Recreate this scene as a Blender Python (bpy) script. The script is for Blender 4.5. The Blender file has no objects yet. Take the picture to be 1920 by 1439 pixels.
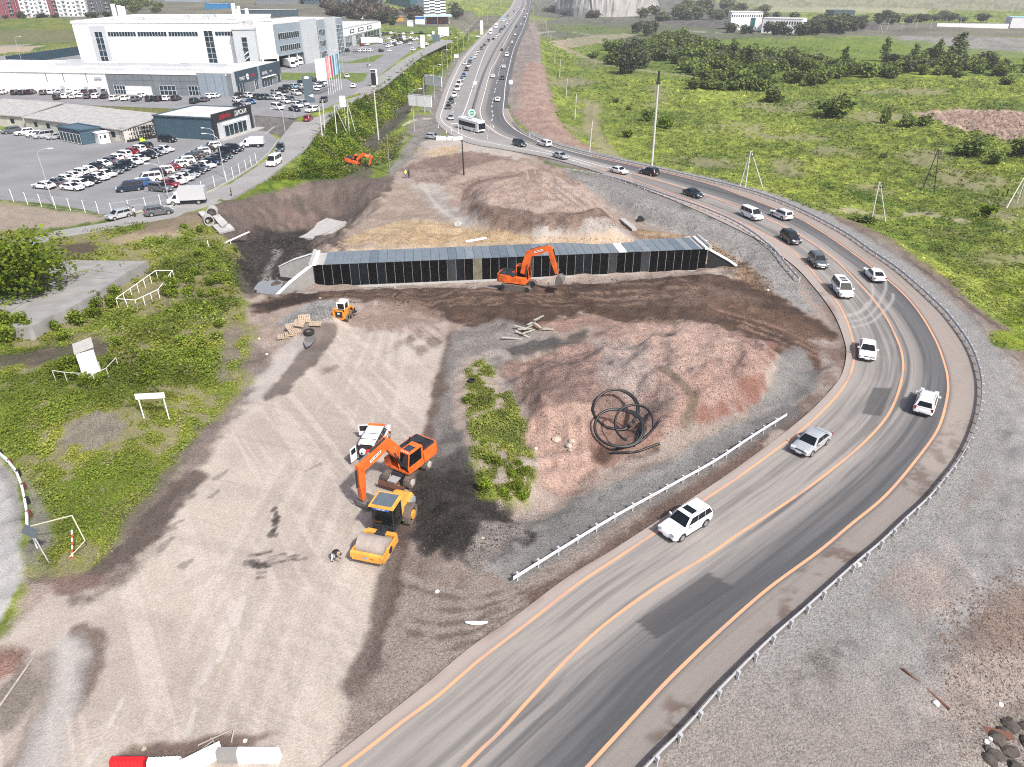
EXPO=.98; HAZE=.00015
import bpy, bmesh, math, random
import numpy as np
from mathutils import Vector, Matrix
R=math.radians
rng=np.random.default_rng(7); random.seed(7)
SC=bpy.context.scene; COL=SC.collection
# ------------------------------------------------------------------ camera
F=1343.0; TH=R(29.4); CH=37.0
ct,st=math.cos(TH),math.sin(TH)
cam=bpy.data.objects.new('camera',bpy.data.cameras.new('camera')); COL.objects.link(cam)
cam.location=(0,0,CH); cam.rotation_euler=(R(90)-TH,0,0)
cam.data.sensor_width=36; cam.data.lens=36*F/1920; cam.data.clip_end=9000; cam.data.clip_start=1
SC.camera=cam
def P(px,py,z=0.0):
    """photo pixel -> point on the plane of height z"""
    px=np.asarray(px,float); py=np.asarray(py,float)
    u=-(py-719.5)/F; r=(px-960)/F
    dz=-st+u*ct; t=(z-CH)/dz
    return r*t,(ct+u*st)*t
# ------------------------------------------------------------------ noise
def _h(ix,iy,s):
    n=(ix*374761393+iy*668265263+s*1442695041)&0xffffffff
    n=((n^(n>>13))*1274126177)&0xffffffff
    return ((n^(n>>16))&0xffff)/65535.0
def vn(x,y,s=0):
    xi=np.floor(x).astype(np.int64); yi=np.floor(y).astype(np.int64)
    fx=x-xi; fy=y-yi; fx=fx*fx*(3-2*fx); fy=fy*fy*(3-2*fy)
    a=_h(xi,yi,s);b=_h(xi+1,yi,s);c=_h(xi,yi+1,s);d=_h(xi+1,yi+1,s)
    return (a+(b-a)*fx)*(1-fy)+(c+(d-c)*fx)*fy
def fbm(x,y,scale,o=3,s=0):
    v=0;a=.5;t=0
    for k in range(o):
        v=v+a*vn(x/scale*2**k+17.3*k,y/scale*2**k-9.1*k,s+k*13); t+=a; a*=.55
    return v/t
def sst(a,b,x):
    t=np.clip((x-a)/(b-a),0,1); return t*t*(3-2*t)
# ------------------------------------------------------------------ polygons
def seg_d(x,y,pl,closed):
    n=len(pl); d=np.full(x.shape,1e18); ins=np.zeros(x.shape,bool)
    for i in range(n if closed else n-1):
        ax,ay=pl[i]; bx,by=pl[(i+1)%n]
        ex,ey=bx-ax,by-ay; L=ex*ex+ey*ey+1e-12
        t=np.clip(((x-ax)*ex+(y-ay)*ey)/L,0,1)
        d=np.minimum(d,(x-ax-t*ex)**2+(y-ay-t*ey)**2)
        if closed and ay!=by: ins^=((ay>y)!=(by>y))&(x<ex*(y-ay)/(by-ay)+ax)
    d=np.sqrt(d)
    return np.where(ins,d,-d) if closed else d
def cr(pts,n=8):
    """Catmull-Rom through the points"""
    p=np.array(pts,float); p=np.vstack([2*p[0]-p[1],p,2*p[-1]-p[-2]]); o=[]
    for i in range(1,len(p)-2):
        for k in range(n):
            t=k/n; o.append(.5*((2*p[i])+(p[i+1]-p[i-1])*t+(2*p[i-1]-5*p[i]+4*p[i+1]-p[i+2])*t*t+(3*p[i]-p[i-1]-3*p[i+1]+p[i+2])*t**3))
    o.append(p[-2]); return np.array(o)
# ------------------------------------------------------------------ terrain heights
CELL=.6; RX0,RX1,RY0,RY1=-260,260,6,470
GX=np.arange(RX0,RX1,CELL); GY=np.arange(RY0,RY1,CELL)
HM=np.full((len(GY),len(GX)),-.06)
XX,YY=np.meshgrid(GX,GY)
def box(a,r):
    r=max(1,int(round(r/CELL)))
    for ax in (0,1):
        for _ in range(2):
            q=np.pad(a,[(r+1,r) if k==ax else (0,0) for k in (0,1)],mode='edge').cumsum(ax)
            n=a.shape[ax]
            a=(np.take(q,range(2*r+1,2*r+1+n),ax)-np.take(q,range(0,n),ax))/(2*r+1)
    return a
def wpoly(px,z=0.0):
    a=np.array(px,float); x,y=P(a[:,0],a[:,1],z); return np.stack([x,y],1)
def raise_(px,z,bl=2.0,rel=False):
    global HM
    w=wpoly(px,z); m=(seg_d(XX,YY,w,True)>0).astype(float)
    m=box(m,bl)
    HM=HM+z*m if rel else HM*(1-m)+z*m
MEADOW=[(1010,-20),(1015,60),(1020,110),(1035,170),(1050,230),(1075,272),(1150,300),(1270,330),(1390,358),(1490,392),(1590,432),(1670,470),(1760,520),(1870,610),(1935,680),(2010,790),(2040,930),(2000,1180),(1925,1340),(1880,1439),(1850,1600),(6000,1600),(6000,-20)]
raise_(MEADOW,-4,3.5)
raise_([(-2500,30),(-2500,900),(-60,640),(120,520),(300,440),(420,395),(507,350),(585,296),(618,246),(652,212),(732,166),(806,110),(880,76),(900,30)],2.0,2.5)   # side street, fenced lot
raise_([(-2500,20),(-2500,200),(200,203),(330,209),(470,222),(560,228),(625,212),(660,196),(725,163),(798,108),(868,76),(890,20)],3.6,2.2)
raise_([(600,330),(650,320),(700,292),(730,250),(775,205),(815,145),(865,92),(845,88),(795,140),(745,195),(690,250),(620,300)],-3,3)
raise_([(450,600),(545,592),(590,560),(588,500),(650,470),(700,430),(630,392),(565,415),(500,440),(462,480),(432,530)],-5,1.9)
raise_([(540,548),(560,566),(700,556),(940,552),(1100,548),(1360,524),(1400,520),(1370,500),(1310,490),(590,520)],-2.6,2.6)
raise_([(600,478),(620,455),(800,440),(1000,432),(1250,430),(1320,450),(1310,462),(900,472)],.5,1.5)
raise_([(885,345),(1000,308),(1060,326),(1150,396),(1175,424),(1080,424),(990,416),(892,396)],3.3,.9)
raise_([(1095,364),(1190,410),(1280,452),(1365,492),(1400,530),(1415,560),(1380,540),(1325,470),(1205,436),(1125,404)],-1.9,2.0)
raise_([(975,690),(1100,645),(1300,615),(1430,640),(1445,690),(1365,752),(1250,795),(1130,800),(1010,790)],2.1,1.3)
raise_([(1120,790),(1190,770),(1215,815),(1150,860),(1125,850)],-.9,1.0)
raise_([(905,1000),(1000,962),(1150,905),(1350,805),(1470,735),(1520,680),(1535,715),(1450,780),(1250,870),(1050,965),(940,1025)],-1.5,1.3)
raise_([(-400,700),(0,660),(200,620),(300,560),(420,490),(435,560),(415,640),(330,770),(240,880),(150,800),(0,780),(-400,800)],1.6,3)
raise_([(-200,620),(0,545),(80,510),(130,485),(280,487),(215,532),(150,572),(60,620),(-200,625)],1.45,1.2)
raise_([(-400,900),(-400,1300),(0,1150),(50,1060),(60,980),(20,900)],.35,.8)
raise_([(865,690),(900,680),(990,790),(1010,870),(960,930),(900,880)],.7,1.4)
raise_([(800,900),(860,870),(950,985),(890,1040),(810,1020)],1.0,1.2)
raise_([(540,604),(575,578),(612,566),(640,572),(640,592),(600,602),(560,608)],1.8,1.2)    # gravel heap
nz=fbm(XX,YY,9,3,5)-.5
lump=np.zeros_like(HM)
for pl,a in(([(940,690),(1000,670),(1180,600),(1440,630),(1460,700),(1370,780),(1200,870),(1010,910)],1.5),([(590,480),(760,405),(1000,440),(1330,440),(1330,468)],.8),([(600,540),(930,535),(1330,515),(1560,640),(1300,610),(900,615),(640,570)],.7),([(1190,430),(1330,450),(1460,530),(1450,570),(1350,510)],1.3),([(840,345),(1060,315),(1190,435),(960,440)],.7),([(790,870),(870,840),(1000,980),(900,1060),(770,1010)],1.1),([(430,500),(500,420),(640,340),(740,340),(640,470),(560,560)],1.3),([(1720,205),(1930,205),(2000,280),(1850,255)],2.2)): lump=lump+box((seg_d(XX,YY,wpoly(pl,0),True)>0).astype(float),1.5)*a
HM=HM+lump*((fbm(XX,YY,3.2,4,61)-.5)*1.3+np.abs(fbm(XX,YY,1.7,2,63)-.5)*.8)
flat=sst(0,1,box(((np.abs(HM+.06)<.02)|(np.abs(HM-2)<.03)|(np.abs(HM-3.6)<.03)).astype(float),1.5))
HM=HM+(nz*.9+ (fbm(XX,YY,1.8,3,9)-.5)*.75)*(1-flat)
def hm(x,y):
    fx=np.clip((np.asarray(x,float)-RX0)/CELL,0,len(GX)-1.001); fy=np.clip((np.asarray(y,float)-RY0)/CELL,0,len(GY)-1.001)
    i=fx.astype(int); j=fy.astype(int); fx=fx-i; fy=fy-j
    z=(HM[j,i]*(1-fx)+HM[j,i+1]*fx)*(1-fy)+(HM[j+1,i]*(1-fx)+HM[j+1,i+1]*fx)*fy
    X=np.asarray(x,float); Y=np.asarray(y,float)
    return z+np.clip((Y-1100)/1200,0,1)**1.5*60*np.clip((X-100)/600,0,1)+np.clip((Y-430)/900,0,1)*18*np.clip((-X-120)/80,0,1)
def proj(p):
    u=p[1]*ct-(p[2]-CH)*st; v=p[1]*st+(p[2]-CH)*ct
    return 960+F*p[0]/u,719.5-F*v/u
def hgt(b,ty):
    """height of an upright thing standing at b whose top is seen at row ty"""
    lo,hi=0,80
    for _ in range(40):
        m=(lo+hi)/2
        if proj((b[0],b[1],b[2]+m))[1]>ty: lo=m
        else: hi=m
    return lo
def G(px,py,dz=0.0):
    """photo pixel -> point on the terrain (x,y,z)"""
    px=np.asarray(px,float); py=np.asarray(py,float); z=np.zeros(np.broadcast(px,py).shape)
    for _ in range(30):
        x,y=P(px,py,z+dz); z=.6*z+.4*hm(x,y)
    return x,y,z
def g3(px,py): 
    x,y,z=G(px,py); return Vector((float(x),float(y),float(z)))
def gp(px):
    a=np.array(px,float); x,y,z=G(a[:,0],a[:,1]); return np.stack([x,y],1)
# ------------------------------------------------------------------ materials
MATS={}
def _lk(nt,a,b): nt.links.new(a,b)
def M(name,col,rough=.6,metal=0.0,var=.12,scale=2.0,bump=0.0,spec=.5,coat=0.0):
    if name in MATS: return MATS[name]
    m=bpy.data.materials.new(name); m.use_nodes=True; nt=m.node_tree; b=nt.nodes['Principled BSDF']
    b.inputs['Roughness'].default_value=rough; b.inputs['Metallic'].default_value=metal
    b.inputs['Specular IOR Level'].default_value=spec; b.inputs['Coat Weight'].default_value=coat
    tc=nt.nodes.new('ShaderNodeTexCoord'); nz=nt.nodes.new('ShaderNodeTexNoise')
    nz.inputs['Scale'].default_value=scale; nz.inputs['Detail'].default_value=4; _lk(nt,tc.outputs['Object'],nz.inputs['Vector'])
    rp=nt.nodes.new('ShaderNodeValToRGB'); c=np.array(col)
    rp.color_ramp.elements[0].position=.25; rp.color_ramp.elements[1].position=.75
    rp.color_ramp.elements[0].color=(*np.clip(c*(1-var),0,1),1); rp.color_ramp.elements[1].color=(*np.clip(c*(1+var),0,1),1)
    _lk(nt,nz.outputs['Fac'],rp.inputs['Fac']); _lk(nt,rp.outputs['Color'],b.inputs['Base Color'])
    if bump:
        bp=nt.nodes.new('ShaderNodeBump'); bp.inputs['Strength'].default_value=bump; bp.inputs['Distance'].default_value=.05
        _lk(nt,nz.outputs['Fac'],bp.inputs['Height']); _lk(nt,bp.outputs['Normal'],b.inputs['Normal'])
    MATS[name]=m; return m
# ------------------------------------------------------------------ mesh builder
class MB:
    def __init__(s): s.v=[]; s.f=[]; s.m=[]; s.cur=0
    def add(s,vs,fs):
        o=len(s.v); s.v.extend([tuple(map(float,v)) for v in vs])
        for f in fs: s.f.append([i+o for i in f]); s.m.append(s.cur)
        return s
    def box(s,c,d,rz=0,top=1.0,topy=None,mat=None):
        """box centred at c (z centre) of size d; top scales the upper face"""
        ty=top if topy is None else topy
        x,y,z=d[0]/2,d[1]/2,d[2]/2; vs=[]
        for k,(a,b) in ((-1,(1,1)),(1,(top,ty))):
            for sx,sy in ((-1,-1),(1,-1),(1,1),(-1,1)): vs.append(Vector((sx*x*a,sy*y*b,k*z)))
        if rz: q=Matrix.Rotation(rz,3,'Z'); vs=[q@v for v in vs]
        if mat is not None: vs=[mat@v for v in vs]
        c=Vector(c); vs=[v+c for v in vs]
        return s.add(vs,[(3,2,1,0),(4,5,6,7),(0,1,5,4),(1,2,6,5),(2,3,7,6),(3,0,4,7)])
    def cyl(s,a,b,r0,r1=None,n=10,cap=True):
        a=Vector(a);b=Vector(b); r1=r0 if r1 is None else r1; d=(b-a).normalized()
        u=d.orthogonal().normalized(); w=d.cross(u); vs=[]
        for p,r in ((a,r0),(b,r1)):
            for k in range(n): t=2*math.pi*k/n; vs.append(p+u*(r*math.cos(t))+w*(r*math.sin(t)))
        fs=[(k,(k+1)%n,n+(k+1)%n,n+k) for k in range(n)]
        if cap: fs+=[tuple(range(n))[::-1],tuple(range(n,2*n))]
        return s.add(vs,fs)
    def tube(s,path,r,n=8,closed=False):
        p=[Vector(q) for q in path]; N=len(p); vs=[]; rr=r if hasattr(r,'__len__') else [r]*N
        up=Vector((0,0,1))
        for i in range(N):
            a=p[(i-1)%N] if (closed or i>0) else p[i]; b=p[(i+1)%N] if (closed or i<N-1) else p[i]
            d=(b-a).normalized(); u=d.cross(up) 
            if u.length<1e-3: u=d.cross(Vector((0,1,0)))
            u.normalize(); w=u.cross(d)
            for k in range(n): t=2*math.pi*k/n; vs.append(p[i]+u*(rr[i]*math.cos(t))+w*(rr[i]*math.sin(t)))
        fs=[]
        for i in range(N if closed else N-1):
            j=(i+1)%N
            for k in range(n): fs.append((i*n+k,i*n+(k+1)%n,j*n+(k+1)%n,j*n+k))
        if not closed: fs+=[tuple(range(n)),tuple(range((N-1)*n,N*n))[::-1]]
        return s.add(vs,fs)
    def loft(s,rings,cap=True,closed=True):
        n=len(rings[0]); vs=[v for r in rings for v in r]; fs=[]
        for i in range(len(rings)-1):
            for k in range(n if closed else n-1): fs.append((i*n+k,i*n+(k+1)%n,(i+1)*n+(k+1)%n,(i+1)*n+k))
        if cap and closed: fs+=[tuple(range(n))[::-1],tuple(range((len(rings)-1)*n,len(rings)*n))]
        return s.add(vs,fs)
    def prism(s,poly,z0,z1):
        n=len(poly); return s.loft([[(p[0],p[1],z0) for p in poly],[(p[0],p[1],z1) for p in poly]])
    def ext(s,poly,y0,y1):
        """side outline (x,z) extruded across y"""
        return s.loft([[(p[0],y0,p[1]) for p in poly],[(p[0],y1,p[1]) for p in poly]])
    def wheel(s,c,r,w,axis=Vector((0,1,0)),n=16):
        c=Vector(c); a=axis.normalized(); u=a.orthogonal().normalized(); x=a.cross(u); prof=[(.55,-.42),(.9,-.5),(1,-.36),(1,.36),(.9,.5),(.55,.42)]
        rings=[]
        for k in range(n):
            t=2*math.pi*k/n; d=u*math.cos(t)+x*math.sin(t)
            rings.append([c+d*(r*q[0])+a*(w*q[1]) for q in prof])
        rings.append(rings[0]); s.loft(rings,cap=False,closed=False); return s
    def mesh(s,name,mats,smooth=0):
        me=bpy.data.meshes.new(name); me.from_pydata(s.v,[],s.f); me.update()
        bm=bmesh.new(); bm.from_mesh(me); bmesh.ops.recalc_face_normals(bm,faces=bm.faces); bm.to_mesh(me); bm.free()
        for m in (mats if isinstance(mats,(list,tuple)) else [mats]): me.materials.append(m)
        if any(s.m): me.polygons.foreach_set('material_index',s.m)
        if smooth:
            me.polygons.foreach_set('use_smooth',[True]*len(me.polygons)); me.set_sharp_from_angle(angle=R(smooth))
        return me
    def build(s,name,mats,parent=None,smooth=0,loc=None,rz=0):
        o=bpy.data.objects.new(name,s.mesh(name,mats,smooth)); COL.objects.link(o)
        if parent: o.parent=parent
        if loc is not None: o.location=loc
        if rz: o.rotation_euler=(0,0,rz)
        return o
def tag(o,label,cat,group=None,kind=None):
    if label: o['label']=label
    if cat: o['category']=cat
    if group: o['group']=group
    if kind: o['kind']=kind
    return o
def thing(name,label,cat,loc=(0,0,0),rz=0,group=None):
    o=bpy.data.objects.new(name,None); COL.objects.link(o); o.location=loc; o.rotation_euler=(0,0,rz); o.empty_display_size=.3
    return tag(o,label,cat,group)
def kids(o): return [c for c in o.children]
def dup(o,loc,rz=0,label=None,group=None,paint=None,parent=None,scale=None):
    r=o.copy(); COL.objects.link(r); 
    if parent is None: r.location=loc; r.rotation_euler=(0,0,rz)
    if scale: r.scale=scale if hasattr(scale,'__len__') else (scale,)*3
    if label: r['label']=label
    if group: r['group']=group
    if parent: r.parent=parent
    if paint and r.type=='MESH' and r.material_slots and r.material_slots[0].material and r.material_slots[0].material.name.startswith('paint'):
        r.material_slots[0].link='OBJECT'; r.material_slots[0].material=paint
    for c in kids(o): dup(c,None,0,None,None,paint,r)
    return r
def head(p0,p1):
    """heading (rotation about z that turns +X to run from pixel p0 to pixel p1)"""
    a=g3(*p0); b=g3(*p1); return math.atan2(b.y-a.y,b.x-a.x)
def fast(name,v,f,mat,cols=None,smooth=False):
    """numpy mesh of equal-sided faces"""
    me=bpy.data.meshes.new(name); k=f.shape[1]
    me.vertices.add(len(v)); me.vertices.foreach_set('co',np.ascontiguousarray(v,np.float32).ravel())
    me.loops.add(f.size); me.loops.foreach_set('vertex_index',np.ascontiguousarray(f,np.int32).ravel())
    me.polygons.add(len(f)); me.polygons.foreach_set('loop_start',np.arange(0,f.size,k,dtype=np.int32))
    if smooth: me.polygons.foreach_set('use_smooth',np.ones(len(f),bool))
    me.update(calc_edges=True)
    if cols is not None:
        at=me.color_attributes.new('Col','FLOAT_COLOR','POINT'); at.data.foreach_set('color',np.ascontiguousarray(cols,np.float32).ravel())
    me.materials.append(mat); o=bpy.data.objects.new(name,me); COL.objects.link(o); return o
def vcol_mat(name,sp1=1.6,sp2=9.0,amt=.9,rough=.95,bump=.25,spec=.2):
    """ground colour from the mesh's own albedo attribute, with grain; its alpha is how coarse the grain is"""
    m=bpy.data.materials.new(name); m.use_nodes=True; nt=m.node_tree; b=nt.nodes['Principled BSDF']
    b.inputs['Roughness'].default_value=rough; b.inputs['Specular IOR Level'].default_value=spec
    at=nt.nodes.new('ShaderNodeVertexColor'); at.layer_name='Col'; tc=nt.nodes.new('ShaderNodeTexCoord')
    n1=nt.nodes.new('ShaderNodeTexNoise'); n1.inputs['Scale'].default_value=sp1; n1.inputs['Detail'].default_value=6; n1.inputs['Roughness'].default_value=.75
    n2=nt.nodes.new('ShaderNodeTexNoise'); n2.inputs['Scale'].default_value=sp2; n2.inputs['Detail'].default_value=3; n2.inputs['Roughness'].default_value=.7
    def mth(op,a,b_=None):
        q=nt.nodes.new('ShaderNodeMath'); q.operation=op
        for i,vv in enumerate((a,b_)):
            if vv is None: continue
            if isinstance(vv,(int,float)): q.inputs[i].default_value=vv
            else: _lk(nt,vv,q.inputs[i])
        return q.outputs[0]
    for n in (n1,n2): _lk(nt,tc.outputs['Object'],n.inputs['Vector'])
    s=mth('ADD',mth('MULTIPLY',mth('SUBTRACT',n1.outputs['Fac'],.5),.8),mth('MULTIPLY',mth('SUBTRACT',n2.outputs['Fac'],.5),2.9))
    k=mth('ADD',1.0,mth('MULTIPLY',mth('MULTIPLY',s,at.outputs['Alpha']),amt)); k=mth('MAXIMUM',k,.12)
    mx=nt.nodes.new('ShaderNodeVectorMath'); mx.operation='SCALE'; _lk(nt,at.outputs['Color'],mx.inputs[0]); _lk(nt,k,mx.inputs['Scale'])
    _lk(nt,mx.outputs[0],b.inputs['Base Color'])
    bp=nt.nodes.new('ShaderNodeBump'); bp.inputs['Strength'].default_value=bump; bp.inputs['Distance'].default_value=.12
    _lk(nt,mth('MULTIPLY',s,at.outputs['Alpha']),bp.inputs['Height']); _lk(nt,bp.outputs['Normal'],b.inputs['Normal'])
    return m
# ------------------------------------------------------------------ the road (traced edges and painted lines)
IN_LINE=[(307,1700),(644,1439),(750,1357),(821,1305),(900,1237),(979,1177),(1080,1098),(1169,1039),(1250,985),(1320,938),(1380,898),(1473,830),(1530,783),(1575,735),(1595,700),(1602,663),(1597,630),(1583,590),(1562,556),(1537,526),(1509,492),(1480,466),(1435,440),(1335,393),(1210,345),(1110,312),(1035,290),(960,276),(890,262),(860,250),(842,239),(830,229),(826,219),(831,202),(842,167),(854,140),(867,115),(882,96),(897,80),(916,60),(934,42),(948,26),(958,15),(965,0),(968,-14)]
OUT_LINE=[(860,1700),(1101,1439),(1225,1305),(1281,1248),(1351,1182),(1439,1105),(1534,1035),(1594,985),(1661,929),(1723,856),(1760,802),(1776,745),(1777,711),(1771,683),(1757,644),(1732,599),(1704,562),(1675,534),(1633,500),(1588,467),(1538,433),(1490,406),(1410,374),(1335,347),(1260,327),(1185,310),(1110,294),(1060,281),(1010,265),(975,249),(955,234),(946,222),(943,208),(945,190),(947.5,160),(955,124),(964,90),(978.5,59),(986,39),(990,25),(994,9),(995,0),(997,-14)]
MID_LINE=[(618,1700),(869,1439),(934,1376),(1000,1304),(1062,1238),(1132,1173),(1225,1105),(1332,1039),(1380,1005),(1504,923),(1594,853),(1647,802),(1675,760),(1692,705),(1691,663),(1675,621),(1656,587),(1628,551),(1577,497),(1538,466),(1498,440),(1460,420),(1400,394),(1335,370),(1260,346),(1185,326),(1110,307),(1040,287),(985,270),(940,254),(919,240),(906,228),(900.6,212),(901,203),(907,180),(920,132),(929,117),(942,90),(955,65),(966,45),(976,28),(983.5,14),(985.3,0)]
RAIL_OUT=[(965,1700),(1214,1432),(1264,1382),(1304,1340),(1340,1299),(1377,1261),(1447,1192),(1515,1133),(1602,1055),(1656,1010),(1700,968),(1743,929),(1774,892),(1802,856),(1824,813),(1838,768),(1842,720),(1833,675),(1816,638),(1788,599),(1760,568),(1690,506),(1633,467),(1583,433),(1500,390),(1435,364),(1385,349),(1310,331),(1210,309),(1110,287),(1035,267),(985,247),(962,226)]
RAIL_IN=[(962,1082),(1067,1017),(1152,966),(1250,912),(1340,862),(1410,816),(1476,775)]
RAIL_UP=[(1057,315),(1097,321),(1152,332),(1210,350),(1265,369),(1317,387),(1370,409),(1408,431),(1433,450),(1453,467),(1473,492),(1498,520)]
MEDIAN=[(886,213),(891,192),(900,162),(912,129),(931,90),(946,66),(962,42),(975,24),(981,10),(982.5,0)]
L_RIGHT=[(866,222),(868,214),(872.5,205),(882.5,175),(895,137),(912,93),(934,64),(952,41),(966,26),(975,14),(979,0)]
def wl(px,z=.06,n=6):
    c=cr(px,n); x,y=P(c[:,0],c[:,1],z); return np.stack([x,y],1)
inl,outl,midl=wl(IN_LINE),wl(OUT_LINE),wl(MID_LINE)
rail_w=wl(RAIL_OUT,.7)
def resample(w,n):
    d=np.r_[0,np.cumsum(np.hypot(*np.diff(w,axis=0).T))]; t=np.linspace(0,d[-1],n)
    return np.stack([np.interp(t,d,w[:,0]),np.interp(t,d,w[:,1])],1)
def normals(w):
    t=np.gradient(w,axis=0); t/=np.linalg.norm(t,axis=1)[:,None]+1e-9
    return np.stack([-t[:,1],t[:,0]],1),t
def closest(x,y,pl):
    d=np.full(x.shape,1e9)
    for i in range(len(pl)-1):
        a=pl[i];e=pl[i+1]-a;L=e@e+1e-9
        t=np.clip(((x-a[0])*e[0]+(y-a[1])*e[1])/L,0,1)
        d=np.minimum(d,np.hypot(x-a[0]-t*e[0],y-a[1]-t*e[1]))
    return d
# asphalt edges: a little inside the inner line, as far as the rail outside the outer line
IN_EDGE=[(270,1700),(600,1439),(700,1360),(790,1290),(880,1215),(960,1160),(1060,1085),(1150,1030),(1240,972),(1310,926),(1372,884),(1462,818),(1518,772),(1562,726),(1580,698),(1587,663),(1582,634),(1568,598),(1548,566),(1525,537),(1496,505),(1462,478),(1425,452),(1330,405),(1208,354),(1108,319),(1030,297),(958,283),(885,270),(850,256),(832,244),(820,231),(816,219),(821,202),(833,167),(846,140),(860,115),(876,96),(891,80),(911,60),(930,42),(945,26),(955.5,15),(963,0),(966,-14)]
OUT_EDGE=[(980,1700),(1226,1439),(1275,1385),(1315,1343),(1350,1303),(1386,1265),(1455,1197),(1523,1137),(1609,1061),(1662,1015),(1707,973),(1748,933),(1779,896),(1807,860),(1829,816),(1843,770),(1846,722),(1838,678),(1820,642),(1792,603),(1764,571),(1694,509),(1637,470),(1587,436),(1504,393),(1439,367),(1389,352),(1314,334),(1213,312),(1113,290),(1038,270),(988,250),(966,230),(955,210),(952,190),(957,160),(963,124),(972,90),(985,59),(991,39),(994,25),(997,9),(998,0),(1000,-14)]
def strip_px(A,B,step=2.0):
    """pairs two edges by the fraction of the way along between shared end points"""
    a=cr(A,10); b=cr(B,10)
    return a,b
def road_strip():
    a=wl(IN_EDGE,.06,12); b=wl(OUT_EDGE,.06,12)
    # key pairs: indices along IN_EDGE / OUT_EDGE that face each other
    ka=[0,1,3,5,7,9,10,12,13,14,15,16,17,18,20,21,22,23,24,25,26,28,30,32,33,34,36,38,39,40,41,42,43,44]; kb=[0,1,3,5,7,9,11,13,15,16,17,18,19,20,21,22,23,26,28,29,30,31,32,33,34,35,36,37,38,39,40,41,42,43]
    ra=[];rb=[]
    for (i0,i1),(j0,j1) in zip(zip(ka,ka[1:]),zip(kb,kb[1:])):
        sa=a[i0*12:i1*12+1]; sb=b[j0*12:j1*12+1]
        n=int(max(6,min(220,max(np.hypot(*np.diff(sa,axis=0).T).sum(),np.hypot(*np.diff(sb,axis=0).T).sum())/(.16+.0022*np.hypot(*sa[len(sa)//2])**1.1))))
        ra.append(resample(sa,n+1)[:-1]); rb.append(resample(sb,n+1)[:-1])
    ra=np.vstack(ra+[a[-1:]]); rb=np.vstack(rb+[b[-1:]])
    N=110; t=np.linspace(0,1,N)[None,:,None]
    V=ra[:,None,:]*(1-t)+rb[:,None,:]*t
    return V
V=road_strip(); nr,nc=V.shape[:2]; X=V[...,0].ravel(); Y=V[...,1].ravel()
rngd=np.hypot(X,Y)
far_s=np.clip(rngd/60,1,8)
di,dm,do=closest(X,Y,inl),closest(X,Y,midl),closest(X,Y,outl)
dr=closest(X,Y,rail_w)
dmed=closest(X,Y,wl(MEDIAN)); dlr=closest(X,Y,wl(L_RIGHT))
out=seg_d(X,Y,np.vstack([outl,[[600,3000],[600,-20]]]),True)   # positive beyond the outer line
ss=np.repeat(np.arange(nr),nc)/6.0; tt=np.tile(np.linspace(0,1,nc),nr)
# streaky dust runs with the traffic: noise stretched along the strip
strk=fbm(ss*.10,tt*34,1,4,21); strk2=fbm(ss*.03,tt*12,1,3,31); blot=fbm(X,Y,5,4,41); fine=fbm(X,Y,.7,3,43)
C=np.zeros((len(X),4)); 
def mixc(a,col):
    C[:,:3]=C[:,:3]*(1-a[:,None])+np.array(col)*a[:,None]
C[:,:3]=(.08,.083,.088); C[:,3]=.20
C[:,:3]*=(.83+.34*sst(.25,.75,strk))[:,None]
near=rngd<190
dust=np.exp(-(dm/2.6)**2)*(.30+1.25*strk2*sst(.2,.7,strk))+np.exp(-(di/1.9)**2)*.85*(.5+.8*strk)
side=np.where(di<do,1.0,0.0)
dust=dust+side*(.20+.5*strk2*strk2+.25*sst(.45,.7,blot))
dust=np.clip(dust,0,.93)
dust=np.where(near,dust*(.64+.6*sst(.3,.7,strk)),dust*.9+.1)
mixc(np.clip(dust,0,1),(.285,.262,.24))
mixc(.5*sst(.52,.72,strk)*near*np.exp(-((dm-2.6)/1.6)**2),(.06,.062,.066))
beyond=sst(.0,.5,out)*(Y<250)
mixc(beyond*.92*np.where(rngd<62,.75,1),(.29,.25,.22)); mixc(beyond*.6*sst(.5,.75,strk)*sst(.4,.6,strk2),(.13,.095,.075))
mixc(beyond*.55*np.exp(-(rngd/48)**4)*sst(.35,.65,strk2),(.22,.20,.18))
mixc(beyond*.8*sst(.55,.68,blot)*sst(.45,.6,fine)*np.exp(-(rngd/75)**6),(.10,.07,.055))
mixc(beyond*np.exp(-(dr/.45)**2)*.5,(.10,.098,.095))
ins=seg_d(X,Y,np.vstack([inl,[[-600,3000],[-600,-20]]]),True)
mixc(sst(-.1,.5,ins)*(rngd<150)*.85,(.33,.28,.25)); mixc(sst(.3,1.2,ins)*(rngd<100)*sst(.42,.6,blot)*.7,(.17,.125,.10))
# median gravel between the carriageways
mg=sst(-.3,.3,2.2-dmed)*(Y>130); mixc(mg*.75,(.27,.26,.25))
mixc((side*(Y>165)*.55),(.29,.285,.275))
C[:,3]=C[:,3]+beyond*.25
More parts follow.
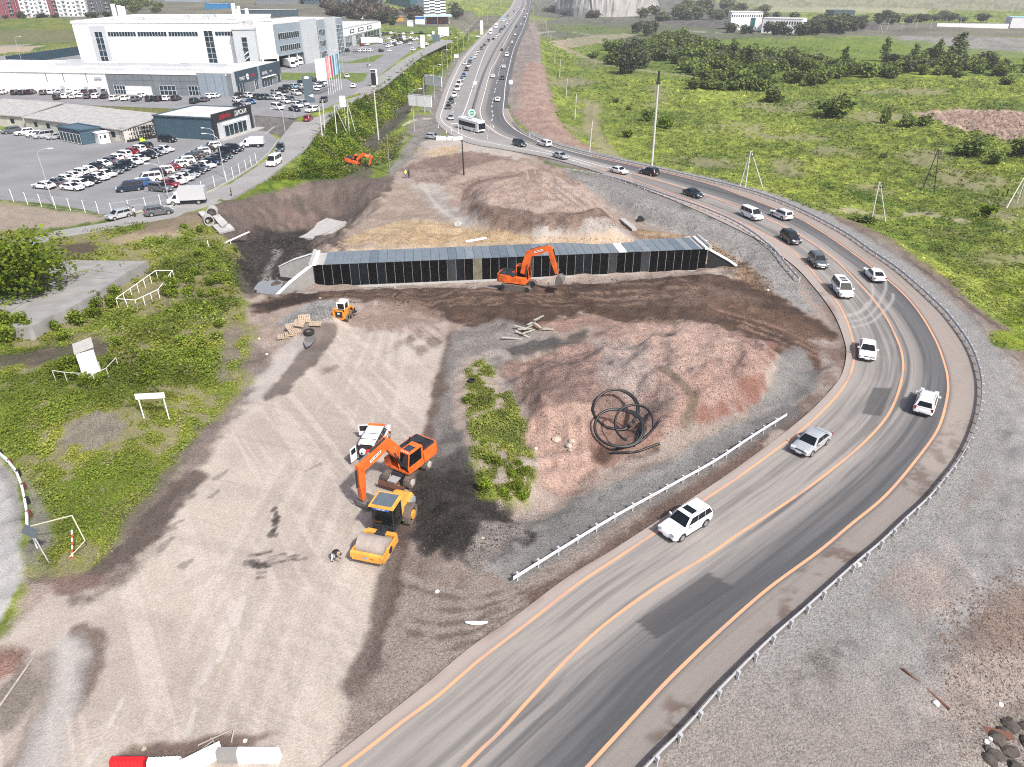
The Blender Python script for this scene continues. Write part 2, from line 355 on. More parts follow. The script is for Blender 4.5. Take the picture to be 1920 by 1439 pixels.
# repair patches and skid marks
def patch(px,col,op,soft=.12):
    w=wpoly(px,.06); mixc(sst(-soft,soft,seg_d(X,Y,w,True))*op,col)
patch([(1328,1074),(1376,1101),(1232,1199),(1193,1166)],(.05,.051,.054),.75,.06)
patch([(1638,726),(1672,729),(1652,781),(1615,776)],(.062,.062,.064),.8)
patch([(1180,323),(1270,350),(1330,372),(1290,377),(1190,345)],(.08,.08,.082),.35,.4)
for pl in ([(1583,595),(1610,588),(1630,571),(1637,548),(1634,530)],[(1590,604),(1622,597),(1643,578),(1655,556),(1661,540),(1660,525)],[(1594,615),(1630,606),(1652,589),(1672,566),(1675,552)],[(1584,592),(1612,584),(1628,566)]):
    w=wl(pl); mixc(np.exp(-(closest(X,Y,w)/.16)**2)*.75,(.36,.35,.335))
road_mat=vcol_mat('road_surface',1.2,14,.55,.85,.12,.3)
vv=np.stack([X,Y,np.full(len(X),.06)],1)
ii=(np.arange(nr-1)[:,None]*nc+np.arange(nc-1)[None,:]).ravel()
ff=np.stack([ii,ii+nc,ii+nc+1,ii+1],1)
road=fast('road',vv,ff,road_mat,C); tag(road,'grey asphalt road sweeping round the work site, dusty, with orange lines','road',None,'structure')
def line_mesh(name,w,wid,mat,z=.068,gaps=None,parent=road):
    w=resample(w,max(60,int(len(w)*4))) ; n,_=normals(w); a=w+n*wid/2; b=w-n*wid/2
    v=np.zeros((2*len(w),3)); v[0::2,:2]=a; v[1::2,:2]=b; v[:,2]=z
    k=np.arange(len(w)-1)*2
    if gaps: 
        d=np.r_[0,np.cumsum(np.hypot(*np.diff(w,axis=0).T))][:-1]; k=k[(d%(gaps[0]+gaps[1]))<gaps[0]]
    o=fast(name,v,np.stack([k,k+1,k+3,k+2],1),mat); o.parent=parent; return o
def cut(w,y0,y1): return w[(w[:,1]>=y0)&(w[:,1]<=y1)]
def worn(name,col,dcol,lo,hi,scale):
    m=bpy.data.materials.new(name); m.use_nodes=True; nt=m.node_tree; b=nt.nodes['Principled BSDF']; b.inputs['Roughness'].default_value=.8
    tc=nt.nodes.new('ShaderNodeTexCoord'); n=nt.nodes.new('ShaderNodeTexNoise'); n.inputs['Scale'].default_value=scale; n.inputs['Detail'].default_value=5
    rp=nt.nodes.new('ShaderNodeValToRGB'); rp.color_ramp.elements[0].position=lo; rp.color_ramp.elements[1].position=hi
    rp.color_ramp.elements[0].color=(*dcol,1); rp.color_ramp.elements[1].color=(*col,1)
    _lk(nt,tc.outputs['Object'],n.inputs['Vector']); _lk(nt,n.outputs['Fac'],rp.inputs['Fac']); _lk(nt,rp.outputs['Color'],b.inputs['Base Color']); return m
orange=worn('orange_line_paint',(.74,.32,.175),(.42,.27,.20),.33,.52,.35); white_l=worn('white_line_paint',(.75,.75,.73),(.4,.4,.39),.3,.55,.8)
# orange as far as the start of the bend, white beyond
for nm,px,nx in (('inner_edge_line',IN_LINE,26),('centre_line',MID_LINE,26),('outer_edge_line',OUT_LINE,27)):
    line_mesh(nm,wl(px[:nx]),.22,orange)
    line_mesh(nm,wl(px[nx-1:]),.22,white_l)
line_mesh('median_line',wl(L_RIGHT),.25,white_l)
mid_r=[( (a[0]+b[0])/2,(a[1]+b[1])/2) for a,b in zip([(905,217),(901,203),(907,180),(920,132),(929,117),(942,90),(955,65),(966,45),(976,28),(983.5,14)],[(944,217),(943,203),(945.5,180),(953,132),(956,117),(964,90),(977,65),(985,45),(989.5,28),(993,14)])]
line_mesh('lane_line',wl([(926,240),(922,228)]+mid_r),.25,white_l,gaps=(3,6))
mid_l=[((a[0]+b[0])/2,(a[1]+b[1])/2) for a,b in zip([(828,214),(842,167),(854,140),(867,115),(882,96),(897,80),(916,60),(934,42),(948,26)],[(868,214),(885,167),(894,140),(904,115),(912,96),(922,80),(936,62),(951,42),(966,26)])]
line_mesh('lane_line',wl([(846,222)]+mid_l),.2,white_l,gaps=(2,7))
# ------------------------------------------------------------------ ground sheet
ys=np.r_[np.arange(1900,1440,-7.0),np.arange(1440,130,-2.3),np.arange(130,-22,-1.6)]
rr=CH/np.tan(TH+np.arctan((ys-719.5)/F)); rr=np.r_[rr,rr[-1]*1.25,rr[-1]*1.6,7000]
NC=1150
azm=np.interp(rr,[0,30,60,150,400,7000],[1.25,1.1,.95,.78,.74,.74])
az=np.linspace(-1,1,NC)[None,:]*azm[:,None]
X=(rr[:,None]*np.sin(az)); Y=(rr[:,None]*np.cos(az))
# rows run with forward depth, so keep them close to the photograph's rows
X=X.ravel(); Y=Y.ravel(); Z=hm(X,Y); D=np.hypot(X,Y)
Z=np.where(D>470,Z+(fbm(X,Y,60,2,3)-.5)*3*sst(20,70,np.abs(X-.014*Y)),Z)
GV=np.stack([X,Y,Z],1)
C=np.zeros((len(X),4))
n1=fbm(X,Y,26,4,101); n2=fbm(X,Y,5.5,4,102); n3=fbm(X,Y,1.3,3,103); n4=fbm(X,Y,90,3,104)
def lerp(a,b,t): return np.array(a)*(1-t[:,None])+np.array(b)*t[:,None]
C[:,:3]=lerp((.095,.135,.027),(.23,.27,.05),sst(.3,.72,.55*n1+.45*n2))
C[:,:3]=C[:,:3]*(1-.6*sst(.56,.7,n2)[:,None])+np.array((.058,.1,.02))*(.6*sst(.56,.7,n2)[:,None])
C[:,:3]*=(.72+.56*sst(.3,.7,n3))[:,None]*(.85+.3*n4)[:,None]
C[:,3]=.75
def sub(w,pad):
    return np.nonzero((X>w[:,0].min()-pad)&(X<w[:,0].max()+pad)&(Y>w[:,1].min()-pad)&(Y<w[:,1].max()+pad))[0]
def _blend(i,a,col,g,col2,tn):
    a=np.clip(a,0,1)[:,None]; c=np.array(col)[None,:]
    if col2 is not None: c=lerp(col,col2,tn[i])
    C[i,:3]=C[i,:3]*(1-a)+c*a
    if g is not None: C[i,3]=C[i,3]*(1-a[:,0])+g*a[:,0]
NZ={'a':sst(.3,.7,n1),'b':sst(.32,.68,n2),'c':sst(.3,.7,n3),'bc':sst(.35,.65,.5*n2+.5*n3)}
def paint(px,col,soft=.5,jit=.8,op=1.0,g=None,col2=None,tn='bc',th=None,zf=None,cut_=None):
    w=gp(px) if zf is None else wpoly(px,zf); i=sub(w,jit*2+soft+1)
    if not len(i): return
    sd=seg_d(X[i],Y[i],w,True)+jit*2*((.6*n2[i]+.4*n3[i])-.5)*2
    a=sst(-soft,soft,sd)*op
    if th is not None: a=a*sst(th[1],th[2],(NZ[th[0]] if isinstance(th[0],str) else th[0])[i])
    _blend(i,a,col,g,col2,NZ[tn])
def stroke(px,wid,col,op=1.0,jit=.5,g=None,col2=None,tn='bc',sm=True,soft=None,th=None):
    w=gp(cr(px,5)) if sm else gp(px); i=sub(w,wid*2+2)
    if not len(i): return
    d=seg_d(X[i],Y[i],w,False)+jit*2*((.6*n2[i]+.4*n3[i])-.5)*2; s=soft or wid*.5
    a=(1-sst(wid/2-s/2,wid/2+s/2,d))*op
    if th is not None: a=a*sst(th[1],th[2],NZ[th[0]][i])
    _blend(i,a,col,g,col2,NZ[tn])
def ell(px,py,rx,ry,n=14,rot=0):
    c,s=math.cos(R(rot)),math.sin(R(rot)); o=[]
    for k in range(n):
        t=2*math.pi*k/n; a,b=rx*math.cos(t),ry*math.sin(t); o.append((px+a*c-b*s,py+a*s+b*c))
    return o
BEI=(.395,.347,.297);BEI2=(.30,.25,.215);BRN=(.105,.068,.048);BRN2=(.16,.11,.083);DRK=(.022,.02,.019);DRK2=(.045,.04,.037)
GRV=(.235,.23,.222);GRV2=(.175,.17,.165);PNK=(.31,.225,.185);PNK2=(.235,.155,.125);RED=(.2,.11,.085);SND=(.40,.30,.185);SND2=(.31,.225,.14)
GR1=(.17,.215,.022);GR2=(.055,.10,.012);DRY=(.25,.21,.145);GRY=(.2,.195,.19);ASP=(.2,.2,.2)
# ---- far country
paint([(-3000,-20),(6000,-20),(6000,62),(1500,70),(1100,80),(1000,60),(-3000,60)],(.10,.10,.085),20,20,.9,.5,(.15,.14,.12),'a')
paint([(990,-10),(1300,-10),(1480,30),(1480,75),(1300,75),(1090,45),(1000,30)],(.085,.083,.075),10,8,.9,.5,(.13,.125,.11),'b')
paint([(1640,75),(1700,66),(1920,72),(2300,70),(2300,110),(1850,108),(1740,92)],(.24,.225,.215),3,4,.9,.5,(.17,.165,.16),'b')
paint([(1380,0),(2300,-12),(2300,22),(1700,20),(1400,14)],(.17,.165,.12),20,20,.7,.4,(.26,.24,.2),'b')
paint([(1440,12),(1740,18),(1740,26),(1440,24)],(.30,.29,.2),6,8,.7,.3)
paint([(1010,45),(1120,50),(1230,58),(1210,66),(1050,62)],(.11,.14,.05),3,4,.8,.5)
paint([(1030,78),(1080,70),(1180,62),(1192,66),(1150,73),(1090,88),(1075,92)],(.34,.28,.22),1.5,3,.9,.6,(.27,.22,.17),'c')
paint([(1085,95),(1200,75),(1490,77),(1640,70),(1920,100),(2300,110),(2300,140),(1500,140),(1200,120)],(.10,.155,.03),3,4,.8,.5,(.15,.2,.04),'b')
paint([(1240,36),(1660,40),(1660,56),(1240,56)],(.07,.066,.062),5,7,.8,.5,(.12,.11,.105),'b')
# dirt track in the meadow
stroke([(1040,84),(1080,100),(1130,120),(1190,130),(1260,140),(1340,146)],5,(.33,.28,.2),.85,1.2,.5)
stroke([(1000,62),(1060,60),(1120,68),(1150,72)],5,(.33,.31,.28),.8,1,.4)
stroke([(1230,60),(1330,62),(1380,64)],5,(.35,.34,.32),.8,1,.4)
# dry patches in the meadow
for e in ((1320,305,62,9),(1385,241,55,12),(1105,120,20,12),(1060,152,60,6),(1075,155,30,12),(1105,190,22,4),(1105,207,26,4),(1085,242,20,4),(1232,178,9,18),(1222,197,14,8),(1000,40,30,6),(1480,258,60,6),(1580,283,35,7),(1470,317,22,4),(1640,355,30,9),(1730,295,40,14),(1790,335,45,16),(1850,345,50,12),(1900,375,50,14),(1890,485,50,9),(1880,410,22,10),(1465,200,70,10),(1640,220,60,9),(1480,308,28,5),(1480,325,20,6),(1700,172,80,6)):
    paint(ell(*e),(.27,.235,.15),2.6,4.5,.78,.7,(.18,.17,.10),th=('bc',.0,.6))
paint([(1715,212),(1790,203),(1860,206),(1990,212),(2300,220),(2300,290),(1960,275),(1905,268),(1850,250),(1780,238)],(.42,.31,.25),1.5,4,.95,1.0,(.27,.20,.16),'bc')
stroke([(1470,370),(1560,388),(1640,402),(1740,402),(1830,420),(1960,440)],4.5,(.33,.29,.21),.75,2.0,.5,th=('b',.15,.6))
stroke([(1110,195),(1110,245),(1130,275),(1150,300)],5,(.27,.22,.17),.55,1.5,.6)
for k in range(9): stroke([(1350+k*30,290+k*7),(1480+k*30,330+k*9),(1700+k*30,370+k*9)],1.2,(.05,.095,.012),.35,1.5)
paint([(1060,40),(1560,60),(1560,150),(1080,150)],(.085,.13,.028),5,6,.35,None)
# ---- slope by the highway, gravel shoulder outside the bend
paint([(948,120),(960,95),(985,60),(1000,40),(1010,60),(1015,110),(1030,165),(1040,225),(1075,268),(1150,297),(1145,302),(1080,285),(1020,265),(965,225),(945,190)],(.235,.205,.185),1,1.2,1,.9,(.17,.145,.13),'bc')
paint([(978,150),(990,115),(1020,122),(1028,165),(1042,215),(1085,262),(1120,285),(1060,280),(1000,250),(968,215)],PNK,1,2,.9,1.0,PNK2,'bc')
paint([(1150,1560),(1214,1445),(1447,1205),(1602,1068),(1700,980),(1774,902),(1826,820),(1843,768),(1840,690),(1816,646),(1760,575),(1633,474),(1583,440),(1500,396),(1385,353),(1210,313),(1110,291),(1035,271),(1100,280),(1250,318),(1390,352),(1480,378),(1560,402),(1640,440),(1700,480),(1790,545),(1880,618),(1930,680),(1990,770),(2600,900),(2600,1700)],GRV,.6,.9,1,.72,(.195,.19,.182),'bc')
paint([(1640,470),(1560,410),(1600,410),(1700,470),(1790,540),(1920,650),(1990,740),(1960,760),(1890,690),(1780,610)],(.2,.155,.13),.7,1.6,.85,1.1,(.13,.098,.082),'bc')
for pl in ([(1600,440),(1690,500),(1770,555),(1900,670)],[(1640,455),(1720,500),(1800,560),(1920,650)],[(1680,500),(1750,560),(1840,640)]): stroke(pl,.8,(.075,.055,.046),.7,.4,1.1)
paint([(1640,440),(1760,540),(1880,640),(1990,780),(1960,900),(1890,700),(1760,590),(1640,480)],(.30,.285,.27),1,1.2,.4,1.0)
for e in ((1890,640,40,16),(1905,600,30,14),(1935,530,40,9),(1880,548,24,9)): paint(ell(*e),GR2,.6,1.2,.95,.8,GR1)
paint([(1230,1439),(1400,1260),(1560,1110),(1700,990),(1790,900),(1850,800),(1880,830),(1830,930),(1700,1060),(1580,1170),(1440,1300),(1340,1439)],(.25,.222,.197),.8,.8,.9,.75,(.205,.18,.16),'b')
for e in ((1545,1250,22,26),(1565,1215,16,22),(1595,1195,8,14),(1500,1330,40,70),(1470,1400,60,40),(1520,1235,10,12)): paint(ell(*e),(.075,.07,.063),.9,.9,.6,1.1,th=('c',.3,.75))
for k in range(14):
    a=1640+k*26; b=1010+((k*53)%130); stroke([(a,b),(a+40,b+60),(a+70+k*3,b+150)],.7,(.33,.29,.265) if k%2 else (.17,.15,.14),.4,.5,1.0)
paint(ell(1745,1090,70,50,rot=30),(.3,.235,.205),1,1.2,.5,1.0)
paint(ell(1890,1160,50,60),(.14,.10,.08),1,1.3,.65,1.2); paint([(1760,1260),(1850,1150),(2050,1050),(2050,1560),(1700,1560),(1720,1400)],(.25,.19,.155),1,1.4,.6,1.25,(.16,.115,.095))
paint([(1850,1439),(1845,1370),(1880,1340),(2000,1300),(2000,1500),(1830,1500)],(.05,.042,.037),.6,.9,.9,1.4)
for pl in ([(1385,1335),(1400,1310),(1420,1288),(1440,1262)],[(1335,1395),(1350,1378),(1365,1360)]): stroke(pl,.16,(.03,.025,.022),.85,.12,1,soft=.1)
stroke(IN_EDGE[1:30],5,GRV2,1,.5,.9,BRN2,soft=1.5); stroke(OUT_EDGE[1:32],4,GRV,1,.3,.9,soft=1)
_nr=(1-sst(24,34,Y))*(D<60); C[:,:3]=C[:,:3]*(1-_nr[:,None])+np.array((.24,.215,.195))*_nr[:,None]
# ---- work site base
paint([(715,345),(760,300),(790,266),(850,252),(960,282),(1060,318),(1250,368),(1400,425),(1480,495),(1530,560),(1575,640),(1560,720),(1500,780),(1300,920),(1000,1110),(850,1230),(640,1420),(560,1560),(-400,1560),(-60,1300),(0,1180),(60,1080),(185,1065),(330,870),(470,680),(455,560),(470,450),(560,340),(640,345)],BEI2,.8,1.2,1,.75,(.25,.2,.17),'bc')
# bank right of the ditch
paint([(715,340),(740,275),(800,190),(850,110),(885,85),(880,100),(840,165),(818,225),(835,250),(790,272),(760,315)],(.205,.19,.175),.8,1.2,1,.8,(.15,.14,.125),'bc')
paint([(705,330),(735,285),(765,250),(775,256),(745,300),(720,340)],GR1,.8,1.5,.8,.6,GR2); paint(ell(800,212,14,4),GR1,.5,1,.8); paint([(780,215),(800,190),(835,150),(850,120),(835,120),(800,165)],(.12,.15,.05),1,2,.6,.6)
stroke([(755,237),(775,226),(812,222)],.9,(.42,.4,.37),.9,.2,.3)
paint([(790,268),(850,254),(960,284),(1040,312),(950,304),(880,285),(810,285)],(.38,.34,.305),.8,1,.95,.5,(.31,.28,.25))
paint([(790,285),(830,274),(880,276),(850,292),(810,296)],(.36,.25,.15),.8,1.4,.85,1.2,(.44,.36,.25))
# brown churned ground round the black pole
paint([(735,320),(800,300),(880,282),(960,296),(1010,312),(940,330),(870,345),(800,352)],(.21,.15,.122),1,1.8,.9,1.0,(.14,.10,.085),'bc')
paint([(730,345),(800,345),(840,375),(830,415),(760,420),(690,440),(640,470),(600,470),(640,425),(680,385)],(.33,.27,.222),1,1.6,.9,.8,(.24,.19,.15))
for k in range(12): stroke([(770+k*5,318),(790+k*5,352),(815+k*6,385),(870+k*7,412),(960+k*9,424+k)],.7,(.40,.35,.305) if k%2 else (.255,.205,.17),.22,.6)
stroke([(800,352),(830,385),(880,412),(960,430),(1080,440),(1190,446),(1290,452)],6,(.35,.325,.295),.85,.8,.5,(.24,.22,.2))
stroke([(790,345),(822,388),(872,418),(960,438),(1090,448)],1.2,(.40,.36,.325),.6,.4)
# yellow rubble behind the culvert
paint([(590,480),(640,450),(700,428),(770,412),(850,415),(920,436),(1000,450),(1140,450),(1310,452),(1310,466),(900,478)],SND,.7,1.3,.9,1.25,SND2,'c')
paint([(780,432),(880,438),(990,450),(980,458),(760,452)],(.43,.32,.19),.6,1.2,.8,1.4,(.3,.21,.12),'c')
stroke([(600,476),(800,462),(1000,452),(1300,444)],1.4,(.4,.31,.22),.8,.4,.5)
paint([(1180,428),(1290,436),(1370,470),(1430,510),(1450,560),(1400,560),(1360,505),(1310,455),(1190,446)],(.30,.21,.13),.8,1.5,.9,1.4,(.18,.12,.085),'bc')
paint([(1320,455),(1400,480),(1450,520),(1440,530),(1390,505),(1330,465)],(.07,.05,.04),.6,1.2,.75,1.3,th=('c',.25,.6))
# mound with the flat top
paint([(835,345),(870,318),(940,300),(1060,320),(1120,375),(1180,430),(1070,437),(980,428),(900,412),(850,385)],(.335,.265,.225),.8,1.2,1,.8,(.27,.2,.165),'bc')
paint([(880,388),(920,382),(960,392),(1060,398),(1140,408),(1178,432),(1060,438),(960,430),(895,412)],(.105,.075,.06),.5,1.1,.95,1.3,(.21,.15,.12),'c')
paint([(860,345),(900,330),(960,322),(1040,330),(1000,345),(930,352),(890,372),(870,372)],(.20,.145,.12),.7,1.4,.7,1.1)
paint([(960,290),(1040,308),(1070,320),(1080,360),(1050,345),(1000,318)],(.19,.14,.115),.6,1.2,.8,1.2,(.27,.21,.17),'c')
for k in range(9): stroke([(960+k*10,318+k*2),(1000+k*13,345+k*3),(1050+k*12,380+k*3)],.45,(.17,.12,.10) if k%2 else (.4,.33,.29),.5,.3)
stroke([(870,375),(880,352),(905,340),(960,330),(1020,326)],1.3,(.12,.085,.07),.8,.5)
# grey stone slope inside the bend
paint([(1058,322),(1150,336),(1265,374),(1370,413),(1435,456),(1475,500),(1505,545),(1530,590),(1500,585),(1440,545),(1400,490),(1340,458),(1240,430),(1170,395),(1100,352)],(.262,.252,.24),.6,.8,1,1.3,(.21,.2,.188),'bc')
paint([(1058,320),(1150,334),(1265,372),(1370,411),(1435,454),(1475,498),(1460,498),(1420,460),(1350,418),(1240,380),(1120,340)],(.19,.185,.177),.6,.7,.8,.9)
for e in ((1228,360,11,3.5),(1290,388,16,6),(1335,408,10,3)): paint(ell(*e),(.075,.073,.07),.5,.6,.8,.8)
stroke([(1130,385),(1180,405),(1235,425),(1320,450)],1.0,(.33,.30,.27),.6,.5,.9)
# ---- pit and stream
paint([(378,405),(430,370),(500,340),(560,318),(600,330),(640,345),(740,330),(720,370),(660,420),(640,470),(560,490),(545,520),(560,548),(470,566),(440,540),(450,500),(415,450)],(.085,.07,.062),.8,1.4,1,1.1,(.13,.102,.088),'bc')
paint([(500,340),(560,320),(600,345),(570,370),(520,370)],(.19,.145,.122),.8,1.2,.7,.9)
paint([(560,330),(640,320),(700,300),(690,340),(640,372),(600,372)],(.06,.062,.045),.8,1.6,.9,1.0,(.10,.09,.07),'bc')
paint([(465,402),(540,380),(600,395),(590,425),(545,435),(480,428)],(.09,.073,.064),.6,1,.9,.8,(.145,.108,.094))
for k in range(9): stroke([(470+k*15,388+k%3*3),(490+k*14,408),(520+k*10,430)],.5,(.2,.14,.115) if k%2 else (.075,.06,.054),.55,.4)
paint([(590,345),(660,330),(740,345),(700,385),(650,405),(600,395),(585,370)],(.145,.115,.098),.8,1.2,.9,1.0,(.10,.08,.07))
paint([(425,500),(440,455),(500,428),(570,432),(605,455),(560,470),(545,490),(520,520),(500,530),(470,550),(440,545)],DRK,.8,1.6,1,1.4,DRK2,'bc')
paint([(470,560),(445,540),(430,505),(450,500),(480,540)],(.10,.085,.075),.6,1,.8,1)
stroke([(522,470),(512,490),(502,510),(500,525)],1.8,(.23,.22,.2),.8,.6,.8)
paint([(528,520),(550,500),(590,470),(620,465),(560,545),(540,545)],(.36,.29,.24),.6,1,.8,1.2,(.25,.2,.165),'c')
# ---- churned brown earth before the culvert
paint([(455,568),(480,558),(600,546),(930,540),(1330,512),(1400,530),(1470,560),(1555,615),(1592,670),(1588,720),(1555,745),(1490,690),(1400,640),(1300,605),(1180,600),(1090,585),(1000,620),(880,615),(760,575),(640,562),(560,572),(480,588)],(.092,.062,.047),.6,1.3,1,1.2,(.06,.041,.032),'bc')
paint([(1090,552),(1330,530),(1420,560),(1390,575),(1180,575)],(.165,.118,.094),.8,1.5,.75,.8,(.115,.08,.062))
for k in range(16): stroke([(600+(k%4)*60,548+k*1.5),(800,545+k*1.9),(1000+(k%3)*90,541+k*2.2),(1300,527+k*2.4)],.3,(.06,.04,.03) if k%2 else (.2,.14,.105),.55,.2)
paint([(455,566),(600,550),(600,560),(540,575),(470,580)],(.035,.027,.023),.5,1,.9,1.2)
paint([(1000,610),(1090,590),(1180,604),(1330,608),(1450,640),(1530,690),(1480,660),(1390,625),(1250,610),(1100,612)],(.30,.195,.16),.6,1.4,.75,.9,(.22,.14,.11))
stroke([(1090,570),(1150,595),(1260,612),(1330,625)],2.2,(.07,.045,.033),.9,.8,1.3)
stroke([(1350,575),(1450,600),(1540,650),(1585,700)],5,(.105,.066,.047),.85,1,1.0,(.155,.1,.075))
for k in range(6): stroke([(1340+k*12,580+k*8),(1450+k*8,612+k*9),(1530+k*6,655+k*7),(1560,720)],.35,(.06,.04,.03) if k%2 else (.26,.17,.135),.6,.3)
# ---- pale hard ground
paint([(470,690),(560,640),(610,605),(700,562),(760,590),(830,598),(852,630),(812,760),(775,930),(742,1060),(712,1180),(650,1360),(560,1560),(-300,1560),(-60,1300),(0,1190),(110,1100),(190,1078),(330,880)],BEI,.6,.7,1,.35,(.33,.285,.25),'b')
paint([(640,600),(700,560),(800,580),(840,610),(850,640),(780,640),(700,620)],(.27,.2,.165),1,2.2,.8,.8,(.19,.135,.11))
for e in ((760,640,40,10),(800,650,30,12),(730,660,25,6),(620,690,15,5),(560,640,20,8)): paint(ell(*e,rot=-25),(.125,.095,.08),.6,1.2,.7,.7)
strd=fbm((X*.83+Y*.55)/.6,(X*.55-Y*.83)/14,1,4,77); 
paint([(470,690),(610,605),(830,610),(775,930),(712,1180),(560,1560),(-300,1560),(-60,1300),(190,1078)],(.45,.395,.35),2,1,.6,None,th=(strd,.5,.68))
strd2=fbm((X*.35+Y*.93)/.5,(X*.93-Y*.35)/12,1,4,78)
paint([(470,690),(610,605),(830,610),(775,930),(712,1180),(560,1560),(-300,1560),(-60,1300),(190,1078)],(.255,.22,.195),2,1,.28,None,th=(strd2,.55,.72))
for k in range(13): stroke([(690+k*6,600),(600+k*12,760),(480+k*17,950),(330+k*22,1230),(240+k*24,1439)],.35,(.25,.215,.19) if k%3 else (.48,.43,.39),.22,.5)
for k in range(8): stroke([(300+k*20,1120-k*10),(450+k*12,1050+k*8),(640,1090+k*30),(690,1200+k*20)],.4,(.27,.23,.2) if k%2 else (.46,.41,.37),.2,.6)
for a in ((365,1330,352,1375),(395,1250,382,1280),(430,1190,410,1240),(455,1120,440,1170),(230,1310,205,1360),(180,1410,160,1439)): stroke([a[:2],a[2:]],.35,(.46,.43,.395),.55,.2,.2,sm=False)
paint([(560,628),(600,608),(636,606),(622,640),(590,684),(540,735),(498,752),(490,742),(530,700),(556,660)],(.145,.122,.108),.3,.7,.95,.3,(.11,.09,.08))
paint([(470,690),(556,625),(575,640),(540,690),(490,745),(440,770)],(.36,.335,.31),.4,.8,.7,.3)
stroke([(455,650),(470,690),(400,790),(330,880),(270,970),(205,1065)],3.2,(.135,.11,.096),.9,1.0,.9,(.2,.165,.145))
stroke([(360,900),(300,970),(230,1040),(150,1090)],1.6,(.085,.066,.056),.85,.8,.8)
paint([(75,1080),(140,1075),(220,1085),(180,1110),(120,1105)],(.16,.105,.09),.5,1,.9,.8); paint([(170,1110),(240,1065),(250,1075),(200,1125),(150,1140),(140,1125)],(.12,.095,.082),.5,1.2,.8,.8)
paint([(150,1180),(190,1200),(200,1220),(170,1270),(150,1320),(160,1250),(165,1215)],(.125,.095,.08),.4,.9,.85,.7)
paint([(0,1215),(40,1225),(35,1260),(0,1280),(-50,1280),(-50,1215)],(.24,.13,.10),.5,.8,.85,1,(.16,.09,.07)); paint([(0,1290),(55,1235),(60,1300),(10,1360),(-40,1400),(-40,1300)],(.12,.105,.09),.6,1,.7,.7)
stroke([(95,1230),(90,1300),(60,1380),(20,1460)],1.6,(.15,.125,.108),.7,.7,.5); stroke([(130,1210),(125,1290),(95,1380),(60,1460)],2.4,(.36,.35,.335),.6,.5,.3)
paint([(215,1420),(250,1395),(340,1390),(420,1370),(500,1365),(525,1372),(500,1395),(460,1410),(330,1430),(215,1450)],(.145,.105,.082),.3,.6,.95,.5,(.11,.08,.065))
rk=random.Random(8)
for cx,cy,n,wx,wy,dx,dy in((490,1056,16,16,13,14,5),(524,1047,34,30,12,12,7),(517,985,12,7,20,3,9)):
    for _ in range(n):
        a,b=cx+rk.gauss(0,wx*.55),cy+rk.gauss(0,wy*.55); q=rk.uniform(.4,1.2); stroke([(a-dx*q,b+dy*q*.4),(a+dx*q,b-dy*q*.4)],rk.uniform(.12,.5),(.05,.044,.04),rk.uniform(.35,.85),.35,.6,sm=False)
for a in ((330,990,290,1000),(345,975,312,990),(270,1010,290,1000),(320,880,345,868),(545,760,580,745),(410,920,395,932),(300,1030,322,1010),(360,1050,345,1062),(600,870,570,885),(430,880,405,898)): stroke([a[:2],a[2:]],.2,(.11,.09,.078),.5,.3,.5,sm=False)
# gravel heap by the loader
paint([(522,606),(545,590),(575,570),(610,562),(640,566),(652,580),(640,596),(600,604),(560,612)],(.27,.265,.255),.25,.4,1,1.0,(.2,.196,.19),'c')
# left gravel road
paint([(-400,880),(0,862),(28,895),(42,950),(40,1010),(48,1065),(20,1140),(-30,1230),(-400,1400)],(.34,.335,.325),.3,.5,1,.4,(.28,.275,.265),'b')
paint([(0,862),(28,895),(44,950),(42,1010),(30,1030),(26,960),(10,905),(-20,880)],(.19,.18,.17),.4,.5,.7,.6)
paint([(40,880),(75,920),(100,970),(110,1040),(60,1075),(48,1050),(52,960)],(.21,.195,.18),.4,.7,.85,1.1,(.13,.12,.11)); paint([(40,1020),(110,1010),(150,1060),(60,1090)],(.13,.118,.108),.5,.9,.7,.9)
# ---- triangle between the pale ground and the road
paint([(765,985),(742,1060),(712,1185),(660,1320),(616,1425),(700,1365),(800,1285),(900,1212),(1060,1095),(1240,975),(1372,885),(1462,818),(1535,755),(1580,698),(1585,650),(1550,640),(1530,720),(1440,800),(1200,945),(965,1088),(880,1050),(830,1010)],(.155,.122,.104),.4,.8,1,.9,(.225,.19,.168),'bc')
for k in range(11): stroke([(745+k*3,1075+k*16),(830,1105+k*13),(930,1105+k*9),(1080,1040+k*5),(1300,905+k*3)],.5,(.085,.064,.053) if k%2 else (.27,.235,.21),.5,.5,1.0)
stroke([(750,1000),(738,1080),(706,1200),(672,1290)],1.5,(.07,.053,.045),.8,.6,.8)
paint([(640,1330),(690,1260),(760,1250),(820,1230),(790,1280),(700,1350),(630,1410)],(.245,.212,.187),.6,1,.6,.7)
stroke([(1000,1120),(1180,1005),(1380,868),(1500,770)],1.6,(.105,.07,.056),.85,.5,1.0)
paint([(1530,640),(1590,640),(1588,700),(1540,765),(1440,835),(1470,790),(1530,720),(1545,680)],(.15,.105,.086),.5,1.1,.95,.8,(.3,.25,.22),'bc')
paint([(870,1050),(940,1000),(1060,955),(1180,890),(1380,793),(1500,715),(1528,690),(1532,725),(1440,803),(1200,948),(965,1086)],(.228,.222,.212),.4,.7,1,.9,(.175,.17,.16),'bc')
stroke([(980,1065),(1150,965),(1350,855),(1480,770)],2.0,(.15,.148,.142),.7,.5,.9)
for e in ((1483,693,26,9),(1500,690,14,12)): paint(ell(*e),(.08,.078,.075),.4,.5,.85,.7)
paint([(1440,700),(1470,660),(1500,650),(1530,690),(1520,730),(1440,770),(1400,785)],(.18,.175,.168),.5,.7,.9,.9)
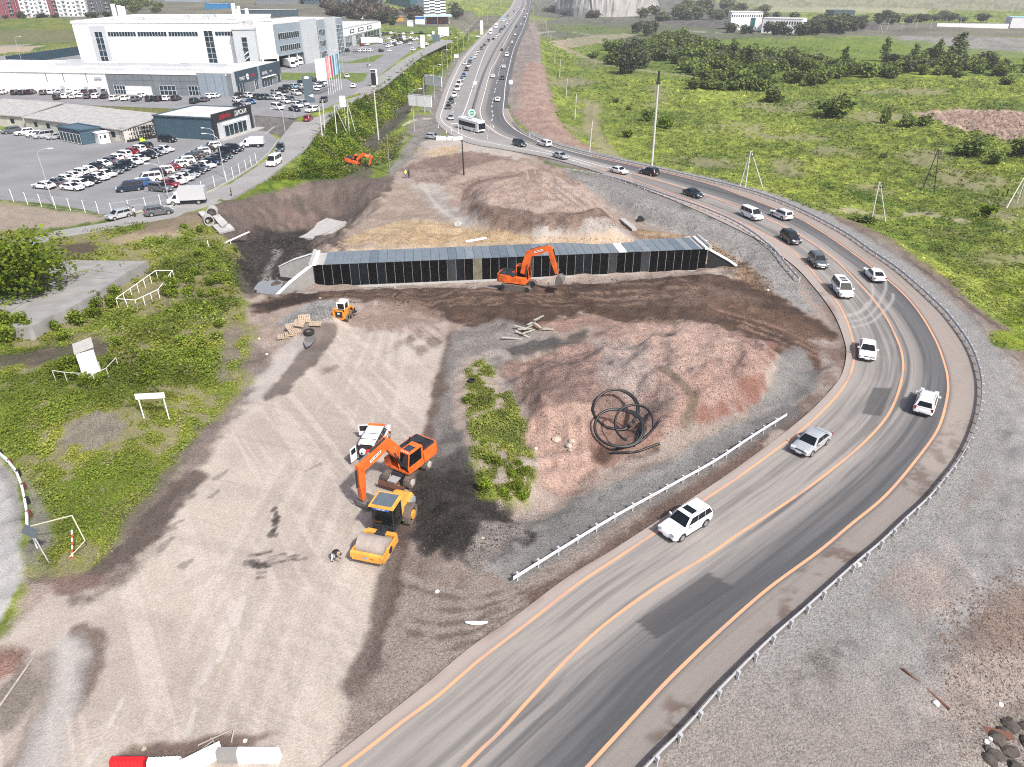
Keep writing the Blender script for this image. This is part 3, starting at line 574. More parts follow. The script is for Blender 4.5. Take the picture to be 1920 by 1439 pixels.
# ---- dark earth right of the pale ground
stroke([(852,625),(832,700),(812,790),(792,870),(768,960),(752,1010)],1.6,(.085,.062,.052),.9,.5,.8)
paint([(850,625),(940,600),(1000,620),(1060,640),(960,670),(930,700),(880,670),(862,690),(845,780),(880,850),(830,900),(800,900),(822,780)],(.23,.21,.195),.6,1,.95,1.0,(.16,.148,.138),'bc')
paint([(945,655),(1000,635),(1060,640),(1100,620),(1090,645),(1030,660),(960,668)],(.06,.055,.052),.5,1,.8,1.1)
paint([(790,890),(850,850),(900,890),(960,980),(985,1000),(915,1045),(880,1055),(800,1040),(765,1000)],DRK,.5,1.2,1,1.3,DRK2,'bc')
paint([(812,840),(845,800),(868,810),(878,860),(840,885),(808,885)],(.085,.08,.076),.6,.9,.7,.9)
paint([(870,1040),(910,985),(960,985),(990,955),(1010,965),(960,1005),(900,1060)],(.2,.18,.165),.4,.9,.8,1.3)
stroke([(862,700),(935,660),(960,700),(990,780),(1000,870)],1.6,(.32,.27,.24),.6,.6,.8)
paint([(930,690),(975,665),(1000,720),(990,760),(955,740)],(.15,.125,.107),.5,.8,.9,1.0)
# STRIP of green left of the red mound
paint([(868,700),(905,670),(960,740),(1000,830),(1012,890),(990,950),(900,935),(890,860),(878,780)],(.185,.225,.022),.4,1.0,.9,.8,(.10,.135,.022),'bc',th=('bc',.0,.3))
# ---- red mound
paint([(945,690),(1000,672),(1090,645),(1180,606),(1330,605),(1440,640),(1455,690),(1440,735),(1370,772),(1260,812),(1200,860),(1130,880),(1080,915),(1010,905),(1000,800),(975,740)],(.29,.20,.168),.6,1.1,1,1.35,(.185,.125,.105),'bc')
paint([(960,700),(1090,660),(1180,690),(1190,740),(1100,760),(1010,770)],(.16,.115,.1),.8,1.8,.65,1.4,th=('bc',.2,.7))
paint([(1180,610),(1330,610),(1430,650),(1300,720),(1200,720),(1160,650)],(.34,.25,.21),.8,2,.75,1.2)
paint([(1120,640),(1180,640),(1240,720),(1200,760),(1130,700)],(.285,.255,.235),.8,1.6,.55,1.2); paint(ell(1245,745,50,16,rot=-30),(.18,.15,.13),.6,1.4,.6,1.2)
paint([(1000,785),(1110,770),(1125,800),(1115,870),(1050,915),(1010,900)],(.42,.30,.245),.5,.9,.95,.9,(.34,.235,.19))
paint([(1270,800),(1300,770),(1370,740),(1430,680),(1445,640),(1458,690),(1440,735),(1370,775),(1300,812)],(.21,.128,.104),.5,1.2,.65,1.0,(.19,.085,.065),'c')
paint([(1108,860),(1125,780),(1180,765),(1225,790),(1240,840),(1180,860),(1130,880)],(.2,.125,.10),.5,.9,.85,1.0)
paint(ell(1130,855,18,14),(.05,.03,.024),.4,.5,.9); paint([(1170,862),(1240,838),(1235,850),(1190,868)],(.03,.022,.02),.3,.4,.9)
stroke([(1240,690),(1290,730),(1300,760),(1285,800)],.9,(.085,.075,.05),.7,.5,1)
stroke([(1400,780),(1300,815),(1230,860),(1130,900),(1080,918)],1.6,(.24,.2,.175),.7,.8,1.0)
# ---- left: bank of weeds, slab surroundings
paint([(-900,432),(0,425),(110,440),(330,406),(385,415),(440,470),(450,520),(448,565),(470,640),(450,740),(330,880),(185,1062),(60,1065),(110,1000),(60,900),(0,845),(-900,900)],(.11,.15,.022),.8,1.4,1,.9,(.185,.205,.04),'b')
paint([(-900,432),(0,425),(110,440),(330,406),(385,415),(440,470),(450,520),(448,565),(470,640),(450,740),(330,880),(185,1062),(60,1065),(110,1000),(60,900),(0,845),(-900,900)],(.19,.165,.105),.8,1.4,.75,1.0,th=('bc',.55,.9))
paint([(-300,660),(70,655),(200,640),(205,668),(110,680),(-300,700)],(.085,.07,.06),.6,1.2,.85,1.1); paint([(85,650),(110,620),(100,660)],(.15,.115,.09),.5,.8,.8)
paint([(115,460),(180,455),(180,475),(125,480)],(.075,.055,.047),.5,.8,.9,1.1); paint([(210,450),(330,420),(340,440),(230,455)],(.29,.23,.17),.6,1.2,.8,.8)
paint([(270,415),(370,400),(395,412),(330,435),(260,440)],(.17,.125,.105),.6,1.2,.8,1.0)
paint([(400,700),(425,640),(440,620),(445,660),(410,740)],(.16,.135,.115),.5,1,.8,1); paint([(140,800),(180,775),(215,800),(190,840),(140,830)],(.17,.15,.13),.7,1.6,.8,1.1)
paint([(-900,378),(0,378),(215,407),(190,418),(110,428),(0,432),(-900,440)],(.29,.24,.2),.8,1.3,1,.7,(.235,.2,.16))
stroke([(0,382),(120,394),(210,408),(120,424)],2.5,(.22,.21,.11),.7,1.2,.7,th=('b',.2,.7))
# ---- ditch and green bank between street and highway
paint([(430,375),(500,338),(560,318),(585,275),(600,238),(640,205),(720,160),(790,106),(850,72),(880,76),(850,112),(800,160),(760,215),(715,262),(700,300),(640,335),(600,335)],GR1,.8,1.2,1,.8,GR2,'bc')
paint([(680,270),(720,232),(770,185),(800,145),(815,140),(800,165),(765,215),(728,256),(700,290)],(.055,.05,.048),.6,1.3,.9,1,(.10,.09,.08))
paint(ell(690,177,20,5),(.12,.10,.09),.5,1,.8); paint(ell(602,253,10,5),(.2,.19,.18),.5,.8,.8)
paint([(40,188),(200,196),(340,206),(345,232),(300,228),(200,208),(60,200)],(.11,.12,.035),.6,1.5,1,.9,(.17,.16,.08)); paint([(340,204),(420,205),(470,215),(556,222),(540,262),(520,252),(430,244),(340,232)],(.145,.14,.135),.6,1,1,1.0,(.11,.105,.1))
# ---- upper left
paint([(-900,40),(130,34),(150,75),(140,105),(0,125),(-900,160)],(.085,.125,.03),2,3,1,.6,(.145,.165,.04),'b'); paint([(-900,62),(150,58),(148,78),(-900,85)],(.13,.125,.075),2,4,.7,.7)
paint([(-900,86),(0,86),(80,85),(60,96),(0,102),(-900,110)],(.36,.29,.23),1.5,3,.85,.5); 
ground_mat=vcol_mat('ground_surface',1.1,8.5,.95,.97,.5,.15)
nr=len(rr); ii=(np.arange(nr-1)[:,None]*NC+np.arange(NC-1)[None,:]).ravel()
ff=np.stack([ii,ii+1,ii+NC+1,ii+NC],1)
ground=fast('ground',GV,ff,ground_mat,C,True); tag(ground,'ground of dirt, gravel and meadow around the bend','ground',None,'structure')
# ------------------------------------------------------------------ vehicles
PAINT={k:M('paint_'+k,c,.28,mt,.04,.8,0,.5,.6) for k,(c,mt) in dict(white=((.80,.80,.79),0),silver=((.50,.52,.53),.35),grey=((.13,.14,.15),.3),dark=((.03,.034,.038),.1),black=((.012,.013,.015),0),green=((.015,.032,.03),.1),blue=((.03,.12,.33),.2),navy=((.012,.024,.05),.1),red=((.22,.015,.025),.1),sky=((.33,.55,.66),.1),orange=((.75,.17,.03),0)).items()}
GLASS=M('car_glass',(.008,.011,.015),.12,0,.1,1,0,.45); TYRE=M('tyre_rubber',(.018,.018,.018),.85); TRIM=M('black_plastic',(.02,.02,.021),.6)
RIM=M('alloy_rim',(.45,.46,.47),.35,.7); LAMP=M('lamp_glass',(.62,.66,.68),.15,.1,.1,6); TAIL=M('tail_lamp_red',(.30,.012,.012),.25); PLATE=M('plate_white',(.7,.7,.68),.5); CHROME=M('chrome_trim',(.5,.5,.5),.2,.9)
KIND=dict( # L,W,H,belt, greenhouse x (base rear, roof rear, roof front, base front), wheel r, hood/deck line
 sedan=(4.62,1.80,1.44,.93,(-.41,-.22,.07,.235),.325,[(-.5,.50),(-.487,.80),(-.46,.95),(-.38,.985),(-.2,.96),(.2,.93),(.34,.86),(.44,.76),(.485,.62),(.5,.46)]),
 suv=(4.58,1.86,1.68,1.06,(-.485,-.415,.075,.23),.37,[(-.5,.55),(-.49,.85),(-.475,1.05),(-.38,1.08),(-.2,1.07),(.2,1.04),(.35,.99),(.45,.89),(.487,.72),(.5,.50)]),
 hatch=(4.1,1.74,1.50,.95,(-.485,-.385,.10,.27),.31,[(-.5,.50),(-.49,.80),(-.475,.95),(-.38,.97),(-.2,.96),(.22,.93),(.36,.86),(.45,.75),(.487,.62),(.5,.46)]),
 minivan=(4.9,1.86,1.90,1.08,(-.49,-.465,.17,.325),.34,[(-.5,.55),(-.495,.85),(-.485,1.07),(-.4,1.1),(-.2,1.09),(.25,1.05),(.38,.98),(.46,.86),(.49,.70),(.5,.50)]),
 van=(5.4,2.0,2.25,1.2,(-.495,-.485,.24,.36),.36,[(-.5,.55),(-.497,.9),(-.49,1.18),(-.4,1.2),(-.2,1.2),(.28,1.17),(.40,1.08),(.465,.94),(.49,.72),(.5,.5)]))
def car_geo(kind):
    L,W,H,bz,gh,wr,line=KIND[kind]; w=W/2
    body=MB(); rings=[]
    for i,(fx,zt) in enumerate(line):
        e=abs(fx)*2; sc=1-.16*max(0,(e-.86)/.14)**1.5; zb=.20+.16*max(0,(e-.8)/.2); x=fx*L; ww=w*sc; zs=zb+(zt-zb)*.62
        half=[(.80*ww,zb),(.97*ww,zb+.10),(ww,zs),(.965*ww,zs+(zt-zs)*.7),(.80*ww,zt),(.4*ww,zt+.015)]
        rings.append([(x,-a,b) for a,b in half]+[(x,a,b) for a,b in half[::-1]])
    body.loft(rings)
    # cabin
    xb0,xr0,xr1,xb1=[g*L for g in gh]; yb,yr=w*.93,w*.74; zb,zr=bz-.02,H-.055
    def ring(x0,x1,y,z,c=.12): return [(x0,-y+c,z),(x0+c*.6,-y,z),(x1-c*1.2,-y,z),(x1,-y+c*1.4,z),(x1,y-c*1.4,z),(x1-c*1.2,y,z),(x0+c*.6,y,z),(x0,y-c,z)]
    body.loft([ring(xb0,xb1,yb,zb),ring(xr0,xr1,yr,zr),ring(xr0+.12,xr1-.16,yr-.12,H,.14)])
    body.cur=1; xs=(.31*L,-.285*L)
    for x in xs:
        for s in (-1,1):
            n=12; pts=[(x+wr*1.22*math.cos(math.pi*k/n),s*(w+.004),wr*.95+wr*1.22*math.sin(math.pi*k/n)) for k in range(n+1)]
            body.add(pts+[(x,s*(w-.2),.3)],[(k,k+1,n+1) for k in range(n)]+[tuple(range(n+1))])
    body.box((0,0,.24),(L*.5,W*.99,.10)); body.box((L*.492,0,.40),(.10,W*.74,.18)); body.box((-L*.492,0,.42),(.10,W*.76,.16))
    body.box((L*.478,0,.66),(.07,W*.42,.13)); body.cur=0
    gl={}
    def pt(side,u,v,off=.012):
        if side in('l','r'):
            s=1 if side=='l' else -1; x=(xb0+.07+(xb1-.14-xb0-.07)*u)*(1-v)+(xr0+.07+(xr1-.14-xr0-.07)*u)*v; return (x,s*(yb*(1-v)+yr*v+off),zb+(zr-zb)*v+off*.3)
        y=(2*u-1)*((yb-.13)*(1-v)+(yr-.13)*v)
        if side=='f': return (xb1*(1-v)+xr1*v+off,y,zb+(zr-zb)*v+off*.6)
        return (xb0*(1-v)+xr0*v-off,y,zb+(zr-zb)*v+off*.5)
    def pane(side,u0,u1,v0=.10,v1=.90,cu=0): 
        m=MB(); a=pt(side,u0,v0);b=pt(side,u1,v0);c=pt(side,u1-cu,v1);d=pt(side,u0+cu,v1); m.add([a,b,c,d],[(0,1,2,3)]); return m
    gl['windscreen']=[pane('f',-.03,1.03,.04,.95)]; gl['rear_window']=[pane('b',.04,.96,.14 if kind!='sedan' else .06,.90)]
    sp={'sedan':((.04,.475),(.495,.96)),'suv':((.03,.285),(.30,.61),(.625,.97)),'hatch':((.04,.475),(.495,.96)),'minivan':((.025,.315),(.33,.64),(.655,.975)),'van':((.03,.33),(.36,.68),(.71,.97))}[kind]
    gl['side_window']=[pane(s,a,b,.12,.86,.0) for s in 'lr' for a,b in sp]
    def lights(fx,s,col):
        m=MB(); x=fx*L*.5
        if fx>0: m.box((x*.945,s*w*.70,line[-3][1]-.02),(.24,.36,.13),s*-.25)
        else: m.box((x*.968,s*w*.80,line[2][1]-.12),(.10,.24 if kind=='sedan' else .17,.17 if kind=='sedan' else .34),s*.25)
        return m
    hl=[lights(1,s,0) for s in(-1,1)]; tl=[lights(-1,s,0) for s in(-1,1)]
    mir=[]
    for s in(-1,1): m=MB(); m.box((xb1-.38,s*(w+.09),bz+.07),(.13,.22,.15),s*.2); mir.append(m)
    pl=MB(); pl.box((L*.503,0,.45),(.02,.5,.11)); pl2=MB(); pl2.box((-L*.503,0,.62 if kind!='sedan' else .6),(.02,.5,.11))
    wh=[(x,s*(w-.095)) for x in xs for s in(-1,1)]
    return dict(body=body,glass=gl,head=hl,tail=tl,mirror=mir,plate=[pl,pl2],wheels=wh,wr=wr,L=L,W=W,H=H,roof=(xr0,xr1,yr))
GEO={k:car_geo(k) for k in KIND}
def wheel_meshes(r,w=.22):
    t=MB(); t.wheel((0,0,0),r,w,n=18); m=MB(); m.cyl((0,-w*.47,0),(0,w*.47,0),r*.60,n=12)
    return t.mesh('wheel',TYRE,40),m.mesh('rim',RIM,40)
CARM={}
for k,g in GEO.items():
    d=dict(body=g['body'].mesh('car_body',[PAINT['white'],TRIM],38)); d['wheel'],d['rim']=wheel_meshes(g['wr'])
    for nm,l in g['glass'].items(): d[nm]=[q.mesh(nm,GLASS) for q in l]
    d['headlight']=[q.mesh('headlight',LAMP) for q in g['head']]; d['tail_light']=[q.mesh('tail_light',TAIL) for q in g['tail']]
    d['mirror']=[q.mesh('mirror',PAINT['white']) for q in g['mirror']]; d['number_plate']=[q.mesh('number_plate',PLATE) for q in g['plate']]
    # one-piece version for cars only a few pixels long
    a=MB(); b=g['body']; a.v=list(b.v); a.f=list(b.f); a.m=list(b.m)
    for l in g['glass'].values():
        for q in l: a.cur=2; a.add(q.v,q.f)
    for q in g['tail']: a.cur=3; a.add(q.v,q.f)
    for q in g['head']: a.cur=4; a.add(q.v,q.f)
    a.cur=1
    for x,y in g['wheels']: a.wheel((x,y,g['wr']),g['wr'],.22,n=10)
    d['small']=a.mesh('small_car',[PAINT['white'],TRIM,GLASS,TAIL,LAMP],38); CARM[k]=d
def ob(name,me,par,loc=None,mat=None):
    o=bpy.data.objects.new(name,me); COL.objects.link(o); o.parent=par
    if loc: o.location=loc
    if mat: o.material_slots[0].link='OBJECT'; o.material_slots[0].material=mat
    return o
CNAME=dict(sedan='sedan_car',suv='suv_car',hatch='hatchback_car',minivan='minivan',van='passenger_van')
WORD=dict(sedan='sedan',suv='crossover',hatch='hatchback',minivan='minivan',van='van')
CWORD=dict(white='white',silver='silver',grey='dark grey',dark='black',black='black',green='dark green',blue='blue',navy='navy blue',red='dark red',sky='light blue',orange='orange')
CARLOC=[]
def car(kind,col,loc,rz,label,group=None,full=True,sc=1.0,level=False):
    d=CARM[kind]; g=GEO[kind]; pm=PAINT[col]; loc=Vector(loc)
    cat='van' if kind in('van','minivan') else 'car'
    if not full:
        o=ob(CNAME[kind],d['small'],None,loc,pm); o.rotation_euler=(0,0,rz); o.scale=(sc,)*3; tag(o,label,cat,group); CARLOC.append(o); return o
    t=thing(CNAME[kind],label,cat,loc,rz,group); t.scale=(sc,)*3; CARLOC.append(t)
    ob('body',d['body'],t,mat=pm)
    for nm in('windscreen','rear_window','side_window','headlight','tail_light','number_plate'):
        for me in d[nm]: ob(nm,me,t)
    for me in d['mirror']: ob('mirror',me,t,mat=pm)
    for x,y in g['wheels']: q=ob('wheel',d['wheel'],t,(x,y,g['wr'])); ob('rim',d['rim'],q,(0,.012 if y>0 else -.012,0))
    return t
ROADZ=.06
def on_road(px,py,toward,drift=0):
    x,y=P(px,py,ROADZ); x,y=float(x),float(y)
    k=np.argmin(np.hypot(midl[:,0]-x,midl[:,1]-y)); k=min(max(k,2),len(midl)-3); t=midl[k+2]-midl[k-2]
    a=math.atan2(t[1],t[0]); return (x,y,ROADZ),a+(math.pi if toward else 0)+drift
GB='vehicles on the bend'
BEND=[('suv','green',974,274,1,'dark green crossover just after the bus at the start of the bend'),
('suv','white',1021,274,0,'white crossover driving away along the guardrail near the bus end'),
('sedan','silver',1051,297,1,'silver sedan coming down where the upper inner guardrail begins'),
('sedan','white',1160,325,1,'white sedan beside a black crossover, below the tall pale mast'),
('suv','black',1217,328,0,'black crossover driving away below the tall pale mast'),
('sedan','green',1299,368,1,'dark green old sedan with roof rack beside the stone slope'),
('minivan','white',1408,409,1,'white minivan with black bumper level with the blue striped white crossover'),
('suv','white',1464,409,0,'white crossover with small blue side stripes driving away'),
('suv','black',1481,453,1,'black crossover between the white minivan and a grey crossover'),
('suv','grey',1532,497,1,'dark grey crossover directly ahead of the big white minivan'),
('minivan','white',1577,550,1,'large white minivan with twin roof windows crossing the tyre marks'),
('sedan','white',1638,522,0,'white sedan driving away, opposite the big white minivan'),
('sedan','white',1624,664,1,'white sedan at the sharpest part of the bend, by brown mud'),
('suv','white',1733,764,0,'white crossover seen from behind at the apex, outer lane'),
('sedan','silver',1519,838,1,'silver older sedan beside the end of the inner guardrail'),
('suv','white',1284,990,1,'white crossover with black sunroof, nearest car on the road')]
for k,c,px,py,tw,lab in BEND:
    p,a=on_road(px,py,tw); t=car(k,c,p,a,lab,GB)
    if c=='grey' and k=='suv': pass
    xr0,xr1,yr=GEO[k]['roof']; H=GEO[k]['H']
    if 'sunroof' in lab: m=MB(); m.box((xr1-.62,0,H+.004),(.62,.98,.012)); m.build('sunroof',GLASS,t)
    if 'roof windows' in lab:
        for q in(-.7,-1.55): m=MB(); m.box((xr1+q,0,H+.004),(.55,.8,.012)); m.build('roof_window',GLASS,t)
    if k=='suv':
        for s in(-1,1): m=MB(); m.tube([(xr0+.2,s*(yr-.06),H-.01),(xr0+.5,s*(yr-.06),H+.05),(xr1-.5,s*(yr-.06),H+.05),(xr1-.25,s*(yr-.06),H-.02)],.022,6); m.build('roof_rail',CHROME if c=='white' else TRIM,t)
    if 'roof rack' in lab:
        for q in(-.3,-.95): m=MB(); m.box((xr1+q,0,H+.08),(.06,1.25,.05)); m.box((xr1+q,.56,H+.03),(.05,.05,.1)); m.box((xr1+q,-.56,H+.03),(.05,.05,.1)); m.build('roof_rack',TRIM,t)
    if 'blue side' in lab:
        for s in(-1,1): m=MB(); m.box((.3,s*.937,.72),(1.7,.012,.14)); m.build('stripe',PAINT['blue'],t)
# ---- traffic on the straight
GQ='vehicles queueing towards the bend'
QUE=[('sedan','silver',845,224),('hatch','dark',841,204),('suv','green',846,193),('suv','white',852,182),('van','white',858,170),('van','white',861,162),('sedan','silver',866,152),('hatch','blue',870,144),('suv','dark',875,133),('sedan','white',879,126),('suv','white',872,122),('sedan','dark',881,119),('hatch','sky',884,113),('sedan','white',890,109.5),('sedan','white',892.5,104),('hatch','white',896,99),('suv','grey',903,93),('sedan','dark',908,86.5),('suv','silver',912,83),('suv','dark',916,78),('sedan','dark',925,75.5),('sedan','white',929,72),('suv','white',932,69),('sedan','white',935,66),('sedan','grey',937,61.5),('suv','dark',942,57),('sedan','green',938,57),('suv','dark',946,52),('sedan','silver',941,51.5),('hatch','white',951,46),('sedan','silver',954.5,42),('suv','white',949,39),('sedan','white',953.5,35.5),('hatch','silver',960,36.5),('suv','dark',952,31.5),('sedan','white',965,28.5),('suv','dark',963.5,22.5),('sedan','white',971,16)]
ORD='first second third fourth fifth sixth seventh eighth ninth tenth eleventh twelfth thirteenth fourteenth fifteenth sixteenth seventeenth eighteenth nineteenth twentieth'.split()
def ordw(n): 
    if n<20: return ORD[n]
    return ('twenty-','thirty-','forty-','fifty-')[n//10-2+(1 if False else 0)]+ORD[n%10] if (n+1)%10 else {30:'thirtieth',40:'fortieth'}[n+1]
def ordn(n): # n counts from 1
    if n<=20: return ORD[n-1]
    t=n//10*10; return {20:'twenty',30:'thirty',40:'forty',50:'fifty'}[t]+'-'+ORD[n%10-1] if n%10 else {30:'thirtieth',40:'fortieth',50:'fiftieth'}[n]
for i,(k,c,px,py) in enumerate(QUE):
    p,a=on_road(px,py,1); car(k,c,p,a,f'{CWORD[c]} {WORD[k]}, {ordn(i+1)} back from the bus in the far queue',GQ,i<8)
AWAY=[('sedan','white',933,190),('sedan','white',924,146),('sedan','black',942,149),('hatch','white',945,128),('van','white',950.5,106),('hatch','green',941,96),('hatch','white',960,81.5),('sedan','white',966,67),('suv','dark',968,51.5),('hatch','white',977,47),('sedan','dark',983,37),('suv','white',984.5,33.5),('sedan','white',988,27.5),('hatch','dark',983,21.5),('hatch','white',987,9)]
for i,(k,c,px,py) in enumerate(AWAY):
    p,a=on_road(px,py,0); car(k,c,p,a,f'{CWORD[c]} {WORD[k]}, {ordn(i+1)} car up the right carriageway, driving away','vehicles driving away on the straight',i<5)
# ---- side street
def car2(kind,col,r,f,label,group=None,full=True):
    """car standing on the ground with its rear at pixel r and front at pixel f"""
    a=g3(*r);b=g3(*f); m=(a+b)/2; return car(kind,col,(m.x,m.y,float(hm(m.x,m.y))+.05),math.atan2(b.y-a.y,b.x-a.x),label,group,full)
GS='vehicles along the side street'
car2('suv','red',(573,235),(585,222),'dark red crossover driving up the side street past the gravel slope',GS)
car2('suv','green',(530,276),(523,292),'dark green crossover following the white passenger van down the street',GS)
car2('van','white',(526,303),(504,317),'white passenger van with many side windows on the side street',GS)
car2('suv','dark',(613,188),(602,196),'black crossover waiting below the dark pylon sign with white triangle',GS)
car2('sedan','white',(660,169),(666,161),'white sedan driving up the street past the flagpoles',GS)
car2('sedan','white',(645,141),(656,152),'white sedan displayed on the grass corner near the flagpoles',GS)
car2('suv','white',(597,208),(574,213),'white crossover leaving the dealer forecourt onto the street',GS)
hb_=car2('hatch','silver',(249,404),(200,416),'silver hatchback with open boot stopped on the side street',GS)
m=MB(); m.box((0,0,0),(.95,1.3,.06)); bl=m.build('boot_lid',PAINT['silver'],hb_); bl.location=(-1.95,0,1.75); bl.rotation_euler=(0,R(-50),0)
m=MB(); m.box((0,0,0),(.6,1.0,.02)); q=m.build('lid_glass',GLASS,bl); q.location=(0,0,.045)
car2('suv','grey',(275,407),(322,400),'grey crossover parked behind the silver hatchback',GS)
car2('hatch','silver',(800,260),(824,262),'small silver hatchback parked on the dirt beside white barrier blocks')
car2('suv','black',(298,266),(332,268),'black crossover parked by the blue tyre shop wall')
# ---- fenced lot
U=[(137,356,'sedan','white'),(155,349,'sedan','white'),(170,343,'sedan','black'),(186,337,'sedan','white'),(200,331,'sedan','white'),(213,325,'sedan','grey'),(227,319,'sedan','black'),(239,313,'sedan','black'),(251,308,'sedan','white'),(263,302,'sedan','white'),(278,296,'sedan','black'),(288,292,'sedan','dark'),(299,288,'sedan','silver'),(310,284,'sedan','white')]
for i,(x,y,k,c) in enumerate(U): car2(k,c,(x-22,y-1),(x+22,y+3),f'{CWORD[c]} {WORD[k]} facing right, {ordn(i+1)} from the fence in the left block','parked cars in the fenced lot')
U=[(84,354,'sedan','white'),(107,348,'sedan','grey'),(122,341,'sedan','white'),(135,335,'sedan','white'),(150,329,'hatch','white'),(164,324,'sedan','white'),(179,318,'sedan','dark'),(192,313,'sedan','white'),(205,307,'sedan','grey'),(217,302,'hatch','white'),(231,296,'suv','white'),(246,290,'hatch','red'),(258,286,'suv','white'),(271,280,'suv','green')]
for i,(x,y,k,c) in enumerate(U): car2(k,c,(x+21,y+2),(x-21,y-2),f'{CWORD[c]} {WORD[k]} facing left, {ordn(i+1)} from the fence in the left block','parked cars in the fenced lot')
U=[(303,358,'suv','grey'),(318,350,'sedan','red'),(332,344,'sedan','white'),(345,338,'sedan','white'),(355,332,'sedan','silver'),(365,326,'sedan','black'),(376,320,'sedan','grey'),(387,314,'sedan','white'),(398,308,'sedan','navy'),(408,303,'sedan','dark'),(418,297,'sedan','green'),(429,288,'suv','black'),(440,283,'suv','black')]
for i,(x,y,k,c) in enumerate(U): car2(k,c,(x-22,y-1),(x+22,y+3),f'{CWORD[c]} {WORD[k]} facing right, {ordn(i+1)} from the fence in the right block','parked cars in the fenced lot')
U=[(245,358,'minivan','navy'),(266,350,'hatch','blue'),(280,341,'minivan','white'),(291,332,'suv','black'),(306,327,'suv','white'),(320,321,'hatch','red'),(334,315,'suv','white'),(346,308,'suv','white'),(356,302,'suv','dark'),(366,297,'suv','grey'),(376,291,'suv','white'),(387,286,'hatch','dark'),(397,280,'suv','white')]
for i,(x,y,k,c) in enumerate(U): car2(k,c,(x+21,y-2),(x-21,y+3),f'{CWORD[c]} {WORD[k]} facing left, {ordn(i+1)} from the fence in the right block','parked cars in the fenced lot')
U=[(22,251,'suv','grey'),(47,254,'suv','white'),(66,257,'hatch','white'),(84,260,'minivan','silver'),(105,262,'hatch','silver')]
for i,(x,y,k,c) in enumerate(U): car2(k,c,(x+12,y-2),(x-12,y+1),f'{CWORD[c]} {WORD[k]} by the old sheds, {ordn(i+1)} from the picture edge','cars parked by the old sheds')
# ---- dealer lots
rc=random.Random(3)
def lot(pts,dx,dy,phr,group,kinds=None):
    for i,q in enumerate(pts):
        x,y,c=q[:3]; k=q[3] if len(q)>3 else rc.choice(['sedan','suv','suv','hatch'])
        car2(k,c,(x-dx,y-dy),(x+dx,y+dy),f'{CWORD[c]} {WORD[k]}, {ordn(i+1)} from the left {phr}',group,False)
W_,D_,S_,Gr,B_=('white','dark','silver','grey','black')
lot([(6,177,W_),(30,178,D_,'suv'),(45,178,D_,'suv'),(60,177,B_,'suv'),(84,178,Gr),(99,177,W_),(115,176,S_),(132,175,W_),(147,176,W_),(161,176,D_),(177,177,D_),(200,176,Gr),(215,175,D_),(230,174,W_,'suv'),(245,174,W_),(262,174,Gr),(279,174,D_),(294,174,S_)],9,-3,'in the back row under the long showroom wall','cars at the showroom, back row')
lot([(110,187,D_),(125,185,W_),(140,185,W_),(154,184,W_),(166,185,Gr),(182,185,W_),(197,185,B_),(216,189,W_,'suv'),(237,189,W_),(256,190,Gr,'suv'),(266,183,W_),(283,190,D_,'suv'),(299,190,B_,'suv'),(315,189,W_),(331,189,D_,'suv'),(366,194,'green','suv'),(385,191,Gr),(395,185,W_,'suv'),(405,184,W_)],9,-3,'in the front row of the showroom apron','cars at the showroom, front row')
lot([(445,192,W_),(448,202,B_,'sedan'),(450,183,D_),(461,198,S_),(468,184,W_),(470,195,'blue','sedan'),(485,187,'green','suv'),(500,187,Gr,'suv'),(517,188,W_,'hatch'),(518,178,S_),(521,206,W_,'minivan'),(532,174,D_,'suv'),(534,187,W_),(536,194,W_),(540,169,B_),(546,190,Gr),(553,166,'sky','hatch'),(553,209,B_,'sedan'),(556,179,W_,'suv'),(558,202,W_),(567,160,D_),(568,175,Gr),(569,168,W_),(570,199,S_,'suv'),(591,171,W_),(595,165,W_),(601,163,Gr),(606,160,W_),(594,155,D_),(603,154,W_)],10,2,'on the forecourt around the dark pylon','cars on the dealer forecourt')
far=[(651,98,D_,'minivan'),(666,98,S_),(676,98,W_),(686,98,W_),(695,98,W_),(715,98,D_),(731,98,W_),(679,87,'red'),(689,86,W_),(702,67,W_),(770,84,W_),(775,96,W_)]
for k in range(11): far.append((728+k*6,89.5-k*1.55,rc.choice([W_,W_,W_,S_,D_])))
for k in range(9): far.append((722+k*6,84-k*1.35,rc.choice([W_,W_,S_,D_])))
for k in range(7): far.append((716+k*7,77-k*.9,rc.choice([W_,S_,D_,Gr])))
for k in range(5): far.append((713+k*7,66-k*.5,rc.choice([W_,S_,D_])))
for x,y in((741,70),(750,69),(757,66),(760,64),(773,65),(790,63),(800,86),(805,70),(826,72),(830,71),(835,69),(840,68)): far.append((x,y,rc.choice([W_,W_,D_])))
far.sort()
lot(far,5,-1.2,'in the far lot beyond the grey block','cars in the far dealer lot')
for x,y,c,n in((857,68.5,D_,'black car at the junction beside the green verge, left of a purple one'),(878,69,'navy','dark purple car at the junction beside the green verge'),(896,70.5,W_,'white car at the junction beside the tall white pylon')): car2('sedan',c,(x-6,y+.3),(x+6,y-.3),n,'cars at the far junction',False)
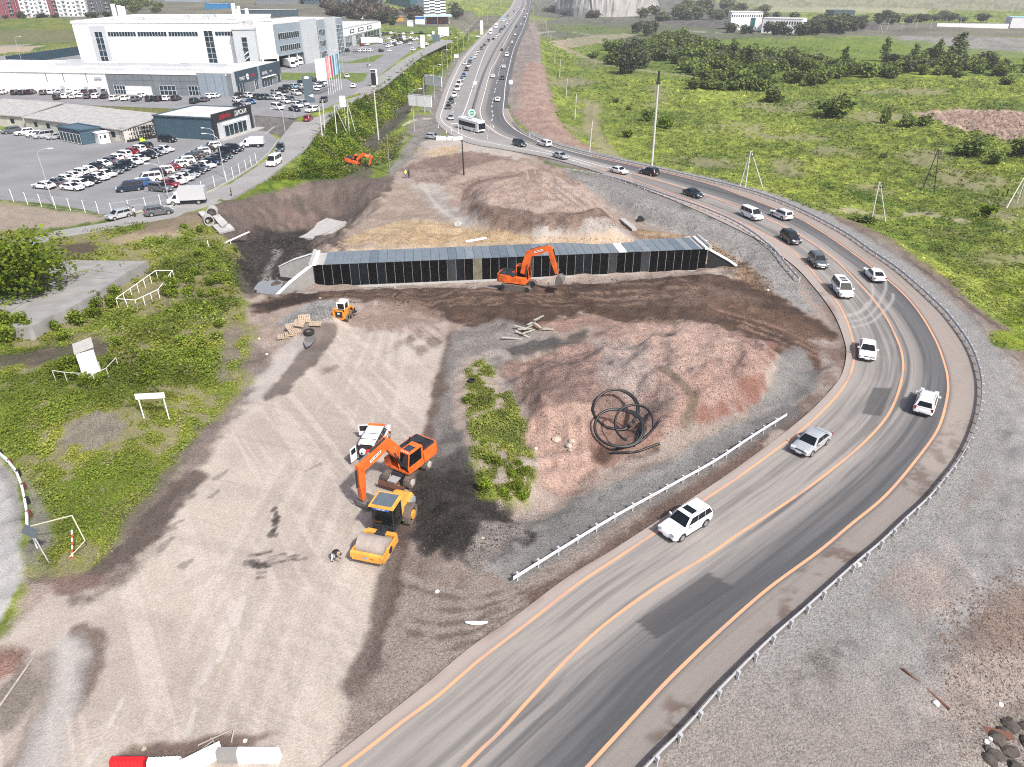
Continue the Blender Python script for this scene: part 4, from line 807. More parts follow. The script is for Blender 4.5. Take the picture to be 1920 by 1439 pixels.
# ------------------------------------------------------------------ paved lots and the side street
CONC=M('concrete',(.36,.355,.34),.85,0,.14,1.2,.2); CONCD=M('weathered_concrete',(.245,.24,.23),.9,0,.22,.5,.25); STEEL=M('galvanised_steel',(.46,.47,.48),.5,.12,.08,3); WHITE=M('white_paint',(.80,.80,.79),.5,0,.05,1)
GREY=M('grey_paint',(.3,.31,.32),.5); BLACK=M('black_paint',(.02,.02,.022),.5); ASPH=M('lot_asphalt',(.205,.207,.212),.9,0,.16,.12,.1); ASPH2=M('street_asphalt',(.255,.25,.243),.9,0,.12,.2,.1)
WOOD=M('pale_wood',(.42,.33,.24),.8,0,.2,4); RUST=M('rusty_steel',(.16,.075,.05),.8,.2,.3,4); ORANGE=M('machine_orange',(.68,.13,.022),.55,0,.32,1.4,0,.4,.1); YEL=M('machine_yellow',(.66,.32,.055),.55,0,.3,1.4,0,.4,.1); DARKM=M('machine_dark',(.028,.03,.034),.6,.2,.3,3); MUDDY=M('muddy_tyre',(.12,.095,.08),.95,0,.4,5,.4); REDP=M('red_plastic',(.55,.015,.02),.45); BLUEP=M('signal_blue',(.02,.12,.38),.5)
def sheet(name,px,z,mat,kind='structure',par=None,skirt=.12,label=None):
    w=wpoly(px,z); m=MB(); n=len(w)
    bm=bmesh.new(); vs=[bm.verts.new((a,b,z)) for a,b in w]; f=bm.faces.new(vs); bmesh.ops.recalc_face_normals(bm,faces=[f])
    if f.normal.z<0: f.normal_flip()
    bmesh.ops.triangulate(bm,faces=[f])
    r=bmesh.ops.extrude_edge_only(bm,edges=[e for e in bm.edges if e.is_boundary])
    for v in r['geom']:
        if isinstance(v,bmesh.types.BMVert): v.co.z-=skirt
    me=bpy.data.meshes.new(name); bm.to_mesh(me); bm.free(); me.materials.append(mat)
    o=bpy.data.objects.new(name,me); COL.objects.link(o)
    if par: o.parent=par
    else: tag(o,label,None,None,kind)
    return o
sheet('parking_lot',[(-700,248),(-100,246),(40,250),(120,254),(230,256),(300,248),(430,240),(500,247),(522,262),(505,285),(480,306),(440,332),(400,352),(330,385),(212,406),(160,394),(90,382),(0,374),(-700,376)],2.06,ASPH,label='grey asphalt of the fenced car lot')
sheet('parking_lot',[(-700,196),(0,192),(200,199),(330,204),(470,216),(552,222),(606,205),(640,190),(690,158),(720,135),(765,100),(812,72),(800,66),(640,72),(560,76),(200,78),(-700,110)],3.66,ASPH,label='grey asphalt of the showroom terrace')
VERGE=M('verge_grass',(.10,.145,.02),.95,0,.45,.5,.3)
vg=sheet('grass_verge',[(516,136),(560,137),(640,136),(690,138),(681,152),(665,156),(650,148),(560,150),(520,150)],3.72,VERGE,label='green verge between showroom forecourt and grey block')
sheet('grass_verge',[(600,112),(650,117),(705,104),(722,102),(700,116),(660,119),(600,117)],3.72,VERGE,label='narrow verge along the grey block')
sheet('grass_verge',[(712,52),(760,49),(830,58),(850,60),(842,64),(800,63),(740,60)],3.72,VERGE,label='green strip before the filling station')
def street_strip():
    L=[(-400,520),(40,452),(105,433),(210,416),(330,381),(432,345),(505,297),(527,258),(556,222),(603,203),(688,160),(765,106),(826,75)]
    Rr=[(-400,560),(40,468),(110,446),(330,407),(432,373),(502,334),(572,280),(600,243),(612,228),(640,203),(722,160),(790,106),(850,76)]
    zz=[1.6,1.9,2,2,2,2,2.05,2.3,3.0,3.4,3.64,3.64,3.64]
    v=[];f=[];n=24
    for i in range(len(L)):
        a=np.array(P(*L[i],zz[i]+.08)); b=np.array(P(*Rr[i],zz[i]+.08)); v+= [(*a,zz[i]+.08),(*b,zz[i]+.08)]
    for i in range(len(L)-1): f.append((2*i,2*i+1,2*i+3,2*i+2))
    m=MB(); m.add(v,f); m.add([(p[0],p[1],p[2]-.5) for p in v],[]); n=len(v)
    for i in range(len(L)-1): m.f+= [[2*i,2*i+2,n+2*i+2,n+2*i],[2*i+1,2*i+3,n+2*i+3,n+2*i+1]]; m.m+=[0,0]
    o=m.build('street',ASPH2); tag(o,'pale side street climbing past the lots',None,None,'structure')
street_strip()
kb=MB()
for pl in ([(212,408),(330,386),(400,358),(440,336),(482,309),(506,287),(524,262)],[(498,252),(515,237),(525,222)]):
    w=[g3(*q) for q in pl]
    for a,b in zip(w,w[1:]): d=b-a; kb.box(((a.x+b.x)/2,(a.y+b.y)/2,2.15),(d.length,.25,.3),math.atan2(d.y,d.x))
o=kb.build('kerb',CONC); tag(o,'concrete kerb between the fenced lot and the street',None,None,'structure')
# ------------------------------------------------------------------ guardrails
def guardrail(px,label,zr=.72,space=2.0,side=1,z0=None):
    w=wl(px,zr); d=np.hypot(*np.diff(w,axis=0).T).sum(); w=resample(w,max(4,int(d/1.0))); n,t=normals(w)
    zb=np.array([ROADZ-.1]*len(w)); 
    prof=[(.0,.16),(.045,.10),(.0,.03),(.0,-.03),(.045,-.10),(.0,-.16),(-.02,-.16),(-.02,.16)]
    m=MB(); rings=[[(w[i,0]+n[i,0]*a*side*-1,w[i,1]+n[i,1]*a*side*-1,zr-.16+b) for a,b in prof] for i in range(len(w))]
    m.loft(rings); root=m.build('guardrail',STEEL,smooth=30); tag(root,label,'guardrail')
    d=np.r_[0,np.cumsum(np.hypot(*np.diff(w,axis=0).T))]; k=0; q=[]
    for s in np.arange(.5,d[-1],space):
        x=np.interp(s,d,w[:,0]);y=np.interp(s,d,w[:,1]); nx=np.interp(s,d,n[:,0]);ny=np.interp(s,d,n[:,1]); q.append((math.hypot(x,y),x,y,nx,ny))
    q.sort(); rest=MB()
    pm=MB(); pm.box((.14,0,-.10),(.12,.12,1.0)); pm.box((.045,0,.28),(.16,.16,.24)); pm.add([(.02,-.1,.5),(.24,-.1,.28),(.24,-.1,.5),(.02,.1,.5),(.24,.1,.28),(.24,.1,.5)],[(0,1,2),(3,5,4),(0,3,4,1),(0,2,5,3),(1,4,5,2)]); pme=pm.mesh('post',STEEL)
    for i,(_,x,y,nx,ny) in enumerate(q):
        a=math.atan2(ny*side,nx*side)
        if i<95: o=ob('post',pme,root,(x,y,zr-.5)); o.rotation_euler=(0,0,a)
        else: rest.box((x+.12*math.cos(a),y+.12*math.sin(a),zr-.55),(.14,.14,.9),a)
    if rest.v: r=rest.build('post',STEEL,root); r['kind']='stuff'
    return root
guardrail(RAIL_OUT,'galvanised guardrail along the outside of the bend',side=-1)
guardrail(RAIL_IN,'short galvanised guardrail inside the near bend, above the red mound ditch',side=1)
guardrail(RAIL_UP,'galvanised guardrail inside the upper bend, above the grey stone slope',side=1)
# ------------------------------------------------------------------ median barrier, cones and signs at the junction
w=wl(MEDIAN,.06); w=resample(w,160); n,_=normals(w); m=MB()
m.loft([[(w[i,0]+n[i,0]*a,w[i,1]+n[i,1]*a,.06+b) for a,b in((-.3,0),(-.18,.3),(-.1,.95),(.1,.95),(.18,.3),(.3,0))] for i in range(len(w))])
o=m.build('median_barrier',M('dark_barrier',(.11,.11,.11),.7)); tag(o,'dark median barrier splitting the straight carriageways','barrier')
def vpost(px,ty,r,name,label,cat,mat,group=None,arm=None,head=None,lean=0,r1=None):
    b=g3(*px); h=hgt(b,ty); t=thing(name,label,cat,b,0,group); m=MB(); m.cyl((0,0,-.3),(lean,0,h),r,r1 if r1 is not None else r*.75,8); m.build('pole',mat,t,40); return t,h,b
# flexible marker posts round the junction
k=0
for x,y in((877,241),(885,251),(889,253),(914,262),(915,246),(919,240),(837,250),(847,247),(822,240),(993,258),(825,232),(866,248)):
    b=g3(x,y); m=MB(); m.cyl((0,0,0),(0,0,.06),.22,.2,10); m.cyl((0,0,.05),(0,0,1.15),.06,n=8); o=m.build('marker_post',WHITE,loc=b); m2=MB(); m2.cyl((0,0,.75),(0,0,.95),.066,n=8); m2.build('reflective_band',ORANGE,o); tag(o,'white flexible marker post at the road junction','marker post','marker posts at the junction')
for nm,cx,cy,n in(('plain white barrier block beside the silver hatchback',835,263,3),('white barrier block cluster beside the bus',853,263,4)):
    b=g3(cx,cy); m=MB(); 
    for i in range(n): m.box((i*1.25-n*.6,(i%2)*.35,.42),(1.2,.55,.84),(i%2)*.15,1,.45)
    o=m.build('barrier_block',WHITE,loc=b); tag(o,nm,'barrier')
def disc_sign(px,ty,r,label,col,arrow=True):
    t,h,b=vpost(px,ty,.05,'road_sign',label,'road sign',STEEL); m=MB(); m.cyl((0,-.06,h-r),(0,-.1,h-r),r,n=20); f=m.build('sign_face',WHITE,t)
    m=MB(); m.cyl((0,-.105,h-r),(0,-.115,h-r),r*.72,n=20); m.build('sign_symbol',col,t); m=MB(); m.box((0,-.125,h-r),(r*.9,.01,r*.2)); m.build('arrow',WHITE,t)
GRNS=M('sign_green',(.03,.33,.20),.5)
disc_sign((885,222),205,1.1,'white roundel with a green disc at the end of the median barrier',GRNS)
disc_sign((891,168),152,.7,'plain white roundel on the median, further up',WHITE); disc_sign((958,176),150,.8,'plain white roundel behind the right carriageway',WHITE)
t,h,b=vpost((846,252),232,.04,'sign_frame','white open rectangular sign frame beside the queueing cars','sign frame',WHITE); m=MB(); 
for z in(0,h-.05): m.box((1.0,0,z+.05),(2.0,.07,.1))
m.box((2.0,0,h/2),(.1,.07,h)); m.build('frame',WHITE,t)
# ------------------------------------------------------------------ culvert
A=g3(592,532); B=g3(1322,503); A.z=B.z=-2.75
cu=(B-A).normalized(); cn=Vector((-cu.y,cu.x,0)); Lc=(B-A).length; ang=math.atan2(cu.y,cu.x); CTOP=.85; dep=5.6
culv=thing('box_culvert','long concrete box culvert sealed with black sheet panels','culvert',(A.x,A.y,-2.75),ang)
MEMB=[M('black_membrane',(.003,.0033,.004),.55,0,.5,.6,0,.12),M('dark_blue_membrane',(.008,.011,.015),.5,0,.6,.8,0,.15),M('grey_membrane',(.03,.034,.038),.4,0,.4,.8),M('olive_membrane',(.14,.13,.085),.7,0,.3,1)]
ROOFM=[M('roof_membrane',(.15,.18,.205),.55,0,.12,.9),M('roof_membrane_dark',(.115,.145,.17),.5,0,.12,.9),M('roof_membrane_pale',(.19,.215,.235),.55,0,.12,.9)]
hc=CTOP+2.75
m=MB(); m.box((Lc/2,dep/2,hc/2-.02),(Lc-.1,dep-.1,hc-.1)); m.build('body',CONC,culv)
NP=46; pw=Lc/NP; rp=random.Random(5)
for i in range(NP):
    m=MB(); m.box(((i+.5)*pw,.03,hc/2+.12),(pw-.06,.07,hc-.26)); mt=MEMB[3] if i==18 else MEMB[1] if i<8 and rp.random()<.6 else MEMB[2] if rp.random()<.10 else MEMB[1] if rp.random()<.15 else MEMB[0]
    m.build('wall_panel',mt,culv)
    if i in(0,NP-1): continue
    m=MB(); m.box(((i+.5)*pw+.25,dep/2,hc+.02+.004*(i%3)),(pw-.05,dep-.05,.07)); m.build('roof_panel',WHITE if i==35 else ROOFM[rp.choice([0,0,0,1,2])],culv)
for i in range(1,NP): 
    if rp.random()<.75: m=MB(); m.box((i*pw,-.012,hc/2+.1),(.05,.012,hc*(.5+.45*rp.random()))); m.build('seam',CONCD,culv)
m=MB(); m.box((Lc/2,-.28,.12),(Lc,.55,.24)); m.build('footing',CONC,culv)
for e,s in((0,-1),(Lc,1)):
    m=MB(); m.box((e+s*.05,dep/2,hc+.12),(1.0,dep+.3,.28)); m.build('end_cap',WHITE,culv); m=MB(); m.cyl((e+s*.35,-.2,hc+.32),(e+s*.35,dep,hc+.32),.3,n=10); m.build('edge_roll',CONC,culv,40)
# splayed wing walls stepping down to the ground
def wing(x0,ang2,Lw,h0,h1,mat,y0=0,label='wing_wall'):
    d=Vector((math.cos(ang2),math.sin(ang2),0)); n=Vector((-d.y,d.x,0))*.22; p=Vector((x0,y0,0)); m=MB(); q=p+d*Lw; k=p+d*Lw*.62
    top=[(p,h0),(k,h0*.45+h1*.55),(q,h1)]
    rings=[[a-n+Vector((0,0,-1)),a-n+Vector((0,0,h)),a+n+Vector((0,0,h)),a+n+Vector((0,0,-1))] for a,h in top]; m.loft(rings); o=m.build(label,mat,culv)
    m=MB(); m.loft([[a-n*1.5+Vector((0,0,h)),a-n*1.5+Vector((0,0,h+.14)),a+n*1.5+Vector((0,0,h+.14)),a+n*1.5+Vector((0,0,h))] for a,h in top]); m.build('coping',WHITE if label=='wing_wall' else CONC,o)
wing(-.2,R(180+32),6.0,hc,.3,CONCD); wing(-.2,R(180-25),7.0,hc,.6,CONC,dep)
wing(Lc+.2,R(-30),5.2,hc-.1,1.0,M('black_coated_concrete',(.025,.026,.028),.7,0,.5,1.5)); wing(Lc+.2,R(35),6,hc,.9,CONC,dep)
# concrete pad of the stream bed, water pool
pz=-4.12; o=sheet('concrete_pad',[(560,445),(575,438),(588,428),(595,418),(612,409),(645,416),(648,420),(622,436),(600,440),(585,447)],-4.55,CONC,'thing',skirt=.4); tag(o,'wet pale concrete slab on the floor of the pit','concrete slab',None,None); del o['kind']
m=MB(); a=Vector((*map(float,P(648,417,-4.4)),-4.4)); b=Vector((*map(float,P(606,440,-4.4)),-4.4)); d=b-a; m.box(((a.x+b.x)/2,(a.y+b.y)/2,-4.45),(d.length,.4,.5),math.atan2(d.y,d.x)); m.build('kerb_wall',CONC,o)
wm=bpy.data.materials.new('pool_water'); wm.use_nodes=True; bb=wm.node_tree.nodes['Principled BSDF']; bb.inputs['Base Color'].default_value=(.20,.205,.21,1); bb.inputs['Roughness'].default_value=.08; bb.inputs['Specular IOR Level'].default_value=.8
nzn=wm.node_tree.nodes.new('ShaderNodeTexNoise'); nzn.inputs['Scale'].default_value=.35; rpn=wm.node_tree.nodes.new('ShaderNodeValToRGB'); rpn.color_ramp.elements[0].color=(.24,.18,.12,1); rpn.color_ramp.elements[1].color=(.235,.24,.245,1); rpn.color_ramp.elements[0].position=.36; rpn.color_ramp.elements[1].position=.42
wm.node_tree.links.new(nzn.outputs['Fac'],rpn.inputs['Fac']); wm.node_tree.links.new(rpn.outputs['Color'],bb.inputs['Base Color'])
zp=float(G(503,543)[2])+.3
sheet('water',[(474,556),(476,541),(484,530),(499,524),(517,522),(530,528),(531,543),(521,556),(505,564),(484,566)],zp,wm,label='grey rain pool beside the culvert mouth')
# ------------------------------------------------------------------ tracked and wheeled excavators
def stick_box(m,a,b,w,h0,h1):
    """tapered box beam from a to b in the x-z plane"""
    a=Vector((a[0],0,a[1]));b=Vector((b[0],0,b[1])); d=(b-a).normalized(); n=Vector((-d.z,0,d.x))
    m.loft([[p+n*h/2*s1+Vector((0,w/2*s2,0)) for s1,s2 in((-1,-1),(1,-1),(1,1),(-1,1))] for p,h in((a,h0),((a*.5+b*.5),max(h0,h1)*1.12),(b,h1))])
def excavator(label,loc,rz,uprz,boom,stick,bucket,tracks=True,sc=1.0,tilt=None,blade=False,cat='excavator'):
    t=thing('crawler_excavator' if tracks else 'wheeled_excavator',label,cat,loc,rz); t.scale=(sc,)*3
    if tilt: t.rotation_euler=(tilt[0],tilt[1],rz)
    if tracks:
        for s in(-1,1):
            m=MB(); prof=[(-2.1,.25),(-1.85,0),(1.85,0),(2.1,.25),(2.15,.6),(1.9,.88),(-1.9,.88),(-2.15,.6)]; m.ext(prof,s*1.25-.3,s*1.25+.3); tk=m.build('track',MUDDY if sc==1 else TYRE,t)
            m=MB()
            for x in(-1.75,1.75): m.cyl((x,s*1.25-.32,.45),(x,s*1.25+.32,.45),.36,n=14)
            m.build('sprocket',DARKM,tk,40)
        m=MB(); m.box((0,0,.62),(2.4,2.0,.5)); m.cyl((0,0,.8),(0,0,1.1),.75,n=16); m.build('undercarriage',DARKM,t)
        zu=1.05
    else:
        wt=MB(); wt.wheel((0,0,0),.56,.62,n=20)
        for k in range(18): 
            a=2*math.pi*k/18; wt.box((.56*math.cos(a),0,.56*math.sin(a)),(.09,.6,.05),mat=Matrix.Rotation(-a+math.pi/2,3,'Y'))
        me=wt.mesh('wheel',MUDDY,40); hb=MB(); hb.cyl((0,-.34,0),(0,.34,0),.3,n=12); hme=hb.mesh('hub',M('dusty_rim',(.42,.40,.37),.8),40)
        for x in(-1.35,1.45):
            for s in(-1,1): w_=ob('wheel',me,t,(x,s*1.02,.56)); ob('hub',hme,w_)
        m=MB(); m.box((0,0,.85),(3.6,.9,.45)); m.box((-1.35,0,.6),(.3,1.6,.3)); m.box((1.45,0,.6),(.3,1.6,.3)); m.box((.9,0,1.0),(1.5,1.1,.28)); m.cyl((0,0,1.0),(0,0,1.3),.75,n=16); m.build('chassis',DARKM,t)
        m=MB(); m.box((2.15,0,.98),(.9,.8,.12),0); m.build('step_cover',M('dusty_plate',(.30,.30,.30),.7),t)
        m=MB(); m.ext([(2.55,.1),(2.62,.1),(2.75,.5),(2.68,.85),(2.58,.85),(2.62,.5)],-1.25,1.25); m.box((2.2,0,.45),(.8,.5,.15)); m.build('dozer_blade',RUST,t)
        zu=1.3
    up=bpy.data.objects.new('upper_body',None); 
    # the turned upper structure: its mesh is the house, everything on it hangs from it
    q=Matrix.Rotation(uprz,4,'Z')
    def put(m,name,mat,smooth=0):
        m.v=[tuple(q@Vector(v)) for v in m.v]; return m.build(name,mat,t,smooth)
    m=MB(); rb=-2.75
    m.loft([[(x,y*wd,z) for y,z in((-1.3,zu),(-1.33,zu+.45),(-1.25,zu+1.0),(1.25,zu+1.0),(1.33,zu+.45),(1.3,zu))] for x,wd in((rb,.72),(rb+.12,.88),(rb+.45,1),(-.75,1),(-.7,1))]); m.box((.35,-.95,zu+.42),(2.1,.7,.80)); m.box((.3,0,zu+.1),(2.2,2.55,.2)); put(m,'house',ORANGE,35)
    m=MB(); m.box((-1.75,0,zu+1.08),(1.5,2.1,.20),0,.94)
    for k in range(5): m.box((-2.3+k*.27,.5,zu+1.2),(.1,1.0,.05))
    m.box((-.65,-.5,zu+.98),(.9,1.3,.12)); m.cyl((-1.3,-.7,zu+1.1),(-1.3,-.7,zu+1.55),.08); m.cyl((-1.5,.3,zu+1.15),(-1.5,.3,zu+1.4),.16); put(m,'engine_cover',DARKM)
    m=MB(); m.box((-2.0,0,zu-.02),(1.4,2.3,.06)); put(m,'belly_plate',DARKM)
    # cab on the left
    x0,x1,y0,y1,z0,z1=-.45,1.3,.32,1.34,zu+.1,zu+1.95
    m=MB(); sid=[(x0,z0),(x1,z0),(x1+.1,z0+.55),(x1-.12,z1),(x0,z1)]
    for s in(y0,y1):
        for a,b in zip(sid,sid[1:]+sid[:1]): m.cyl((a[0],s,a[1]),(b[0],s,b[1]),.06,n=6)
    m.box(((x0+x1)/2-.07,(y0+y1)/2,z1+.02),(x1-x0-.05,y1-y0+.06,.12),0,.92); m.box((x0+.05,(y0+y1)/2,(z0+z1)/2),(.1,y1-y0,z1-z0)); m.box(((x0+x1)/2,y1,z0+.3),(x1-x0,.05,.6)); put(m,'cab',ORANGE)
    m=MB(); m.ext([(x0+.06,z0+.05),(x1-.02,z0+.05),(x1+.08,z0+.55),(x1-.13,z1-.06),(x0+.06,z1-.06)],y0+.04,y1-.03); cg=put(m,'cab_glass',M('cab_glass',(.006,.008,.01),.1,0,.3,2,0,.7))
    m=MB(); m.box(((x0+x1)/2+.1,(y0+y1)/2,z1+.09),(.75,.72,.03)); put(m,'roof_hatch',M('roof_hatch_glass',(.035,.045,.06),.2),0)
    m=MB()
    for k in range(4): m.box((x1-.16,y0+.2+k*.22,z1+.1),(.06,.13,.09))
    put(m,'work_light',LAMP)
    # boom, stick, bucket
    m=MB(); 
    f0,kn,tp=boom; stick_box(m,f0,kn,.52,.75,.85); stick_box(m,kn,tp,.50,.85,.55); m.cyl((kn[0],-.27,kn[1]),(kn[0],.27,kn[1]),.44,n=14); put(m,'boom',ORANGE)
    mid=((kn[0]+tp[0])/2,(kn[1]+tp[1])/2); d=Vector((tp[0]-kn[0],0,tp[1]-kn[1])).normalized(); n=Vector((-d.z,0,d.x)); L2=(Vector((tp[0]-kn[0],0,tp[1]-kn[1]))).length*.42
    m=MB(); c=Vector((mid[0],0,mid[1])); 
    for s in(-1,1): m.add([c+d*a+n*b+Vector((0,s*.262,0)) for a,b in((-L2/2,-.12),(L2/2,-.12),(L2/2,.12),(-L2/2,.12))],[(0,1,2,3)])
    put(m,'name_plate',WHITE)
    m=MB()
    for k in range(7):
        for s in(-1,1): m.add([c+d*(L2*(-.42+k*.128+a))+n*b+Vector((0,s*.266,0)) for a,b in((0,-.06),(.085,-.06),(.085,.06),(0,.06))],[(0,1,2,3)])
    put(m,'name_lettering',DARKM)
    m=MB(); s0,s1=stick; stick_box(m,s0,s1,.40,.62,.34); put(m,'stick',ORANGE)
    def ram(a,b,nm,r=.11):
        a=Vector((a[0],a[2] if len(a)>2 else 0,a[1]));b=Vector((b[0],a.y,b[1])); k=a+(b-a)*.6; m=MB(); m.cyl(a,k,r,n=8); o=put(m,nm,DARKM,40); m=MB(); m.cyl(k,b,r*.55,n=8); m.v=[tuple(q@Vector(v)) for v in m.v]; m.build('piston',CHROME,o,40)
    for s in(-.42,.42): ram((f0[0]+.55,f0[1]-.35,s),((f0[0]+kn[0])/2+.35,(f0[1]+kn[1])/2+.1),'boom_cylinder')
    ram((kn[0]+.1,kn[1]+.45),(s0[0]+n.x*.3-.1,s0[1]+.25),'stick_cylinder'); dd=Vector((s1[0]-s0[0],0,s1[1]-s0[1])).normalized(); nn=Vector((-dd.z,0,dd.x)); 
    if nn.x<0: nn=-nn
    pa=Vector((s0[0],0,s0[1]))+dd*.4+nn*.42; pb=Vector((s1[0],0,s1[1]))-dd*.35+nn*.45; ram((pa.x,pa.z),(pb.x,pb.z),'bucket_cylinder',.09)
    m=MB(); bx,bz,ba=bucket; c,s_=math.cos(ba),math.sin(ba); prof=[(0,0),(.35,.22),(.75,.1),(1.0,-.35),(.9,-.8),(.5,-1.05),(.1,-1.15),(.12,-1.05),(.5,-.92),(.78,-.7),(.86,-.35),(.65,0),(.3,.08)]
    pts=[(bx+a*c-b*s_,bz+a*s_+b*c) for a,b in prof]; m.ext(pts,-.62,.62)
    sp=[(bx+a*c-b*s_,bz+a*s_+b*c) for a,b in((0,0),(.35,.22),(.75,.1),(1,-.35),(.9,-.8),(.5,-1.05),(.1,-1.15),(-.02,-.6))]
    for y in(-.64,.60): m.ext(sp,y,y+.04)
    put(m,'bucket',M('worn_bucket_steel',(.20,.185,.165),.6,.4,.35,4) if sc==1 else DARKM)
    bpy.data.objects.remove(up); return t
b=g3(972,540)
excavator('orange crawler excavator digging in front of the black culvert wall',b,R(-20),0,((.7,2.2),(1.5,5.1),(4.3,6.2)),((4.3,6.35),(5.4,2.75)),(5.5,2.5,R(-10)))
b=g3(766,890)
excavator('orange wheeled excavator parked behind the yellow roller',b,R(-114),R(-9),((.7,2.3),(2.3,4.6),(5.4,3.9)),((5.4,4.35),(5.5,1.0)),(5.35,.95,R(-75)),False)
b=g3(664,312)
excavator('small orange crawler excavator down in the green ditch',b,R(-14),0,((.7,2.0),(2.3,4.1),(5.0,3.9)),((5.0,4.1),(4.5,1.5)),(4.4,1.4,R(-80)),True,.8,(R(0),R(12)))
# ------------------------------------------------------------------ yellow drum roller
b=g3(729,1001); rz=head((731,994),(690,1060)); t=thing('road_roller','yellow single drum roller with dark cab and dusty drum','road roller',b,rz); t.scale=(1.08,)*3
m=MB(); m.cyl((2.25,-1.03,.78),(2.25,1.03,.78),.78,n=32); m.build('drum',M('dusty_drum',(.33,.285,.25),.8,.1,.25,1.5,.3),t,40)
m=MB(); side=[(1.0,.45),(3.3,.45),(3.45,.62),(3.45,.98),(3.3,1.06),(1.0,1.06)]
for s in(-1.2,1.08): m.ext(side,s,s+.12)
m.box((3.33,0,.78),(.30,2.16,.55),0,.86,1); m.box((1.05,0,.88),(.35,2.16,.36)); fr=m.build('drum_frame',YEL,t)
m=MB()
for s in(-1,1): m.cyl((2.25,s*1.1,.75),(2.25,s*1.22,.75),.26,n=16)
m.build('drum_hub',DARKM,fr,40)
m=MB(); m.box((3.495,-.1,.80),(.012,.34,.12)); m.build('maker_badge',BLUEP,fr)
def text(s,size,mat,parent,loc,rot,name='lettering',ext=.004,al='CENTER'):
    cu_=bpy.data.curves.new('t','FONT'); cu_.body=s; cu_.size=size; cu_.extrude=ext; cu_.align_x=al; cu_.resolution_u=2
    o=bpy.data.objects.new('t',cu_); COL.objects.link(o); dg=bpy.context.evaluated_depsgraph_get(); me=bpy.data.meshes.new_from_object(o.evaluated_get(dg)); bpy.data.objects.remove(o)
    me.name=name; me.materials.clear(); me.materials.append(mat); r=bpy.data.objects.new(name,me); COL.objects.link(r); r.parent=parent; r.location=loc; r.rotation_euler=rot; return r
text('CMG',.17,WHITE,fr,(3.503,-.1,.745),(R(90),0,R(90))); text('SINO',.14,REDP,fr,(3.50,.42,.75),(R(90),0,R(90)))
m=MB(); m.box((1.0,0,.85),(.9,.7,.5)); m.cyl((.75,0,.4),(.75,0,1.2),.2,n=10); m.build('hitch',DARKM,t)
m=MB(); x0,x1=-.75,.65
for x in(x0,x1):
    for s in(-.78,.78): m.cyl((x,s,1.0),(x-.06*(x>0),s*.96,2.9),.05,n=6)
m.box((-.05,0,1.05),(1.5,1.6,.35)); m.box((.66,0,1.25),(.12,1.6,.12)); m.build('cab_frame',DARKM,t)
m=MB(); m.box((-.05,0,2.05),(1.36,1.52,1.62),0,.97); m.build('cab_glass',M('cab_glass',(.006,.008,.01),.1),t)
m=MB(); m.box((-.05,0,2.95),(1.72,1.86,.14),0,.95); cr_=m.build('cab_roof',YEL,t); m=MB(); m.box((-.05,0,3.025),(1.36,1.46,.03)); m.build('roof_panel',M('roof_panel_grey',(.10,.13,.155),.4),cr_)
m=MB(); m.box((.78,0,2.78),(.03,1.2,.16)); m.build('sun_strip',BLUEP,t); text('STROYMASH',.11,WHITE,t,(.80,0,2.74),(R(90),0,R(90)))
m=MB(); m.loft([[(x,y*k,z) for y,z in((-.78,.75),(-.8,1.5),(-.62,1.72*h),(.62,1.72*h),(.8,1.5),(.78,.75))] for x,k,h in((-3.0,.9,.92),(-2.7,1,1),(-1.2,1,1.06),(-.8,1,1.06))]); m.box((-.95,.2,2.0),(.35,.9,.25)); m.build('engine_hood',YEL,t,35)
m=MB(); m.box((-3.05,0,1.0),(.15,1.5,.6)); m.box((-2.2,-.9,1.25),(1.1,.22,.4)); m.box((-2.2,.9,1.25),(1.1,.22,.4)); m.cyl((-1.6,-.4,1.7),(-1.6,-.4,2.35),.07); m.build('rear_guard',M('grey_fender',(.25,.27,.29),.6),t)
wt=MB(); wt.wheel((0,0,0),.80,.58,n=22)
for k in range(20): a=2*math.pi*k/20; wt.box((.8*math.cos(a),(.1 if k%2 else -.1),.8*math.sin(a)),(.1,.36,.05),mat=Matrix.Rotation(-a+math.pi/2,3,'Y'))
me=wt.mesh('wheel',MUDDY,40); hb=MB(); hb.cyl((0,-.31,0),(0,.31,0),.36,n=14); hme=hb.mesh('hub',YEL,40)
for s in(-1,1): w_=ob('wheel',me,t,(-1.55,s*1.02,.80)); ob('hub',hme,w_)
# ------------------------------------------------------------------ skid steer
b=g3(645,596); t=thing('skid_steer_loader','orange and white skid steer loader beside the gravel heap','loader',b,R(80))
m=MB(); m.box((-.2,0,.62),(2.2,1.1,.6)); m.box((-1.2,0,.95),(.35,1.5,.9),0,.95); m.box((-.9,.62,1.05),(1.1,.26,.7)); m.box((-.9,-.62,1.05),(1.1,.26,.7)); m.build('body',ORANGE if False else M('loader_orange',(.78,.27,.03),.4),t)
m=MB(); m.box((-1.0,0,1.36),(.75,.9,.06)); m.box((-1.395,0,1.0),(.04,.85,.75)); m.build('engine_lid',DARKM,t); m=MB(); m.box((-1.42,0,1.15),(.02,.25,.2)); m.build('plate',WHITE,t)
m=MB(); 
for x in(-.55,.65):
    for s in(-.48,.48): m.box((x,s,1.6),(.12,.1,1.2))
m.box((.05,0,2.17),(1.35,1.1,.14),0,.9); m.box((-.58,0,1.2),(.1,1.0,.35)); m.build('cab',WHITE,t); m=MB(); m.box((.05,0,1.62),(1.14,.9,1.0)); m.build('cab_glass',GLASS,t)
wt=MB(); wt.wheel((0,0,0),.42,.32); me=wt.mesh('wheel',MUDDY,40)
for x in(-.75,.55):
    for s in(-1,1): ob('wheel',me,t,(x,s*.78,.42))
m=MB()
